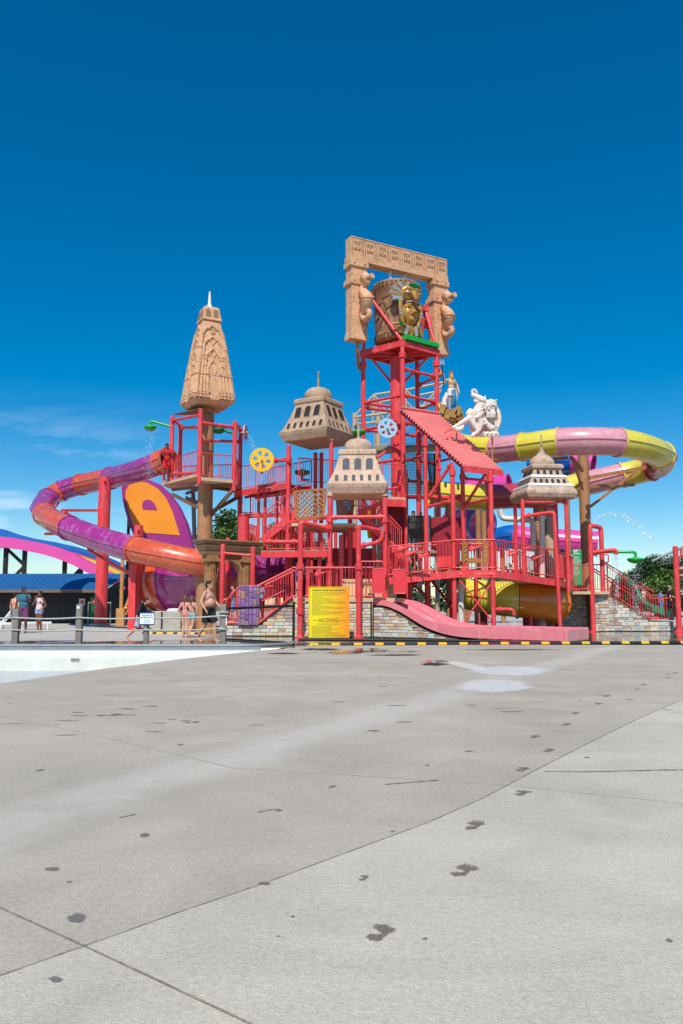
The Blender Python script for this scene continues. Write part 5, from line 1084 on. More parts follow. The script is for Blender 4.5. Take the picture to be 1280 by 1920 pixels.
# ============================================================ red corrugated roof on posts
Q1, Q2, Q3 = V(868, 873, 29.3), V(942, 881, 30.3), V(748, 765, 31.2); Q2.z = Q1.z
rf = thing('shelter_roof', 'sloping red corrugated roof on red posts beside the bucket tower', 'roof', gz((Q1 + Q2) / 2))
e_ = Q2 - Q1; dn = Q1 - Q3; nr = dn.cross(e_).normalized(); nr = nr if nr.z > 0 else -nr; NR = 25; b = MB(); A_, B_ = [], []
for i in range(NR * 6 + 1):
    t = i / (NR * 6); w = .042 * (1 if (i % 6) in (1, 2) else (-1 if (i % 6) in (4, 5) else 0)); p = Q3 + dn * t + nr * w; A_.append(p); B_.append(p + e_)
b.quadstrip(A_, B_); b.quadstrip([p - nr * .02 for p in B_], [p - nr * .02 for p in A_]); b.quadstrip([p - nr * .02 for p in A_], A_); b.quadstrip(B_, [p - nr * .02 for p in B_]); b.build('corrugated_sheet', RED2, rf, ang=60)
beam(rf, Q1 - UP * .13, Q2 - UP * .13 + e_ * .01, .05, .2, RED, 'eave_fascia'); beam(rf, Q3 + nr * .05, Q3 + e_ + nr * .05, .16, .05, RED2, 'ridge_cap')
for t in (.05, .5, .95): beam(rf, Q3 + e_ * t - nr * .12 + dn * .01, Q1 + e_ * t - nr * .12 - dn * .02, .08, .14, COREM, 'rafter')
for (px, yt, yb, Y) in ((798, 818, None, 30.2), (849, 873, None, 29.0), (868, 880, 1075, 30.6), (921, 884, None, 28.7), (786, 812, 940, 31.6), (916, 890, 1075, 31.4)): post(rf, px, yt, yb, Y, .085, yref=1000, collars=(yt + 14,))
for (p_, r_) in ((((752, 866, 32.6), (796, 853, 30.4)), .055), (((801, 950, 30.2), (846, 939, 29.1)), .055), (((801, 935, 30.2), (846, 868, 29.6)), .07), (((752, 931, 32.2), (868, 934, 30.6)), .09), (((870, 897, 30.6), (914, 901, 29.8)), .05), (((870, 950, 30.6), (912, 884, 30)), .06), (((870, 946, 30.6), (917, 935, 28.9)), .055), (((818, 866, 31), (852, 858, 30)), .05), (((823, 885, 30.4), (823, 850, 30.4)), .05)): pipe(rf, [V(*p_[0]), V(*p_[1])], r_)
# black climbing nets
def net(cn, label, nu, nv):
    A, B_, C, D = [Vector(p) for p in cn]; t = thing('cargo_net', label, 'net', gz(A), 'black cargo nets'); f_ = lambda u, w: (A.lerp(B_, u)).lerp(D.lerp(C, u), w) + Vector((0, .12 * math.sin(u * 3.14), 0)); b = MB()
    for i in range(nu + 1): b.tube([f_(i / nu, k / 6) for k in range(7)], .009, 4)
    for j in range(nv + 1): b.tube([f_(k / 6, j / nv) for k in range(7)], .009, 4)
    stuff(b.build('net_cords', NETM, t)); MB().tube([f_(0, 0), f_(0, 1), f_(.5, 1), f_(1, 1), f_(1, 0)], .025, 6).build('border_rope', NETM, t)
net((V(760, 925, 31.4), V(798, 925, 30.6), V(798, 850, 30.6), V(756, 850, 31.4)), 'tall upper black cargo net beside the red column', 14, 26)
net((V(806, 925, 31.0), V(814, 925, 31.8), V(814, 850, 31.8), V(800, 850, 30.9)), 'narrow dense cargo net right of the upper one', 10, 26)
net((V(764, 1018, 30.8), V(806, 1018, 30.6), V(806, 967, 30.6), V(764, 967, 30.8)), 'lower black cargo net behind the deck railing', 30, 34)
# ============================================================ right deck walk
wd = thing('deck_walk', 'long red-railed deck bending above the pink slide', 'deck', gz(V(853, 1072, 28.6)))
WP = [V(728, 1084, 28.6), V(854, 1071, 28.9), V(928, 1071, 28.6), V(1043, 1088, 30.2), V(1075, 1096, 33.2)]
for i in range(4):
    a, c = WP[i], WP[i + 1]; d = gz(c - a).normalized(); s_ = Vector((-d.y, d.x, 0)) * 1.6
    MB().prism([a - UP * .02, c - UP * .02, c + s_ - UP * .02, a + s_ - UP * .02], (0, 0, -.08)).build('deck_floor', DECKT, wd, smooth=False); beam(wd, a - UP * .1 - s_ * .01, c - UP * .1 - s_ * .01, .07, .26, name='edge_beam')
    if i != 1: railing(wd, a + UP * .05, c + UP * .05, 1.08)
    else:
        railing(wd, a + UP * .05, c + UP * .05, 1.08, gap=1.0)
        f0, f1 = V(866, 1056, 28.75), V(915, 1056, 28.7); hh = V(866, 1016, 28.75).z - f0.z; W_ = f1.x - f0.x
        b = MB(); b.box(f0 + Vector((W_ * .1, 0, hh / 2)), (W_ * .2, .06, hh)); b.box(f1 + Vector((-W_ * .1, 0, hh / 2)), (W_ * .2, .06, hh)); b.box((f0 + f1) / 2 + UP * hh * .12, (W_ * .62, .055, hh * .24)); b.box((f0 + f1) / 2 + UP * hh * .97, (W_ * .62, .055, hh * .06)); pn = b.build('carved_panel', WOODC, wd, smooth=False)
        b = MB()
        for sx_ in (-1, 1):
            P = crom([(f0 + f1) / 2 + Vector((sx_ * W_ * .4 + (.045 if k % 2 else -.045), -.04, hh * (.1 + .1 * k))) for k in range(9)], 4); b.tube(P, .022, 6)
            for k in range(8): b.sph((f0 + f1) / 2 + Vector((sx_ * W_ * .4 + (-.03 if k % 2 else .03), -.04, hh * (.15 + .1 * k))), .024, n=6, m=5)
        for k in range(9): b.sph(f0 + Vector((W_ * (.24 + .065 * k), -.035, hh * .12)), .028, n=6, m=5)
        stuff(b.build('carved_scroll', GOLD, pn))
    railing(wd, a + s_ + UP * .05, c + s_ + UP * .05, 1.05, gap=.14)
pipe(wd, [V(857, 1077, 28.9), V(926, 1077, 28.6)], .06, name='under_rail'); 
for (p_, q_) in (((860, 1087), (927, 1172)), ((925, 1087), (868, 1168))): MB().cyl(V(*p_, 28.8), V(*q_, 28.7), .028, n=8).build('cross_brace', RED, wd)
MB().prism([V(818, 1000, 30.2), V(862, 996, 30.2), V(862, 1058, 30.2), V(818, 1062, 30.2)], (0, .06, 0)).build('red_screen', COREM, wd, smooth=False); MB().prism([V(818, 1044, 29.8), V(852, 1042, 29.8), V(852, 1062, 29.8), V(818, 1064, 29.8)], (0, .06, 0)).build('red_toe_board', RED, wd, smooth=False)
for (px, Y) in ((768, 30), (803, 30.8), (845, 31.4), (892, 31.2), (993, 31.4), (1000, 33)): post(wd, px, 1085, None, Y, .08)
for (x0, y0, x1, y1, Y) in ((763, 1085, 800, 1120, 29.6), (805, 1085, 840, 1130, 30.4), (840, 1140, 850, 1120, 30.4)): MB().cyl(V(x0, y0, Y), V(x1, y1, Y), .05, n=8).build('strut', COREM, wd)
for (px, Y, yt) in ((863, 29.6, 1090), (1015, 32.5, 960)): pipe(wd, [V(px, yt, Y), gz(V(px, 1140, Y)) + UP * .1], .11, PVC, (True, True), 'white_drain_pipe')
pipe(wd, [V(936, 955, 34), V(940, 972, 34), V(985, 975, 33.6), V(998, 975, 33), V(999, 1030, 33)], .12, PVC, (False, False), 'white_drain_pipe', .3)
for (px, Y, m_) in ((1010, 34.6, TANPOST), (1029, 34.8, GREYST), (840, 38, TANPOST), (868, 38.5, TANPOST), (896, 39, TANPOST), (840, 33, TANPOST)): MB().cyl(gz(V(px, 1000, Y)), gz(V(px, 1000, Y)) + UP * V(px, 940, Y).z, .23 if px > 1000 else .13, n=16).build('support_column', m_, wd)
pipe(wd, [V(930, 1143, 28.5), V(956, 1143, 28.2), V(962, 1146, 28.2), V(963, 1154, 28.2)], .07, fl=(True, False), name='spout_pipe', el=.12)
# gadgets on the railings: little red water cannons and valve wheels
def cannon(px, py, Y, label, s=1.0):
    p = V(px, py, Y); t = thing('water_cannon', label, 'water cannon', p, 'red water cannons on the railings'); MB().cyl(p - UP * .35 * s, p, .035 * s, n=8).build('stand', RED, t)
    MB().tube([p + Vector((-.2 * s, -.05, -.03)), p + Vector((.06, -.1, .05)), p + Vector((.3 * s, -.16, .14 * s))], [.07 * s, .055 * s, .03 * s], 9).build('barrel', RED, t); MB().lathe([(.10 * s, -.015), (.115 * s, 0), (.10 * s, .015)], p + Vector((-.1 * s, -.1, .04)), 14, Matrix.Rotation(R(80), 3, 'X')).build('valve_wheel', RED, t)
for i, (px, py, Y, s) in enumerate(((755, 1030, 28.3, 1.0), (768, 1040, 28.2, .9), (790, 1045, 28.3, .8), (888, 1030, 29.8, .9), (960, 1040, 29.6, .9), (1003, 1048, 30, .9), (985, 1030, 31, .8), (690, 1075, 27.9, .9), (600, 1078, 28.4, .8), (745, 1075, 28.0, .8))):
    cannon(px, py, Y, 'small red water cannon ' + ['first along the deck railing beside the slide', 'lower on the railing just right of the first', 'mounted mid railing before the red screen', 'seen through the carved wooden panel', 'behind the railing right of the carved panel', 'by the white pipe under the stepped pavilion', 'behind the rail left of the white pipe', 'between the slide board and front post', 'behind the yellow sign on the front deck', 'between the two red slide boards'][i], s)
# ============================================================ posts carrying the stepped pavilion
pp = thing('pavilion_frame', 'red pipe frame carrying the stepped pavilion', 'frame', gz(V(1015, 1000, 31)))
for (px, yt, yb, Y) in ((980, 938, 1085, 30.4), (1062, 936, 1110, 31.0), (966, 946, 1080, 32.4), (1043, 946, 1090, 32.8)): post(pp, px, yt, yb, Y, .075, yref=1000)
for (p_, q_) in (((983, 942, 30.4), (1059, 941, 31)), ((969, 950, 32.4), (1042, 951, 32.8))): pipe(pp, [V(*p_), V(*q_)], .05)
pipe(pp, [V(983, 968, 30.4), V(1030, 961, 30.0), V(1038, 962, 29.9), gz(V(1045, 1020, 29.9)) + UP * V(1045, 1178, 29.9).z * 0], .075, fl=(True, False), name='bent_pipe', el=.25)
# ============================================================ twin-lane pink slide
SL = thing('pink_slide', 'pink twin-lane open slide running out to the wet pad', 'water slide', gz(V(697, 1195, 27.2)))
A0, A1 = gz(V(698, 1195, 27.55)), gz(V(1064, 1205, 23.75)); dS = (A1 - A0).normalized(); LS_ = (A1 - A0).length; sS = Vector((-dS.y, dS.x, 0))
prof = [(0, 1.18), (.35, 1.16), (.8, 1.06), (1.3, .82), (1.8, .53), (2.3, .32), (2.9, .18), (3.6, .12), (LS_, .10)]
def zpro(u):
    for (a, za), (c, zc_) in zip(prof, prof[1:]):
        if a <= u <= c:
            t = (u - a) / (c - a); return za + (zc_ - za) * t
    return prof[-1][1]
us = [LS_ * i / 70 for i in range(71)]; zs = [sum(zpro(min(max(u + k * .12, 0), LS_)) for k in range(-3, 4)) / 7 for u in us]
Wd = 2.0; wall_h = [.27] * 71
cs = [(0, .28), (.07, .28), (.09, .05), (.2, 0), (.58, 0), (.68, .05), (.70, .16), (.80, .16), (.82, .05), (.92, 0), (1.3, 0), (1.41, .05), (1.43, .28), (1.5, .28)]
rows = []
for u, z in zip(us, zs): rows.append([A0 + dS * u + sS * o * Wd / 1.5 + UP * (z + h * (.5 + .6 * min(1, max(0, (u - 1.2) / 2.6)))) for o, h in cs])
b = MB()
for k in range(len(cs) - 1): b.quadstrip([r[k] for r in rows], [r[k + 1] for r in rows])
lo = [A0 + dS * u + UP * max(.005, z - .05) for u, z in zip(us, zs)]; b.quadstrip(lo, [r[0] for r in rows]); b.quadstrip([r[-1] for r in rows], [p + sS * Wd for p in lo])
b.add([lo[-1], lo[-1] + sS * Wd] + [p for p in rows[-1]][::-1], [tuple(range(2 + len(cs)))]); b.add([lo[0]] + rows[0] + [lo[0] + sS * Wd], [tuple(range(2 + len(cs)))])
b.build('slide_body', PINKS, SL, ang=50)
b = MB().box(A1 + sS * Wd / 2 - dS * .06 + UP * .19, (.1, Wd + .04, .375), rotz(math.atan2(dS.y, dS.x))); b.build('end_board', PINKS, SL, smooth=False, bevel=.02)
q = A0 + dS * (LS_ * .66); MB().bar(q - sS * .012 + UP * .02, A1 - sS * .012 - dS * .05 + UP * .02, .02, .03).build('base_seam', ROSE, SL, smooth=False)
wl_ = stone_wall('stone_wall', 'pale ashlar wall under the curve of the pink slide', A0 + sS * .06 , A0 + dS * 3.2 + sS * .06, lambda u: max(.03, zpro(min(u + .1, LS_)) - .11), depth=1.2, seed=9, group='stone walls of the play tower')
MB().box(A0 + Vector((-.06, -.02, .6)), (.05, .06, 1.2)).build('painted_shadow_strip', DARK, wl_, smooth=False)  # cast shadow beside the slide, put in as a dark strip
# ============================================================ left stair with stone base
LY = 28.6
lx0, lx1 = X_at(424, 1170, LY), X_at(550, 1170, LY)
def pz(px, py): return V(px, py, LY).z
Zl, Zh = pz(440, 1168), pz(548, 1120)
ux = X_at(486, 1168, LY) - lx0; ue = lx1 - lx0
stone_wall('stone_wall', 'warm ashlar wall under the left stair', (lx0, LY, 0), (lx1, LY, 0), lambda u: Zl - .06 if u < ux else Zl - .06 + (Zh - Zl) * (u - ux) / (ue - ux), depth=1.6, seed=13, group='stone walls of the play tower')
ls = thing('left_stair', 'red-railed stair climbing right beside the purple stone panel', 'stairs', (lx0, LY, 0))
def lp(px, py, dy=0): p = V(px, py, LY - .05); p.y += dy; return p
for dy in (0, 1.5):
    b = MB().tube([lp(424, 1168, dy), lp(486, 1168, dy), lp(549, 1118, dy)], .04, 8).tube([lp(424, 1131, dy), lp(427, 1124, dy), lp(449, 1099, dy), lp(483, 1099, dy), lp(549, 1066, dy)], .04, 8); b.cyl(lp(424, 1131, dy), lp(424, 1168, dy), .035, n=8); b.cyl(lp(486, 1099, dy), lp(486, 1168, dy), .035, n=8); b.cyl(lp(446, 1100, dy), lp(446, 1168, dy), .03, n=8); o = b.build('railing', RED, ls)
    for i in range(25):
        px = 428 + i * 4.9; 
        if 447 < px < 486 and dy == 0: continue
        yb = 1168 if px < 486 else 1168 - (px - 486) * 50 / 63; yt = 1131 - (px - 424) * 1.25 if px < 449 else (1099 if px < 483 else 1099 - (px - 483) * .5)
        p, q_ = lp(px, yb, dy), lp(px, yt, dy); inst('baluster', BAL, o, p, None, (.012, .012, q_.z - p.z))
MB().tube([lp(492, 1127, -.04), lp(502, 1123, -.04), lp(537, 1106, -.04)], .022, 7).tube([lp(489, 1113, -.04), lp(500, 1099.5, -.04), lp(526, 1099.5, -.04), lp(537, 1094, -.04)], .022, 7).build('handrail', RED, ls)
for i in range(6): MB().box((X_at(486, 1168, LY) + .1 + i * .21, LY + .75, Zl + .02 + i * .16), (.26, 1.45, .18)).build('step', DECKT, ls, smooth=False, bevel=.01)
x0_, x1_ = X_at(447, 1130, LY - .1), X_at(486, 1130, LY - .1)
stone_wall('painted_screen', 'purple and tan painted stone panel fixed to the left stair', (x0_, LY - .1, 0), (x1_, LY - .1, 0), lambda u: pz(460, 1098), depth=.06, rows=.12, wmin=.14, wmax=.4, meshes=STP, vertical=True, cat='screen', seed=3, bottom=lambda u: pz(460, 1173))
# ============================================================ right stair block
RY = 33.6
rx0, rx1, rx2 = X_at(1109, 1150, RY), X_at(1139, 1150, RY), X_at(1262, 1170, RY)
def rz_(py): return V(1150, py, RY).z
Zt, Zb = rz_(1112), rz_(1163); xs_ = X_at(1219, 1160, RY)
stone_wall('stone_wall', 'greenish ashlar wall under the right-hand stair', (rx1, RY, 0), (rx2, RY, 0), lambda u: (Zt + (Zb - Zt) * u / (xs_ - rx1) if u < xs_ - rx1 else Zb) - .05, depth=2.2, seed=21, group='stone walls of the play tower')
stone_wall('stone_wall', 'short sunlit ashlar pier left of the right-hand stair', (rx0, RY - .12, 0), (rx1, RY - .12, 0), lambda u: Zt - .06, depth=2.0, seed=22, group='stone walls of the play tower')
xl = X_at(1046, 1150, RY + .7); stone_wall('stone_wall', 'shaded brown ashlar wall under the right deck end', (xl, RY + .7, 0), (rx0, RY + .7, 0), lambda u: Zt - .06, depth=1.4, seed=23, rows=.1, wmax=.32, group='stone walls of the play tower')
rs_ = thing('right_stair', 'red-railed stair descending to the right picture edge', 'stairs', (rx0, RY, 0))
MB().prism([(xl, RY - .75, Zt - .06), (rx1, RY - .3, Zt - .06), (rx1, RY + 2.4, Zt - .06), (xl, RY + 2.4, Zt - .06)], (0, 0, .12)).build('landing', DECKT, rs_, smooth=False)
for dy, xr in ((0, rx2), (2.3, rx2 + .8)):
    up_h = 1.06; P0 = Vector((rx1 + .05, RY + dy, Zt + .05)); P1 = Vector((xs_, RY + dy, Zb + .05)); P2 = Vector((xr, RY + dy, Zb + .05))
    railing(rs_, P0, P1, up_h, zb=.0); railing(rs_, P1, P2, .86 if dy == 0 else 1.0, zb=.0)
    MB().tube([P0 + UP * 1.22 + Vector((0, .25, 0)), P1 + UP * 1.22 + Vector((.3, .25, -.1))], .03, 8).build('handrail', RED, rs_)
railing(rs_, Vector((rx0 + .1, RY - .1, Zt + .08)), Vector((rx1, RY - .1, Zt + .08)), 1.1); railing(rs_, Vector((xl, RY - .5, Zt + .08)), Vector((rx0 - .1, RY - .3, Zt + .08)), 1.06); railing(rs_, Vector((xl, RY + 2.3, Zt + .08)), Vector((rx1, RY + 2.3, Zt + .08)), 1.06)
for i in range(8): MB().box((rx1 + (xs_ - rx1) * (i + .5) / 8, RY + 1.15, Zt - .04 - (Zt - Zb) * (i + .6) / 8), ((xs_ - rx1) / 8 + .02, 2.2, .16)).build('step', mat('terracotta_step', (190, 128, 84), .8, var=.15) if i == 0 else MATS['terracotta_step'], rs_, smooth=False, bevel=.01)
fr = thing('spray_arch', 'red pipe arch spraying water left of the green shower', 'spray arch', gz(V(1110, 1100, RY - .5)))
fy = RY - .45
pipe(fr, [gz(V(1109, 1100, fy)), gz(V(1109, 1100, fy)) + UP * V(1109, 985, fy).z, gz(V(1130, 1100, fy + .3)) + UP * V(1130, 989, fy + .3).z, gz(V(1130, 1100, fy + .3)) + UP * Zt], .1, fl=(False, False), name='bent_pipe', el=.14); MB().lathe([(.22, 0), (.22, .035), (.12, .05)], gz(V(1109, 1100, fy)), 14).build('base_plate', RED, fr)
pipe(fr, [V(1112, 1036, fy), V(1150, 1031, fy - .3), V(1154, 1033, fy - .3), V(1154, 1040, fy - .3)], .085, fl=(True, False), name='spout_pipe', el=.13); MB().tube(fillet([V(1133, 1040, fy + .2), V(1140, 1040, fy + .2), V(1140, 1055, fy + .2), V(1133, 1055, fy + .2)], .1), .025, 7).build('hand_loop', RED, fr)
rp_ = thing('edge_post', 'red steel post with stone bracket at right picture edge', 'post', gz(V(1270, 1100, 32.6)))
post(rp_, 1269, 1026, None, 32.6, .11, base=True, yref=1100); MB().sph(V(1288, 1068, 32.9), .32, (1.3, 1, .5), 12, 8).build('stone_bracket', STONE2, rp_); MB().sph(V(1286, 1080, 32.9), .25, (1.2, 1, .6), 12, 8).build('stone_bracket', STONE2, rp_); MB().tube([V(1276, 1030, 32.7), V(1276, 1042, 32.7), V(1290, 1044, 32.7)], .06, 8).build('pipe_stub', RED, rp_)
cw = thing('coaster_handrail', 'thin grey sloping rail with netting behind right edge post', 'rail', gz(V(1250, 1060, 46)))
MB().cyl(V(1222, 1052, 46), V(1300, 1017, 46), .07, n=8).build('sloping_rail', GREYP, cw)
for i in range(9): MB().cyl(V(1232 + i * 6, 1047.5 - i * 2.7, 46), V(1232 + i * 6, 1060, 46), .012, n=4).build('net_cord', GREYP, cw)
for i in range(3): MB().cyl(V(1240, 1048 + i * 5, 46), V(1290, 1040 + i * 5, 46), .012, n=4).build('net_cord', GREYP, cw)
# green slip and shade mat inside the right stair
gs = thing('green_mat_slide', 'small green moulded slide between the right stair railings', 'water slide', gz(V(1200, 1140, RY + 1)))
b = MB(); P = crom([V(1165, 1085, RY + 1.1), V(1185, 1105, RY + 1.1), V(1205, 1138, RY + 1.1), V(1235, 1152, RY + 1.1), V(1258, 1163, RY + 1.1)], 5)
for o in (-.3, .3): b.quadstrip([p + Vector((0, o, 0)) for p in P], [p + Vector((0, o, .3)) for p in P])
b.quadstrip([p + Vector((0, -.3, 0)) for p in P], [p + Vector((0, .3, 0)) for p in P]); b.build('slide_trough', mat('jade_plastic', (40, 140, 100), .35, var=.08), gs)
# ============================================================ yellow-orange tube under the deck, pink tubes behind
ut = tube_slide('exit_tube', 'short yellow and orange tube under the right deck', [V(868, 1112, 32.6), V(900, 1118, 32.2), V(935, 1122, 31.9), V(970, 1124, 31.6), V(1008, 1127, 31.7), V(1036, 1131, 32.4)], [.62, .66, .68, .7, .74, .78], [(0, 3.0, YEL), (3.0, 5, AMBER)], n=32)
bt2 = tube_slide('tube_slide', 'far pink and blue tube slide behind the roof posts', [V(810, 922, 45), V(860, 925, 44.5), V(880, 922, 44), V(920, 916, 43.5), V(955, 910, 43)], .62, [(0, 2.0, BLUEF), (2.0, 4, MAGENTA)])
bt3 = tube_slide('tube_slide', 'far pink tube end below the yellow and rose tube', [V(850, 985, 47), V(880, 978, 46), V(898, 982, 45.5), V(903, 983, 45.3)], .95, [(0, 2.8, MAGENTA), (2.8, 3, BLUEF)])
bt4 = tube_slide('tube_slide', 'far blue and pink tube low behind the right deck railing', [V(880, 1010, 49), V(930, 1012, 48), V(958, 1007, 47.5), V(1000, 1012, 47), V(1060, 1016, 46.5), V(1120, 1020, 46)], .72, [(0, 2.2, BLUEF), (2.2, 5, MAGENTA)])
bt5 = tube_slide('tube_slide', 'far blue tube glimpsed under the right pink and yellow loop', [V(1000, 872, 43), V(1040, 868, 42), V(1075, 868, 41.5), V(1112, 872, 41)], .62, [(0, 2, BLUEF), (2, 3, MAGENTA)])
for (tb, px, py, Y, rr) in ((bt2, 905, 920, 43.8, .62), (bt3, 872, 982, 46.2, .9), (bt4, 940, 1012, 47.9, .72), (bt4, 1040, 1015, 46.7, .72), (bt5, 1060, 868, 41.8, .62), (ut, 905, 1118, 32.2, .6), (ut, 985, 1126, 31.7, .64)):
    q = V(px, py, Y); MB().cyl((q.x, q.y, 0), (q.x, q.y, q.z - rr * .95), .14, n=14).build('support_column', TANPOST if tb is not ut else COREM, tb)
sc_ = thing('slide_column', 'tall brown steel column carrying the right tube slide', 'column', gz(V(1097, 1000, 35.2)))
xk = gz(V(1096, 960, 35.2)); MB().cyl(xk, xk + UP * V(1096, 851, 35.2).z, .235, n=24).build('shaft', TANPOST, sc_)
for (p_, q_, w) in (((1070, 858, 32.6), (1092, 882, 33.7), .12), ((1072, 862, 32.6), (1092, 918, 33.7), .07), ((1030, 862, 33.2), (1064, 858, 32.6), .1), ((1104, 896, 34), (1228, 873, 35.6), .13), ((1104, 912, 34), (1188, 909, 36.6), .12), ((1106, 950, 34), (1192, 884, 36.2), .08), ((1090, 905, 34), (1068, 922, 36.6), .1)): beam(sc_, V(*p_), V(*q_), w, w * 1.2, TANPOST, 'bracket')
# beige walkway truss behind the bucket tower
tr = thing('walkway_truss', 'beige steel truss walkway behind the bucket tower', 'truss', gz(V(745, 800, 42)))
T0, T1 = [(664, 784), (664, 802)], None
top_ = [V(700, 740, 42), V(760, 731, 42), V(834, 716, 42)]; bot_ = [V(662, 782, 42), V(700, 778, 42), V(760, 768, 42), V(834, 755, 42)]; bk_ = Vector((0, 1.8, 0))
for o in (Vector((0, 0, 0)), bk_):
    for L in (top_, bot_):
        for a, c in zip(L, L[1:]): MB().cyl(a + o, c + o, .065, n=8).build('chord', BEIGE, tr)
    for a, c in ((bot_[0], top_[0]), (top_[0], bot_[2].lerp(bot_[1], .6)), (bot_[2].lerp(bot_[1], .6), top_[1]), (top_[1], bot_[2].lerp(bot_[3], .4)), (bot_[2].lerp(bot_[3], .4), top_[2]), (top_[0], bot_[1]), (top_[1], bot_[2])): MB().cyl(a + o, c + o, .055, n=8).build('web_bar', BEIGE, tr)
for px in (664, 708, 783, 815): MB().cyl(gz(V(px, 800, 42.5)), gz(V(px, 800, 42.5)) + UP * V(px, 775, 42.5).z, .13, n=10).build('leg', BEIGE, tr)
wk = V(700, 845, 41), V(832, 838, 41); MB().bar(wk[0], wk[1], 1.2, .2).build('walkway', DECKG, tr, smooth=False); railing(tr, wk[0] + UP * .1 - Vector((0, .6, 0)), wk[1] + UP * .1 - Vector((0, .6, 0)), 1.05, m=BEIGE, bal=BALT)
# ============================================================ spray wheels and showers
def wheel(label, c, r, m, rz, group='spoked spray wheels'):
    c = Vector(c); t = thing('pinwheel_sprayer', label, 'pinwheel', c, group); rm = rotz(rz) @ Matrix.Rotation(R(90), 3, 'X'); b = MB(); n = 48; d = .05
    def ring(r0, r1): 
        vs = []
        for z in (-d / 2, d / 2):
            for rr in (r0, r1): vs += [c + rm @ Vector((rr * math.cos(2 * math.pi * j / n), rr * math.sin(2 * math.pi * j / n), z)) for j in range(n)]
        b.add(vs, [(k[0] * n + j, k[0] * n + (j + 1) % n, k[1] * n + (j + 1) % n, k[1] * n + j) for k in ((0, 1), (1, 3), (3, 2), (2, 0)) for j in range(n)])
    ring(r * .73, r); ring(r * .1, r * .36)
    for k in range(6):
        a = R(60) * k + .3; w0, w1 = r * .1, r * .2; u = Vector((math.cos(a), math.sin(a), 0)); v = Vector((-u.y, u.x, 0)); P = [u * r * .34 - v * w0, u * r * .75 - v * w1, u * r * .75 + v * w1, u * r * .34 + v * w0]
        b.prism([c + rm @ (p - Vector((0, 0, d / 2 - .002))) for p in P], rm @ Vector((0, 0, d - .004)))
    b.build('disc', m, t, smooth=False); MB().cyl(c + rm @ Vector((0, 0, .12)), c + rm @ Vector((0, 0, -.3)), .05, n=10).build('hub', BEIGE, t); return t
wheel('yellow spoked wheel above the footbridge', V(491.5, 862, 32.7), .5, YPAINT, 0); wheel('pale blue spoked wheel on the bucket tower', V(725, 803, 31.6), .40, SKYP, R(8)); wheel('pale pink spoked wheel seen edge on beside the spire tower', V(461, 811, 35.2), .36, LPINK, R(84))
pipe(fd, [V(491.5, 862, 33.0), V(491.5, 888, 33.2)], .05); pipe(bt, [V(727, 803, 31.9), V(745, 812, 33.1)], .05)
pipe(st, [V(452, 812, 35.6), V(458, 812, 35.2)], .05)
def shower(label, P, dish, r, m, flip=False):
    t = thing('drench_shower', label, 'shower', Vector(P[0]), 'green drench showers'); MB().tube(fillet(P, .2), .06, 10).build('arm', m, t); c = Vector(dish)
    MB().lathe([(.05, .16), (.1, .1), (r * .92, .07), (r, .03), (r * .96, -.02), (r * .7, -.10), (r * .3, -.14), (0, -.15)], c, 24).build('dish', m, t); MB().cyl(P[-1], c + UP * .1, .055, n=10).build('neck', m, t); return t
shower('green shower dish reaching left of the spire tower', [V(321, 800, 35), V(286, 790, 35), V(282, 791, 35), V(282, 798, 35)], V(282, 802, 35), .28, GREEN)
shower('dark green shower dish under the spire tower canopy', [V(438, 812, 34), V(424, 808, 34), V(412, 803, 34), V(412, 803.5, 34)], V(410, 807, 34), .28, DGREEN)
shower('green shower dish pouring at the right stair', [V(1131, 1035, fy + .3), V(1183, 1035, fy), V(1191, 1036, fy), V(1191, 1044, fy)], V(1191, 1050, fy), .34, GREEN)
sh4 = shower('dark green bowl shower above the middle deck', [V(580, 900, 33.8), V(568, 900, 33.8), V(567, 896, 33.8), V(567, 892, 33.8)], V(567, 886, 33.8), .33, DGREEN)
shower('green shower cap peeking over the near dome', [V(700, 850, 33), V(675, 850, 33), V(672, 838, 33), V(672, 822, 33)], V(672, 811, 33), .3, GREEN)
# ============================================================ people
def remesh(b, name, m, vox, parent, smooth_it=4):
    me = b.mesh(name + '_raw', m, (0, 0, 0), smooth=False); o = bpy.data.objects.new(name + '_raw', me); COL.objects.link(o)
    r = o.modifiers.new('r', 'REMESH'); r.mode = 'VOXEL'; r.voxel_size = vox; s = o.modifiers.new('s', 'SMOOTH'); s.iterations = smooth_it; s.factor = .5
    bpy.context.view_layer.update(); ev = o.evaluated_get(bpy.context.evaluated_depsgraph_get()); m2 = bpy.data.meshes.new_from_object(ev); m2.name = name
    m2.materials.clear(); m2.materials.append(m); m2.polygons.foreach_set('use_smooth', [True] * len(m2.polygons)); bpy.data.objects.remove(o)
    n = bpy.data.objects.new(name, m2); COL.objects.link(n); n.parent = parent; return n
def caps(b, a, c, ra, rc, n=10):
    a, c = Vector(a), Vector(c); b.tube([a, a.lerp(c, .5), c], [ra, (ra + rc) / 2 * 1.03, rc], n); b.sph(a, ra, n=n, m=6); b.sph(c, rc, n=n, m=6)
def lerp_j(a, c, t): return Vector(a).lerp(Vector(c), t)
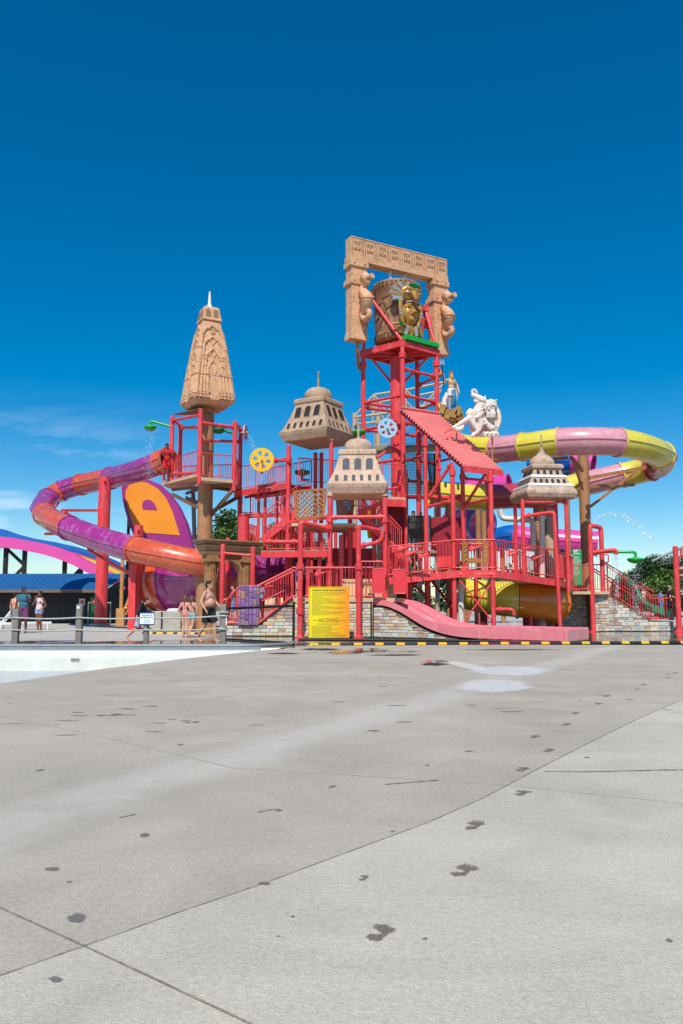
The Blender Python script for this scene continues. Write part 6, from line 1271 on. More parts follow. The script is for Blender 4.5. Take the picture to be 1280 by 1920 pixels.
def hand(b, w, d, sgn, s=1.0, curl=.35):
    """palm and five fingers leaving the wrist along d"""
    d = Vector(d).normalized(); x = d.cross(Vector((0, 1, 0)));  x = (x if x.length > .1 else d.cross(Vector((1, 0, 0)))).normalized(); nrm = x.cross(d).normalized()
    M = Matrix((x, nrm, d)).transposed(); p = Vector(w) + d * .05 * s; b.sph(p, .045 * s, (.95, .42, 1.25), 10, 8, M)
    for k in range(4):
        o = x * (-.03 + .02 * k) * s; L = (.075, .085, .08, .062)[k] * s; a = p + d * .035 * s + o; m_ = a + d * L * .5 + nrm * curl * .02 * s; e = m_ + (d * .8 + nrm * curl).normalized() * L * .5; b.tube([a, m_, e], [.0098 * s, .0095 * s, .008 * s], 6); b.sph(e, .008 * s, n=6, m=4)
    a = p + x * .034 * s * sgn - d * .02 * s; m_ = a + x * .028 * s * sgn + d * .025 * s; e = m_ + d * .035 * s; b.tube([a, m_, e], [.013 * s, .011 * s, .009 * s], 6); b.sph(e, .009 * s, n=6, m=4)
def person(label, loc, rz, h, skin, pose=None, hair=HAIRD, style='short', outfit=(), girth=1.0, female=False, lean=0, head_turn=0, vox=.012, cat='person', name='person', group=None, detail=True):
    J = {'pel': (0, 0, .95), 'wai': (0, 0, 1.10), 'che': (0, 0, 1.30), 'nk': (0, .01, 1.47), 'hd': (0, -.015, 1.63)}
    for s_, k in ((1, 'l'), (-1, 'r')):
        J['hip' + k] = (.088 * s_, 0, .92); J['kn' + k] = (.10 * s_, -.015, .50); J['an' + k] = (.10 * s_, .02, .085); J['sh' + k] = (.175 * s_ * (.9 if female else 1), 0, 1.415); J['el' + k] = (.235 * s_, .03, 1.13); J['wr' + k] = (.245 * s_, -.05, .89)
    J.update(pose or {}); J = {k: Vector(v) for k, v in J.items()}; s = h / 1.755
    root = thing(name, label, cat, (0, 0, 0), group); g = girth; b = MB()
    b.sph(J['pel'], 1, (.155 * (1.05 if female else 1) * (g ** .6), .108 * g ** .7, .12), 16, 10); b.sph(J['wai'], 1, (.132 * g if not female else .118, .098 * g, .16), 16, 10); b.sph(J['che'], 1, (.16 * g ** .6 * (.9 if female else 1), .112 * g ** .6, .17), 16, 10)
    if g > 1.15: b.sph(J['wai'] + Vector((0, -.06, .02)), 1, (.15, .14, .15), 16, 10); b.sph(J['che'] + Vector((.07, -.07, .02)), .075, (1, .7, .8)); b.sph(J['che'] + Vector((-.07, -.07, .02)), .075, (1, .7, .8))
    if female: b.sph(J['che'] + Vector((.065, -.075, -.01)), .06); b.sph(J['che'] + Vector((-.065, -.075, -.01)), .06)
    caps(b, J['shl'], J['shr'], .058, .058); caps(b, J['che'], J['nk'], .10, .055); caps(b, J['nk'], J['hd'] - Vector((0, -.01, .05)), .052 * g ** .4, .05)
    tw = Matrix.Rotation(head_turn, 3, 'Z'); H = J['hd']
    def hp(x, y, z): return H + tw @ Vector((x, y, z))
    b.sph(hp(0, .012, .025), 1, (.074, .092, .10), 16, 12, tw); b.sph(hp(0, -.03, -.055), 1, (.052, .06, .062), 12, 8, tw)
    b.tube([hp(0, -.085, .02), hp(0, -.105, -.015), hp(0, -.108, -.028)], [.009, .014, .017], 7); b.sph(hp(.076, .01, -.005), .022, (.5, .9, 1.4)); b.sph(hp(-.076, .01, -.005), .022, (.5, .9, 1.4)); b.sph(hp(0, -.078, -.062), .024, (1.2, .5, .5)); b.sph(hp(0, -.08, .032), .03, (1.9, .45, .35))
    for k, sg in (('l', 1), ('r', -1)):
        caps(b, J['hip' + k], J['kn' + k], .083 * g ** .5, .056); caps(b, J['kn' + k], lerp_j(J['kn' + k], J['an' + k], .35) + Vector((0, .018, 0)), .054, .056); caps(b, lerp_j(J['kn' + k], J['an' + k], .35) + Vector((0, .018, 0)), J['an' + k], .056, .036)
        d = J.get('ft' + k, Vector((.02 * sg, -1, -.28))).normalized(); a = J['an' + k]; caps(b, a + Vector((0, .03, -.03)), a + d * .15 + Vector((0, 0, -.015)), .038, .03); b.sph(a + d * .18 + Vector((0, 0, -.012)), .036, (1.15, 1, .6))
        caps(b, J['sh' + k], J['el' + k], .05 * g ** .4, .04); caps(b, J['el' + k], J['wr' + k], .041, .027); hand(b, J['wr' + k], J['wr' + k] - J['el' + k], -sg if True else sg)
    body = remesh(b, 'body', skin, vox, root)
    if detail:
        e = MB()
        for sg in (-1, 1): e.sph(hp(.031 * sg, -.083, .012), .012, (1.3, .6, .8), 8, 6)
        stuff(e.build('eyes', EYE, root))
    hb = MB(); hb.sph(hp(0, .022, .045), 1, (.083, .096, .093), 16, 10, tw)
    if style == 'short': hb.sph(hp(0, .045, .0), 1, (.078, .075, .085), 12, 8, tw)
    if style == 'cap': hb.sph(hp(0, -.07, .06), 1, (.06, .06, .02), 12, 6, tw)
    if style == 'braid': hb.sph(hp(0, .05, .0), 1, (.08, .075, .09), 12, 8, tw); caps(hb, hp(0, .1, .0), hp(.0, .12, -.3), .035, .02)
    if style == 'pony': hb.sph(hp(0, .09, .07), .05); caps(hb, hp(0, .13, .08), hp(.02, .16, -.18), .04, .02)
    if style == 'bun': hb.sph(hp(0, .08, .1), .05); hb.sph(hp(0, .05, .0), 1, (.078, .07, .085), 12, 8, tw)
    if style == 'long': hb.sph(hp(0, .05, -.02), 1, (.088, .075, .13), 12, 8, tw); caps(hb, hp(.05, .06, -.05), hp(.08, .07, -.24), .045, .03); caps(hb, hp(-.05, .06, -.05), hp(-.08, .07, -.24), .045, .03)
    if style: remesh(hb, 'hair', hair, .011, root, 2)
    for (kind, m) in outfit:
        c = MB()
        if kind in ('shorts', 'boardshorts', 'briefs', 'hotpants'):
            tt = {'shorts': .62, 'boardshorts': .85, 'briefs': .1, 'hotpants': .36}[kind]; ex = {'briefs': .008, 'hotpants': .014}.get(kind, .024)
            c.sph(J['pel'] + Vector((0, 0, .005)), 1, (.155 * (1.05 if female else 1) * g ** .6 + ex * .7, .108 * g ** .7 + ex * .7, .105), 16, 10)
            for k in 'lr': q = lerp_j(J['hip' + k], J['kn' + k], tt); c.tube([J['hip' + k] + Vector((0, 0, .04)), lerp_j(J['hip' + k], J['kn' + k], tt / 2), q], [.085 * g ** .5 + ex, .083 * g ** .5 + ex, .072 * g ** .4 + ex * (1.6 if kind != 'briefs' else 1)], 12)
        if kind in ('tee', 'rash', 'tank', 'loose'):
            ex = .022 if kind in ('tee', 'loose') else .01
            c.sph(J['wai'] - Vector((0, 0, .03)), 1, (.138 * g + ex, .10 * g + ex, .17), 16, 10); c.sph(J['che'], 1, (.165 * g ** .6 + ex, .115 * g ** .6 + ex, .17), 16, 10); c.sph(J['pel'] + Vector((0, 0, .06)), 1, (.15 + ex, .108 + ex, .09), 14, 8)
            if kind == 'tank':
                for k in 'lr': caps(c, lerp_j(J['sh' + k], J['nk'], .35) + Vector((0, 0, .03)), J['che'] + Vector((0, -.05, .04)), .03, .05); caps(c, lerp_j(J['sh' + k], J['nk'], .35) + Vector((0, 0, .03)), J['che'] + Vector((0, .05, .04)), .03, .05)
            else:
                caps(c, J['shl'], J['shr'], .066 + ex * .4, .066 + ex * .4)
                for k in 'lr':
                    q = lerp_j(J['sh' + k], J['el' + k], .55 if kind != 'rash' else 1.0); c.tube([J['sh' + k], q], [.06 + ex * .5, .05 + ex], 12)
                    if kind == 'rash': c.tube([J['el' + k], lerp_j(J['el' + k], J['wr' + k], .9)], [.05, .036], 12); c.sph(J['el' + k], .05)
        if kind == 'bra':
            c.sph(J['che'] + Vector((0, -.01, -.02)), 1, (.158 * .93, .118, .065), 16, 8); c.sph(J['che'] + Vector((.065, -.082, -.01)), .062); c.sph(J['che'] + Vector((-.065, -.082, -.01)), .062)
            for k, sg in (('l', 1), ('r', -1)): c.tube([J['che'] + Vector((.09 * sg, .1, -.01)), J['nk'] + Vector((-.0 * sg, .075, -.06)), lerp_j(J['sh' + k], J['nk'], .45) + Vector((0, 0, .055)), J['che'] + Vector((.07 * sg, -.1, .03))], .016, 6)
        if kind == 'suit':
            c.sph(J['pel'], 1, (.165, .118, .115), 16, 10); c.sph(J['wai'], 1, (.128, .108, .17), 16, 10); c.sph(J['che'] + Vector((0, 0, -.02)), 1, (.155, .12, .11), 16, 10); c.sph(J['che'] + Vector((.065, -.075, -.01)), .066); c.sph(J['che'] + Vector((-.065, -.075, -.01)), .066)
        nm = {'tee': 'shirt', 'rash': 'rash_guard', 'tank': 'tank_top', 'loose': 'shirt', 'bra': 'bikini_top', 'suit': 'swimsuit', 'briefs': 'bikini_bottom', 'hotpants': 'shorts'}.get(kind, 'swim_shorts'); remesh(c, nm, m, .012, root, 3)
    root.scale = (s, s, s); root.location = loc; root.rotation_euler = (lean, 0, rz); return root
TEAL = cloth('teal_cotton', (44, 104, 122)); PURSH = cloth('purple_print_cloth', (96, 40, 86), dirt=(150, 90, 130)); PRINT = cloth('bright_print_cloth', (224, 214, 214), dirt=(214, 78, 120), scale=14); LBLUE = cloth('pale_blue_denim', (140, 164, 206)); BLK = cloth('black_swim_cloth', (26, 27, 30)); STRIPE = cloth('blue_white_swim_cloth', (182, 190, 210), dirt=(84, 104, 156), scale=16); NAVY = cloth('navy_rash_cloth', (22, 26, 40)); PNK = cloth('coral_swim_cloth', (222, 110, 120)); FLOR = cloth('teal_floral_cloth', (62, 150, 160), dirt=(214, 224, 220), scale=16); REDC = cloth('lifeguard_red_cloth', (206, 30, 40)); WHC = cloth('white_cotton', (222, 222, 220)); TURQ = cloth('turquoise_cotton', (52, 170, 200)); GREYC = cloth('grey_cotton', (120, 124, 132)); PURC = cloth('violet_swim_cloth', (112, 62, 140), dirt=(200, 150, 200)); BLUC = cloth('blue_swim_cloth', (70, 110, 180), dirt=(190, 200, 226)); GREENC = cloth('sage_cotton', (128, 142, 120))
fe = lambda px, py: G(px, py)
person('man in teal tee and purple shorts touching his mouth', fe(42, 1187.5), R(8), 1.80, SKIND, {'ell': (.27, -.12, 1.18), 'wrl': (.14, -.22, 1.46), 'elr': (-.27, .04, 1.14), 'wrr': (-.30, -.02, .88), 'knl': (.11, -.06, .5), 'anl': (.12, -.02, .085), 'anr': (-.12, .08, .085)}, HAIRD, 'short', [('tee', TEAL), ('boardshorts', PURSH)], 1.15, head_turn=R(40))
person('woman in bright print top and pale blue shorts holding a phone', fe(72, 1184.5), R(-4), 1.66, SKIND2, {'elr': (-.27, -.06, 1.16), 'wrr': (-.13, -.17, 1.42), 'ell': (.27, .04, 1.14), 'wrl': (.2, -.14, 1.0), 'knr': (-.05, -.05, .5), 'anr': (-.02, .0, .085), 'knl': (.06, .0, .5), 'anl': (.07, .1, .085)}, HAIRD, 'bun', [('tank', PRINT), ('hotpants', LBLUE)], 1.0, True, head_turn=R(-15))
person('barebacked person with a white towel behind the man in teal', fe(26, 1184), R(160), 1.62, SKINL, {'ell': (.3, -.05, 1.15)}, HAIRD, 'short', [('boardshorts', TEAL)], 1.05)
person('boy in navy rash guard striding right, head bowed', fe(262, 1203.5), R(80), 1.42, SKINM, {'che': (0, -.09, 1.28), 'nk': (0, -.18, 1.42), 'hd': (0, -.27, 1.52), 'shl': (.16, -.12, 1.39), 'shr': (-.16, -.12, 1.39), 'ell': (.22, -.06, 1.12), 'wrl': (.2, -.2, .95), 'elr': (-.24, -.05, 1.12), 'wrr': (-.2, .0, .9), 'wai': (0, -.03, 1.1), 'knl': (.09, -.26, .56), 'anl': (.09, -.26, .09), 'knr': (-.09, .1, .5), 'anr': (-.09, .44, .2), 'ftr': (0, -.6, -.9)}, HAIRD, 'short', [('rash', NAVY), ('boardshorts', STRIPE)])
person('girl in coral swimsuit bottoms with blond braid, left of the pair', fe(346, 1195.5), R(172), 1.42, SKINL, {'elr': (-.27, .06, 1.14), 'wrr': (-.17, -.08, 1.0), 'ell': (.27, .06, 1.14), 'wrl': (.17, -.08, 1.0), 'knl': (.07, -.03, .5), 'anl': (.07, .0, .085)}, HAIRB, 'braid', [('briefs', PNK), ('bra', PNK)], .92, True)
person('girl in black bikini top and teal floral bottoms, right of the pair', fe(359, 1195.5), R(165), 1.42, SKINM, {'knr': (-.08, .1, .52), 'anr': (-.07, .34, .18), 'ftr': (0, -.7, -.8), 'elr': (-.25, .04, 1.14), 'wrr': (-.26, -.02, .9)}, HAIRB, 'braid', [('hotpants', FLOR), ('bra', BLK)], .95, True)
person('shirtless heavyset man in black swim shorts walking right', fe(390, 1204.5), R(62), 1.83, SKINM, {'elr': (-.29, .05, 1.16), 'wrr': (-.31, -.12, .95), 'ell': (.3, -.02, 1.16), 'wrl': (.3, -.22, .98), 'knl': (.1, -.16, .52), 'anl': (.1, -.2, .085), 'knr': (-.1, .02, .5), 'anr': (-.1, .3, .13), 'ftr': (0, -.85, -.5)}, HAIRD, 'short', [('boardshorts', BLK)], 1.3, head_turn=R(15))
lg = person('lifeguard in red shirt on the lookout above the tube entry', Vector((X_at(313, 860, 34.75), 34.75, FZ + .12)), R(40), 1.66, SKIND, {'elr': (-.26, -.1, 1.16), 'wrr': (-.2, -.32, 1.1), 'ell': (.26, -.1, 1.16), 'wrl': (.2, -.32, 1.1)}, HAIRD, 'cap', [('tee', REDC), ('boardshorts', REDC)])
person('woman in black swimsuit with dark ponytail on the right deck', Vector((X_at(1054, 1050, 33.2), 33.2, Zt + .06)), R(120), 1.72, SKINL, {'ell': (.24, -.1, 1.2), 'wrl': (.1, -.25, 1.3)}, HAIRD, 'pony', [('suit', BLK)], 1.05, True)
for (px, zf, lab, out, hr, skn, rz, hh) in ((1188, .55, 'child in violet swimwear crouching on the right stair', [('tee', PURC), ('shorts', PURC)], 'long', SKINL, 60, 1.0), (1207, .3, 'child in white top leaning on the right stair', [('tank', WHC), ('shorts', PNK)], 'short', SKINL, -60, 1.05), (1238, .04, 'person in blue patterned swim shorts low on right stair', [('tee', BLUC), ('boardshorts', BLUC)], 'short', SKINM, 100, 1.25), (1256, .02, 'person in dark clothes and pale cap beside the edge post', [('tee', NAVY), ('boardshorts', BLK)], 'cap', SKINM, 80, 1.45)):
    person(lab, Vector((X_at(px, 1140, RY + 1.1), RY + 1.1, Zb + (Zt - Zb) * zf)), R(rz), hh, skn, {'ell': (.25, -.15, 1.18), 'wrl': (.2, -.35, 1.1)}, HAIRD if hr != 'cap' else GREYC, hr, out, 1.0, detail=False)
person('child in violet swimsuit reaching right on the front deck', Vector((X_at(559, 1090, 28.3), 28.3, DZ)), R(70), 1.3, SKINM, {'ell': (.2, -.3, 1.36), 'wrl': (.14, -.55, 1.3), 'elr': (-.2, -.28, 1.3), 'wrr': (-.12, -.5, 1.1)}, HAIRD, 'long', [('suit', PURC)], .95, True, detail=False)
person('boy in turquoise shirt on the left stair', Vector((X_at(492, 1140, LY + .6), LY + .6, Zl + .1)), R(-70), 1.36, SKIND2, {}, HAIRD, 'short', [('tee', TURQ), ('boardshorts', NAVY)], detail=False)
person('person in grey shirt behind the left stair railing', Vector((X_at(438, 1140, LY + .8), LY + .8, Zl - .05)), R(-80), 1.42, SKINL, {'ell': (.25, -.15, 1.18), 'wrl': (.2, -.35, 1.1)}, HAIRD, 'short', [('tee', GREYC), ('boardshorts', BLUC)], detail=False)
for (px, lab, out, Y) in ((774, 'person in white shirt above the lower cargo net', [('tee', WHC), ('boardshorts', NAVY)], 33.2), (787, 'person in sage shirt and pale cap above the lower net', [('tee', GREENC), ('boardshorts', NAVY)], 33.0)):
    q = V(px, 958, Y); person(lab, Vector((q.x, Y, q.z - 1.7)), R(20), 1.7, SKINM, {}, WHC if 'cap' in lab else HAIRD, 'cap' if 'cap' in lab else 'short', out, detail=False)
# back landing these two stand on
bl_ = thing('back_landing', 'grey landing floor behind the lower cargo net', 'deck', gz(V(785, 1040, 33))); q = V(785, 958, 33.1); MB().box((q.x, 33.6, q.z - 1.76), (3.0, 2.4, .1)).build('landing_floor', DECKG, bl_, smooth=False)
for dx in (-1.3, 1.3): MB().cyl((q.x + dx, 33.6, 0), (q.x + dx, 33.6, q.z - 1.82), .07, n=10).build('leg', COREM, bl_)
# ============================================================ roof statues
sg_ = V(845, 782, 33.4); BSE = V(845, 800, 33.4)
car = thing('golden_pedestal', 'gold scalloped prow pedestal under the trident statue', 'pedestal', BSE)
b = MB(); P = [V(818, 752, 33.6), V(826, 782, 33.4), V(848, 788, 33.2), V(868, 778, 33.4), V(864, 764, 33.6), V(845, 770, 33.6), V(828, 756, 33.8)]; b.prism(P, (.2, 1.1, .0)); b.build('prow', GOLD, car, smooth=False, bevel=.03)
for (px, py) in ((828, 768), (838, 778), (850, 776), (858, 771)): MB().box(V(px, py, 33.25), (.26, .14, .42), Matrix.Rotation(R(20), 3, 'Y')).build('scallop', GOLD, car, smooth=False, bevel=.03)
for px in (832, 856): MB().cyl(V(px, 786, 33.8), Vector((V(px, 790, 33.8).x, 33.8, 7.6)), .06, n=8).build('leg', BROWNST, car)
HAIRG = mat('gilded_hair', (200, 160, 86), .5, metal=.3, var=.25, scale=14)
stt = person('painted statue of a bearded sea god holding a trident', V(846, 770, 33.4), R(20), 1.66, mat('painted_statue_skin', (206, 166, 128), .6, var=.2, scale=8, dirt=(140, 96, 60), dirtamt=.4), {'elr': (-.34, -.04, 1.34), 'wrr': (-.42, -.1, 1.52), 'ell': (.3, .0, 1.14), 'wrl': (.3, -.12, .92)}, HAIRG, 'long', [('shorts', STATUE)], 1.12, cat='statue', name='sea_god_statue', vox=.014)
b = MB(); a = Vector((-.44, -.12, 1.0)); c = Vector((-.52, -.12, 2.05)); b.cyl(a, c, .03, n=8); b.build('trident_shaft', DARK, None); o_ = bpy.data.objects['trident_shaft']; o_.parent = stt; o_.location = (0, 0, 0)
b = MB()
for dx in (-.09, 0, .09): b.tube([c + Vector((dx, 0, .02)), c + Vector((dx, 0, .24))], [.022, .006], 6)
b.cyl(c + Vector((-.1, 0, .02)), c + Vector((.1, 0, .02)), .022, n=6); o2 = b.build('trident_head', SILVER, None); o2.parent = stt; o2.location = (0, 0, 0)
b = MB(); H = Vector((0, -.1, 1.53)); b.sph(H, 1, (.06, .05, .11)); o3 = b.build('beard', HAIRG, None); o3.parent = stt; o3.location = (0, 0, 0)
b = MB(); b.lathe([(.085, 1.70), (.09, 1.78), (.1, 1.84), (.075, 1.83), (.07, 1.72)], (0, 0, 0), 12); o4 = b.build('crown', GOLD, None); o4.parent = stt; o4.location = (0, .01, 0)
b = MB(); rn = random.Random(2)
for k in range(3): b.tube(crom([(.1 - .04 * k, -.1, .95), (.14 - .05 * k, -.14 - .02 * (k % 2), .6), (.16 - .055 * k, -.06, .3), (.12 - .05 * k, .08, .12)], 4), [.05] * 12 + [.03], 7)
o5 = remesh(b, 'draped_cloth', BLUECL, .02, stt)
b = MB(); b.tube(crom([(.2, .15, .3), (.32, .18, .7), (.36, .12, 1.0), (.28, .1, 1.3)], 4), [.1] * 12 + [.05], 8); b.tube(crom([(-.16, .1, .8), (-.3, .1, .5), (-.36, .05, .2)], 4), [.12] * 8 + [.16], 8); remesh(b, 'pale_cloak', STATUE, .02, stt)
# white relief: rearing horse, rider and swirling waves
RC = V(897, 812, 30.6); hs_ = thing('horse_relief', 'white plaster sculpture of rearing horse with rider and waves', 'statue', RC)
def rp3(px, py, dy=0): return V(px, py, 30.6 + dy)
b = MB()
def st_(pts, rad, dy=0, n=9, dys=None):
    P = crom([rp3(x, y, dy + (dys[k] if dys else 0)) for k, (x, y) in enumerate(pts)], 5); rr = []
    for i in range(len(P)):
        j = min(len(rad) - 1, i // 5); j2 = min(len(rad) - 1, j + 1); f = (i % 5) / 5; rr.append(rad[j] * (1 - f) + rad[j2] * f)
    b.tube(P, rr, n)
b.prism([rp3(x, y, .08) for x, y in ((886, 770), (900, 758), (914, 752), (927, 757), (935, 772), (936, 794), (928, 811), (910, 818), (888, 817), (880, 802))], (0, .14, 0))
st_([(904, 800), (897, 785), (896, 768), (903, 757), (909, 752)], [.3, .27, .2, .16, .12], -.05)          # horse chest and neck
st_([(909, 751), (901, 749), (893, 744), (886, 741), (883, 742)], [.13, .15, .12, .09, .08], -.12)         # head towards the left
st_([(899, 753), (891, 752), (887, 751)], [.09, .06, .05], -.12); st_([(908, 748), (909, 741)], [.05, .015], -.1); st_([(886, 737), (884, 733), (889, 731), (894, 737)], [.05, .05, .06, .05], -.1)
for k in range(6): st_([(906 + k * .5, 750 + k * 4), (912 + k, 752 + k * 5), (915 + k, 760 + k * 6)], [.05, .06, .02], -.1, 7)      # mane
st_([(884, 768), (880, 776), (884, 786)], [.12, .17, .14], -.05); st_([(882, 783), (868, 791), (856, 798), (847, 803)], [.15, .11, .085, .07], -.2); st_([(848, 799), (856, 805), (864, 803), (868, 797)], [.05, .09, .09, .05], -.2)
st_([(884, 788), (889, 799), (896, 806)], [.13, .11, .09], -.22); st_([(902, 786), (901, 797), (895, 809), (886, 817), (882, 818)], [.12, .11, .085, .06, .06], -.32)
st_([(905, 772), (898, 780), (889, 783)], [.08, .07, .05], -.34); st_([(886, 778), (905, 766), (931, 749)], [.03, .03, .03], -.4, 6)
b.sph(rp3(919, 764, -.15), .2, (1, .9, 1.1)); st_([(913, 758), (918, 752), (926, 755), (929, 763)], [.05, .09, .09, .05], -.12)                                           # bearded head
for k in range(5): st_([(912 + k * 3.2, 769), (914 + k * 3, 776), (912 + k * 3.5, 783)], [.05, .07, .03], -.26, 7)
b.sph(rp3(915, 764, -.36), .035); st_([(917, 764), (916, 768)], [.03, .045], -.36, 6)
for k in range(7):       # long combed waves sweeping down to the right
    o = k * 3.6; st_([(906 + o * .3, 786 + o * .2), (911 + o * .55, 792 + o * .4), (915 + o * .4, 800 + o * .3), (922 + o * .35, 803 + o * .2), (928 + o * .2, 797 + o * .1)], [.03, .07, .08, .07, .03], -.18 + .02 * k, 7)
for k in range(6): x = 884 + k * 8; st_([(x, 819), (x + 3, 813), (x + 7, 812), (x + 9, 816), (x + 6, 818)], [.05, .07, .07, .05, .03], -.16, 7)
st_([(929, 762), (934, 775), (935, 792), (929, 808)], [.06, .09, .09, .06], -.02)
hr = remesh(b, 'sculpted_relief', STATUE, .016, hs_, 1); hr.location = -RC
for (px, y1) in ((855, 866), (922, 866)): MB().cyl(V(px, 800, 30.75), V(px, y1, 30.5 if px < 900 else 30.6), .03, n=8).build('support_pole', TANPOST, hs_)
MB().cyl(V(848, 803, 30.6), V(832, 812, 30.2), .025, n=6).build('tie_bar', RED, hs_); MB().cyl(V(868, 800, 30.6), V(882, 786, 31.2), .025, n=6).build('tie_bar', RED, hs_)
# ============================================================ signs
def bars(b, c, w, rows, size, rn, left=False):
    for (z, frac) in rows:
        x = -w / 2
        while x < w * (frac - .5):
            l = rn.uniform(.02, .075); l = min(l, w * (frac - .5) - x)
            if l > .006: b.box(c + Vector((x + l / 2, -.003, z)), (l, .003, size))
            x += l + .018
ys = thing('rules_sign', 'tall yellow rules board reading NO DIVING', 'sign', gz(V(616, 1197, 26.4)))
p0, p1 = V(580, 1196, 26.4), V(653, 1101, 26.4); w, h = p1.x - p0.x, p1.z - max(p0.z, .02); c = Vector(((p0.x + p1.x) / 2, 26.4, p1.z - h / 2))
m = mat('sign_yellow_print', (244, 206, 20), .4, var=.03); n, l = m.node_tree.nodes, m.node_tree.links
tcn = n.new('ShaderNodeTexCoord'); sxn = n.new('ShaderNodeSeparateXYZ'); crn = n.new('ShaderNodeValToRGB'); crn.color_ramp.elements[0].color = lin((246, 222, 14)); crn.color_ramp.elements[1].color = lin((244, 150, 14)); crn.color_ramp.elements[0].position = .35; crn.color_ramp.elements[1].position = .95
l.new(tcn.outputs['Generated'], sxn.inputs[0]); l.new(sxn.outputs['X'], crn.inputs[0]); mxn = [x for x in n if x.type == 'MIX_RGB'][0]; l.new(crn.outputs[0], mxn.inputs['Color1'])
MB().box(c, (w, .04, h)).build('board', m, ys, smooth=False); 
for (dx, ww, dz, hh) in ((0, w + .03, h / 2, .03), (-w / 2, .03, 0, h), (w / 2, .03, 0, h)): MB().box(c + Vector((dx, .0, dz)), (ww, .06, hh)).build('frame_edge', MATS['melon_orange_gelcoat'] if dx > 0 else YPAINT, ys, smooth=False)
INK = mat('dark_print', (60, 42, 16), .6, var=.05); GPR = mat('grey_print', (120, 98, 52), .6, var=.1)
mtext('NO DIVING', .19, c + Vector((0, -.023, -.16 * h)), ys, INK, sx=.62)
b = MB(); rn = random.Random(6); cc = c + Vector((0, -.021, 0)); bars(b, cc, w * .82, [(h * .44, 1.0)], .045, rn); bars(b, cc, w * .84, [(h * .40, .98)], .014, rn)
rows = []; z = .37
while z > -.06: rows.append((h * z, rn.choice([.95, .9, .5, .85, .97, .3, .6]))); z -= .021
bars(b, cc, w * .84, rows, .01, rn); bars(b, cc, w * .55, [(-h * .23, 1)], .022, rn); rows = []; z = -.27
while z > -.42: rows.append((h * z, rn.choice([.9, .6, .4, .8]))); z -= .021
bars(b, cc, w * .84, rows, .01, rn); stuff(b.build('small_print', GPR, ys, smooth=False, recalc=False)); b = MB(); bars(b, cc, w * .86, [(-h * .445, 1), (-h * .47, .95)], .012, rn)
for sx_ in (-1, 1): b.box(cc + Vector((sx_ * w * .31, -.002, -.16 * h)), (w * .2, .003, .008))
stuff(b.build('ruled_lines', INK, ys, smooth=False, recalc=False))
for sx_ in (-1, 1): MB().box(Vector((c.x + sx_ * w * .4, 26.46, .3)), (.05, .05, .6)).build('leg', STEEL, ys, smooth=False)
gs2 = thing('slide_rules_sign', 'tall green notice board on the right deck', 'sign', gz(V(1077, 1060, RY + .4))); p0, p1 = V(1074, 1097, RY + .4), V(1089, 1030, RY + .4); cg = (p0 + p1) / 2; wg, hg = p1.x - p0.x, p1.z - p0.z; MB().box(cg, (wg, .04, hg)).build('board', mat('sign_green', (30, 158, 104), .5, var=.04), gs2, smooth=False)
b = MB(); rn = random.Random(2); bars(b, cg + Vector((0, -.022, 0)), wg * .7, [(hg * .47, .9), (hg * .43, .5), (hg * .38, 1)], .05, rn); bars(b, cg + Vector((0, -.022, 0)), wg * .84, [(hg * (.3 - .03 * k), rn.uniform(.6, 1)) for k in range(18)], .016, rn); stuff(b.build('white_print', WHITE, gs2, smooth=False, recalc=False))
# ============================================================ rope fence along the pool
FY = 22.62
rfn = thing('rope_fence', 'weathered wooden posts with two ropes along the pool edge', 'fence', (-6, FY, 0))
fps = [(-92, 1142), (30, 1142), (149, 1133), (275, 1168), (419, 1133)]
for k, (px, yt) in enumerate(fps):
    x, zt_ = X_at(px, 1170, FY), V(px, yt, FY).z; wv = .17 if k != 3 else .15
    b = MB(); 
    if k == 3: b.lathe([(.085, 0), (.085, zt_ - .05), (.06, zt_ - .01), (0, zt_)], (x, FY, 0), 14); b.build('post', WOODG, rfn)
    else: b.box((x, FY, zt_ / 2), (wv, wv, zt_)); b.build('post', WOODG, rfn, smooth=False, bevel=.015)
def rope(P, r, nm):
    b = MB(); n = len(P); b.tube(P, r, 7)
    L = sum((P[i + 1] - P[i]).length for i in range(n - 1)); k = int(L / .03); 
    for s_ in (0, math.pi):     # two strands wound round the core
        W = []
        for i in range(k):
            t = i / (k - 1) * (n - 1); j = min(int(t), n - 2); p = P[j].lerp(P[j + 1], t - j); a = i * .9 + s_; W.append(p + Vector((0, math.cos(a) * r * .6, math.sin(a) * r * .6)))
        b.tube(W, r * .55, 5)
    return b.build(nm, ROPE, rfn)
for z0 in (V(150, 1158, FY).z, V(150, 1181, FY).z):
    for (a, c) in zip(fps, fps[1:]):
        x0, x1 = X_at(a[0], 1170, FY), X_at(c[0], 1170, FY); rope([Vector((x0 + (x1 - x0) * t, FY - .1, z0 - .035 * math.sin(math.pi * t) + (.05 if c[0] == 419 else 0) * t)) for t in [k / 10 for k in range(11)]], .022, 'rope')
x = X_at(419, 1170, FY)
b = MB()
for z in (V(419, 1148, FY).z, V(419, 1155, FY).z, V(419, 1180, FY).z): b.tube([Vector((x + .125 * math.cos(t), FY + .125 * math.sin(t), z + .01 * math.sin(3 * t))) for t in [k * math.pi / 8 for k in range(17)]], .024, 7, cap=False)
stuff(b.build('rope_knot', ROPE, rfn)); MB().box((x + .09, FY - .07, V(419, 1165, FY).z), (.04, .012, .22)).build('white_tag', WHITE, rfn, smooth=False)
MB().box((X_at(149, 1138, FY), FY - .092, V(149, 1139, FY).z), (.07, .01, .07)).build('white_plate', WHITE, rfn, smooth=False)
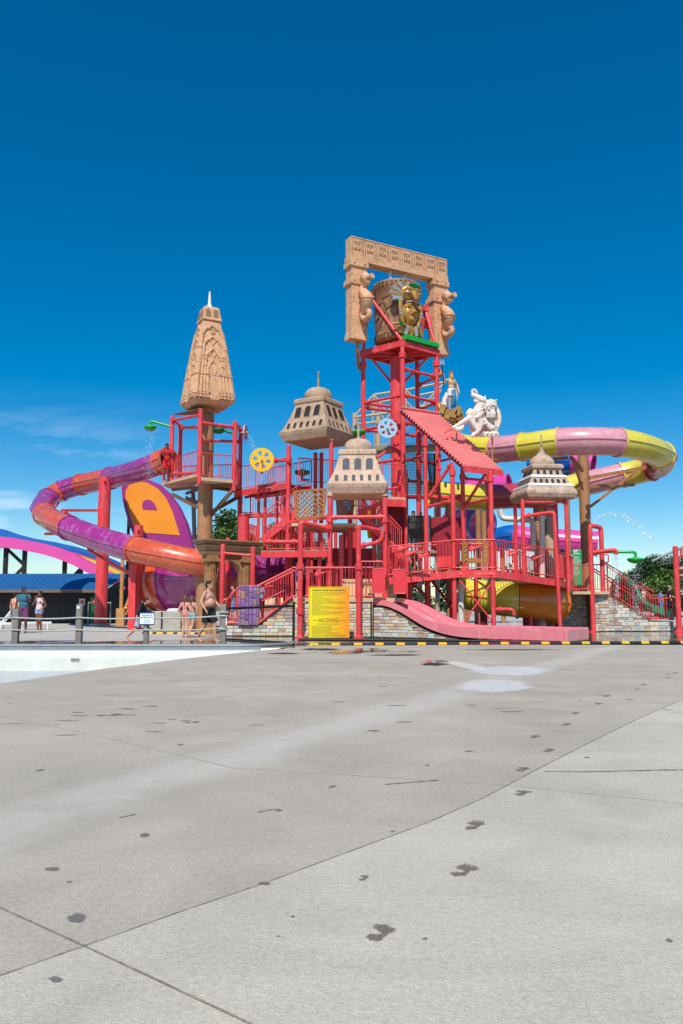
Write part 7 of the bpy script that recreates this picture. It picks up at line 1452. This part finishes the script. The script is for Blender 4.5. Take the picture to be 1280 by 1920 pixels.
s3 = thing('load_sign', 'small white and blue sign reading 333 on short post', 'sign', V(275, 1160, FY)); c3 = V(276, 1160, FY - .11); MB().box(c3 + Vector((0, .012, 0)), (.41, .02, .36)).build('backing', DBLUE, s3, smooth=False); MB().box(c3 + Vector((0, -.004, -.005)), (.39, .012, .29)).build('face', WHITE, s3, smooth=False)
mtext('MAXIMUM', .06, c3 + Vector((0, -.012, .085)), s3, DBLUE); mtext('PATRON LOAD', .055, c3 + Vector((0, -.012, .025)), s3, DBLUE, sx=.9); mtext('333', .12, c3 + Vector((0, -.012, -.075)), s3, mat('cyan_print', (40, 160, 196), .5)); MB().box((c3.x, FY - .05, c3.z - .1), (.06, .06, .3)).build('bracket', DBLUE, s3, smooth=False)
hr_ = thing('black_handrail', 'black steel handrail running from the rope post to pad', 'rail', gz(V(552, 1205, 24)));
MB().tube(fillet([V(424, 1141, FY + .1), V(470, 1139.5, 23.4), V(551, 1136, 24.3), gz(V(551, 1136, 24.3))], .08), .035, 8).build('rail_tube', BLACK, hr_); MB().cyl(gz(V(551, 1136, 24.3)), gz(V(551, 1136, 24.3)) + UP * .04, .08, n=10).build('base_plate', STEEL, hr_)
# ============================================================ terrace odds and ends
def lounger(label, px, py, rz):
    t = thing('sun_lounger', label, 'lounger', (0, 0, 0), 'white plastic loungers'); b = MB()
    for i in range(9): MB().box((-.75 + i * .13, 0, .33), (.09, .56, .03)).build('slat', WHITE, t, smooth=False)
    for i in range(5): MB().box((.46 + i * .075, 0, .38 + i * .1), (.03, .56, .085), Matrix.Rotation(R(-35), 3, 'Y')).build('slat', WHITE, t, smooth=False)
    for s_ in (-.29, .29):
        MB().bar((-.85, s_, .31), (.45, s_, .31), .05, .08).build('side_rail', WHITE, t, smooth=False); MB().bar((.42, s_, .33), (.8, s_, .86), .04, .06).build('side_rail', WHITE, t, smooth=False)
        for x_ in (-.7, .35): MB().bar((x_, s_, 0), (x_ + .05, s_, .3), .05, .07).build('leg', WHITE, t, smooth=False)
    t.location = G(px, py); t.rotation_euler = (0, 0, R(rz)); return t
lounger('white plastic lounger at the far left picture edge', 8, 1183, 15); lounger('white lounger between the man in teal and the woman', 58, 1181, 200); lounger('white lounger half hidden at the left edge, farther back', -12, 1179, 10)
tp2 = thing('green_pole_toy', 'twisted green post with red face before black building', 'ornament', gz(V(176, 1160, 43))); b = MB()
for s_ in (0, 2.1, 4.2): b.tube([gz(V(176, 1160, 43)) + Vector((.12 * math.cos(k * .7 + s_), .12 * math.sin(k * .7 + s_), k * .07)) for k in range(18)], .09, 7)
b.build('twisted_stem', DGREEN, tp2); q = gz(V(176, 1160, 43)); MB().sph(q + UP * 1.36, .2, (1.1, 1, .8)).build('cap', DGREEN, tp2); MB().sph(q + Vector((0, -.1, 1.22)), .15, (1, .8, .7)).build('face', RED, tp2)
fn2 = thing('pipe_fence', 'thin grey pipe fence behind the thick red column', 'fence', gz(V(190, 1160, 44)))
for px in (165, 207): MB().cyl(gz(V(px, 1160, 44)), gz(V(px, 1160, 44)) + UP * 1.25, .03, n=8).build('post', STEEL, fn2)
for z in (.35, 1.2): MB().cyl(gz(V(165, 1160, 44)) + UP * z, gz(V(207, 1160, 44)) + UP * z, .02, n=8).build('rail', STEEL, fn2)
nt = thing('notice_plate', 'small white notice on the black building wall', 'sign', V(154, 1129, 46.4)); MB().box(V(154, 1129, 46.9), (.34, .03, .4)).build('plate', WHITE, nt, smooth=False); MB().box(V(154, 1129, 46.85), (.16, .03, .2)).build('red_mark', RED, nt, smooth=False)
wp_ = thing('timber_post', 'tall tan timber post with braces near the red frame', 'post', gz(V(228, 1160, 41.5))); q = gz(V(228, 1120, 41.5)); MB().cyl(q, q + UP * V(228, 1045, 41.5).z, .1, n=12).build('pole', WOODT, wp_); MB().box(q + UP * .45, (.42, .42, .9)).build('base_block', WOODT, wp_, smooth=False, bevel=.02); MB().bar(q + Vector((.2, 0, .9)), q + Vector((.55, 0, 1.8)), .12, .12).build('brace', WOODT, wp_, smooth=False); MB().bar(q + Vector((.2, 0, .6)), q + Vector((.85, .2, 1.4)), .12, .12).build('brace', WOODT, wp_, smooth=False); MB().cyl(q + Vector((.2, -.2, .95)), q + Vector((.9, -.2, .85)), .02, n=6).build('yellow_strap', YPAINT, wp_)
# ============================================================ spray and falling water
DROP = mat('water_drop', (236, 242, 246), .1, var=.05, alpha=.55)
def drops(label, gen, n, name='water_spray', r0=.008, r1=.022, seed=1):
    rn = random.Random(seed); b = MB()
    for i in range(n):
        p, v = gen(rn); r = rn.uniform(r0, r1); q = Matrix.Rotation(rn.uniform(0, 3), 3, 'Z')
        vs = [p + v * r * 1.6, p - v * r * 1.6] + [p + q @ Vector((math.cos(a) * r, math.sin(a) * r, 0)) for a in (0, 1.57, 3.14, 4.71)]
        b.add(vs, [(0, 2, 3), (0, 3, 4), (0, 4, 5), (0, 5, 2), (1, 3, 2), (1, 4, 3), (1, 5, 4), (1, 2, 5)])
    o = b.build(name, DROP, None, recalc=False, smooth=False); tag(o, label, 'water', None, 'stuff'); return o
def arc(P, spread):
    Q = crom(P, 12)
    def g(rn): t = rn.random() ** .8; p = Q[min(len(Q) - 1, int(t * len(Q)))]; s_ = spread * (.15 + t); return p + Vector((rn.gauss(0, s_), rn.gauss(0, s_), rn.gauss(0, s_ * .7))), UP
    return g
def fall(c, r, z0, z1): return lambda rn: (Vector((c.x + rn.gauss(0, r * .5), c.y + rn.gauss(0, r * .5), rn.uniform(z1, z0))), UP * 1.6)
drops('arc of spray leaping right from the red pipe arch', arc([V(1113, 980, fy), V(1128, 967, fy), V(1148, 962, fy), V(1172, 968, fy), V(1192, 983, fy), V(1208, 1005, fy), V(1222, 1030, fy)], .13), 950, seed=2, r0=.004, r1=.013)
c = V(1191, 1053, fy); drops('water pouring from the green dish at the right', fall(c, .28, c.z, Zb + .1), 420, seed=3, r0=.006, r1=.013)
c = V(282, 805, 35); drops('water drizzling from the green dish at the left', fall(c, .26, c.z, c.z - 2.2), 260, seed=4, r0=.005, r1=.012)
c = V(1154, 1042, fy - .3); drops('water gushing from the red spout pipe', fall(c, .12, c.z, c.z - 1.7), 380, seed=5, r0=.005, r1=.014)
c = V(963, 1156, 28.2); drops('thin stream falling from the spout under the deck', fall(c, .05, c.z, .1), 120, seed=6, r0=.006, r1=.014)
drops('spray from the yellow wheel over the bridge', arc([V(467, 815, 35), V(480, 850, 33.5), V(497, 885, 33), V(520, 925, 32.6)], .22), 420, seed=7, r0=.005, r1=.013)
drops('light rain falling behind the roof posts', lambda rn: (V(rn.uniform(812, 862), rn.uniform(930, 985), 33) , UP * 4), 420, seed=8, r0=.005, r1=.009)
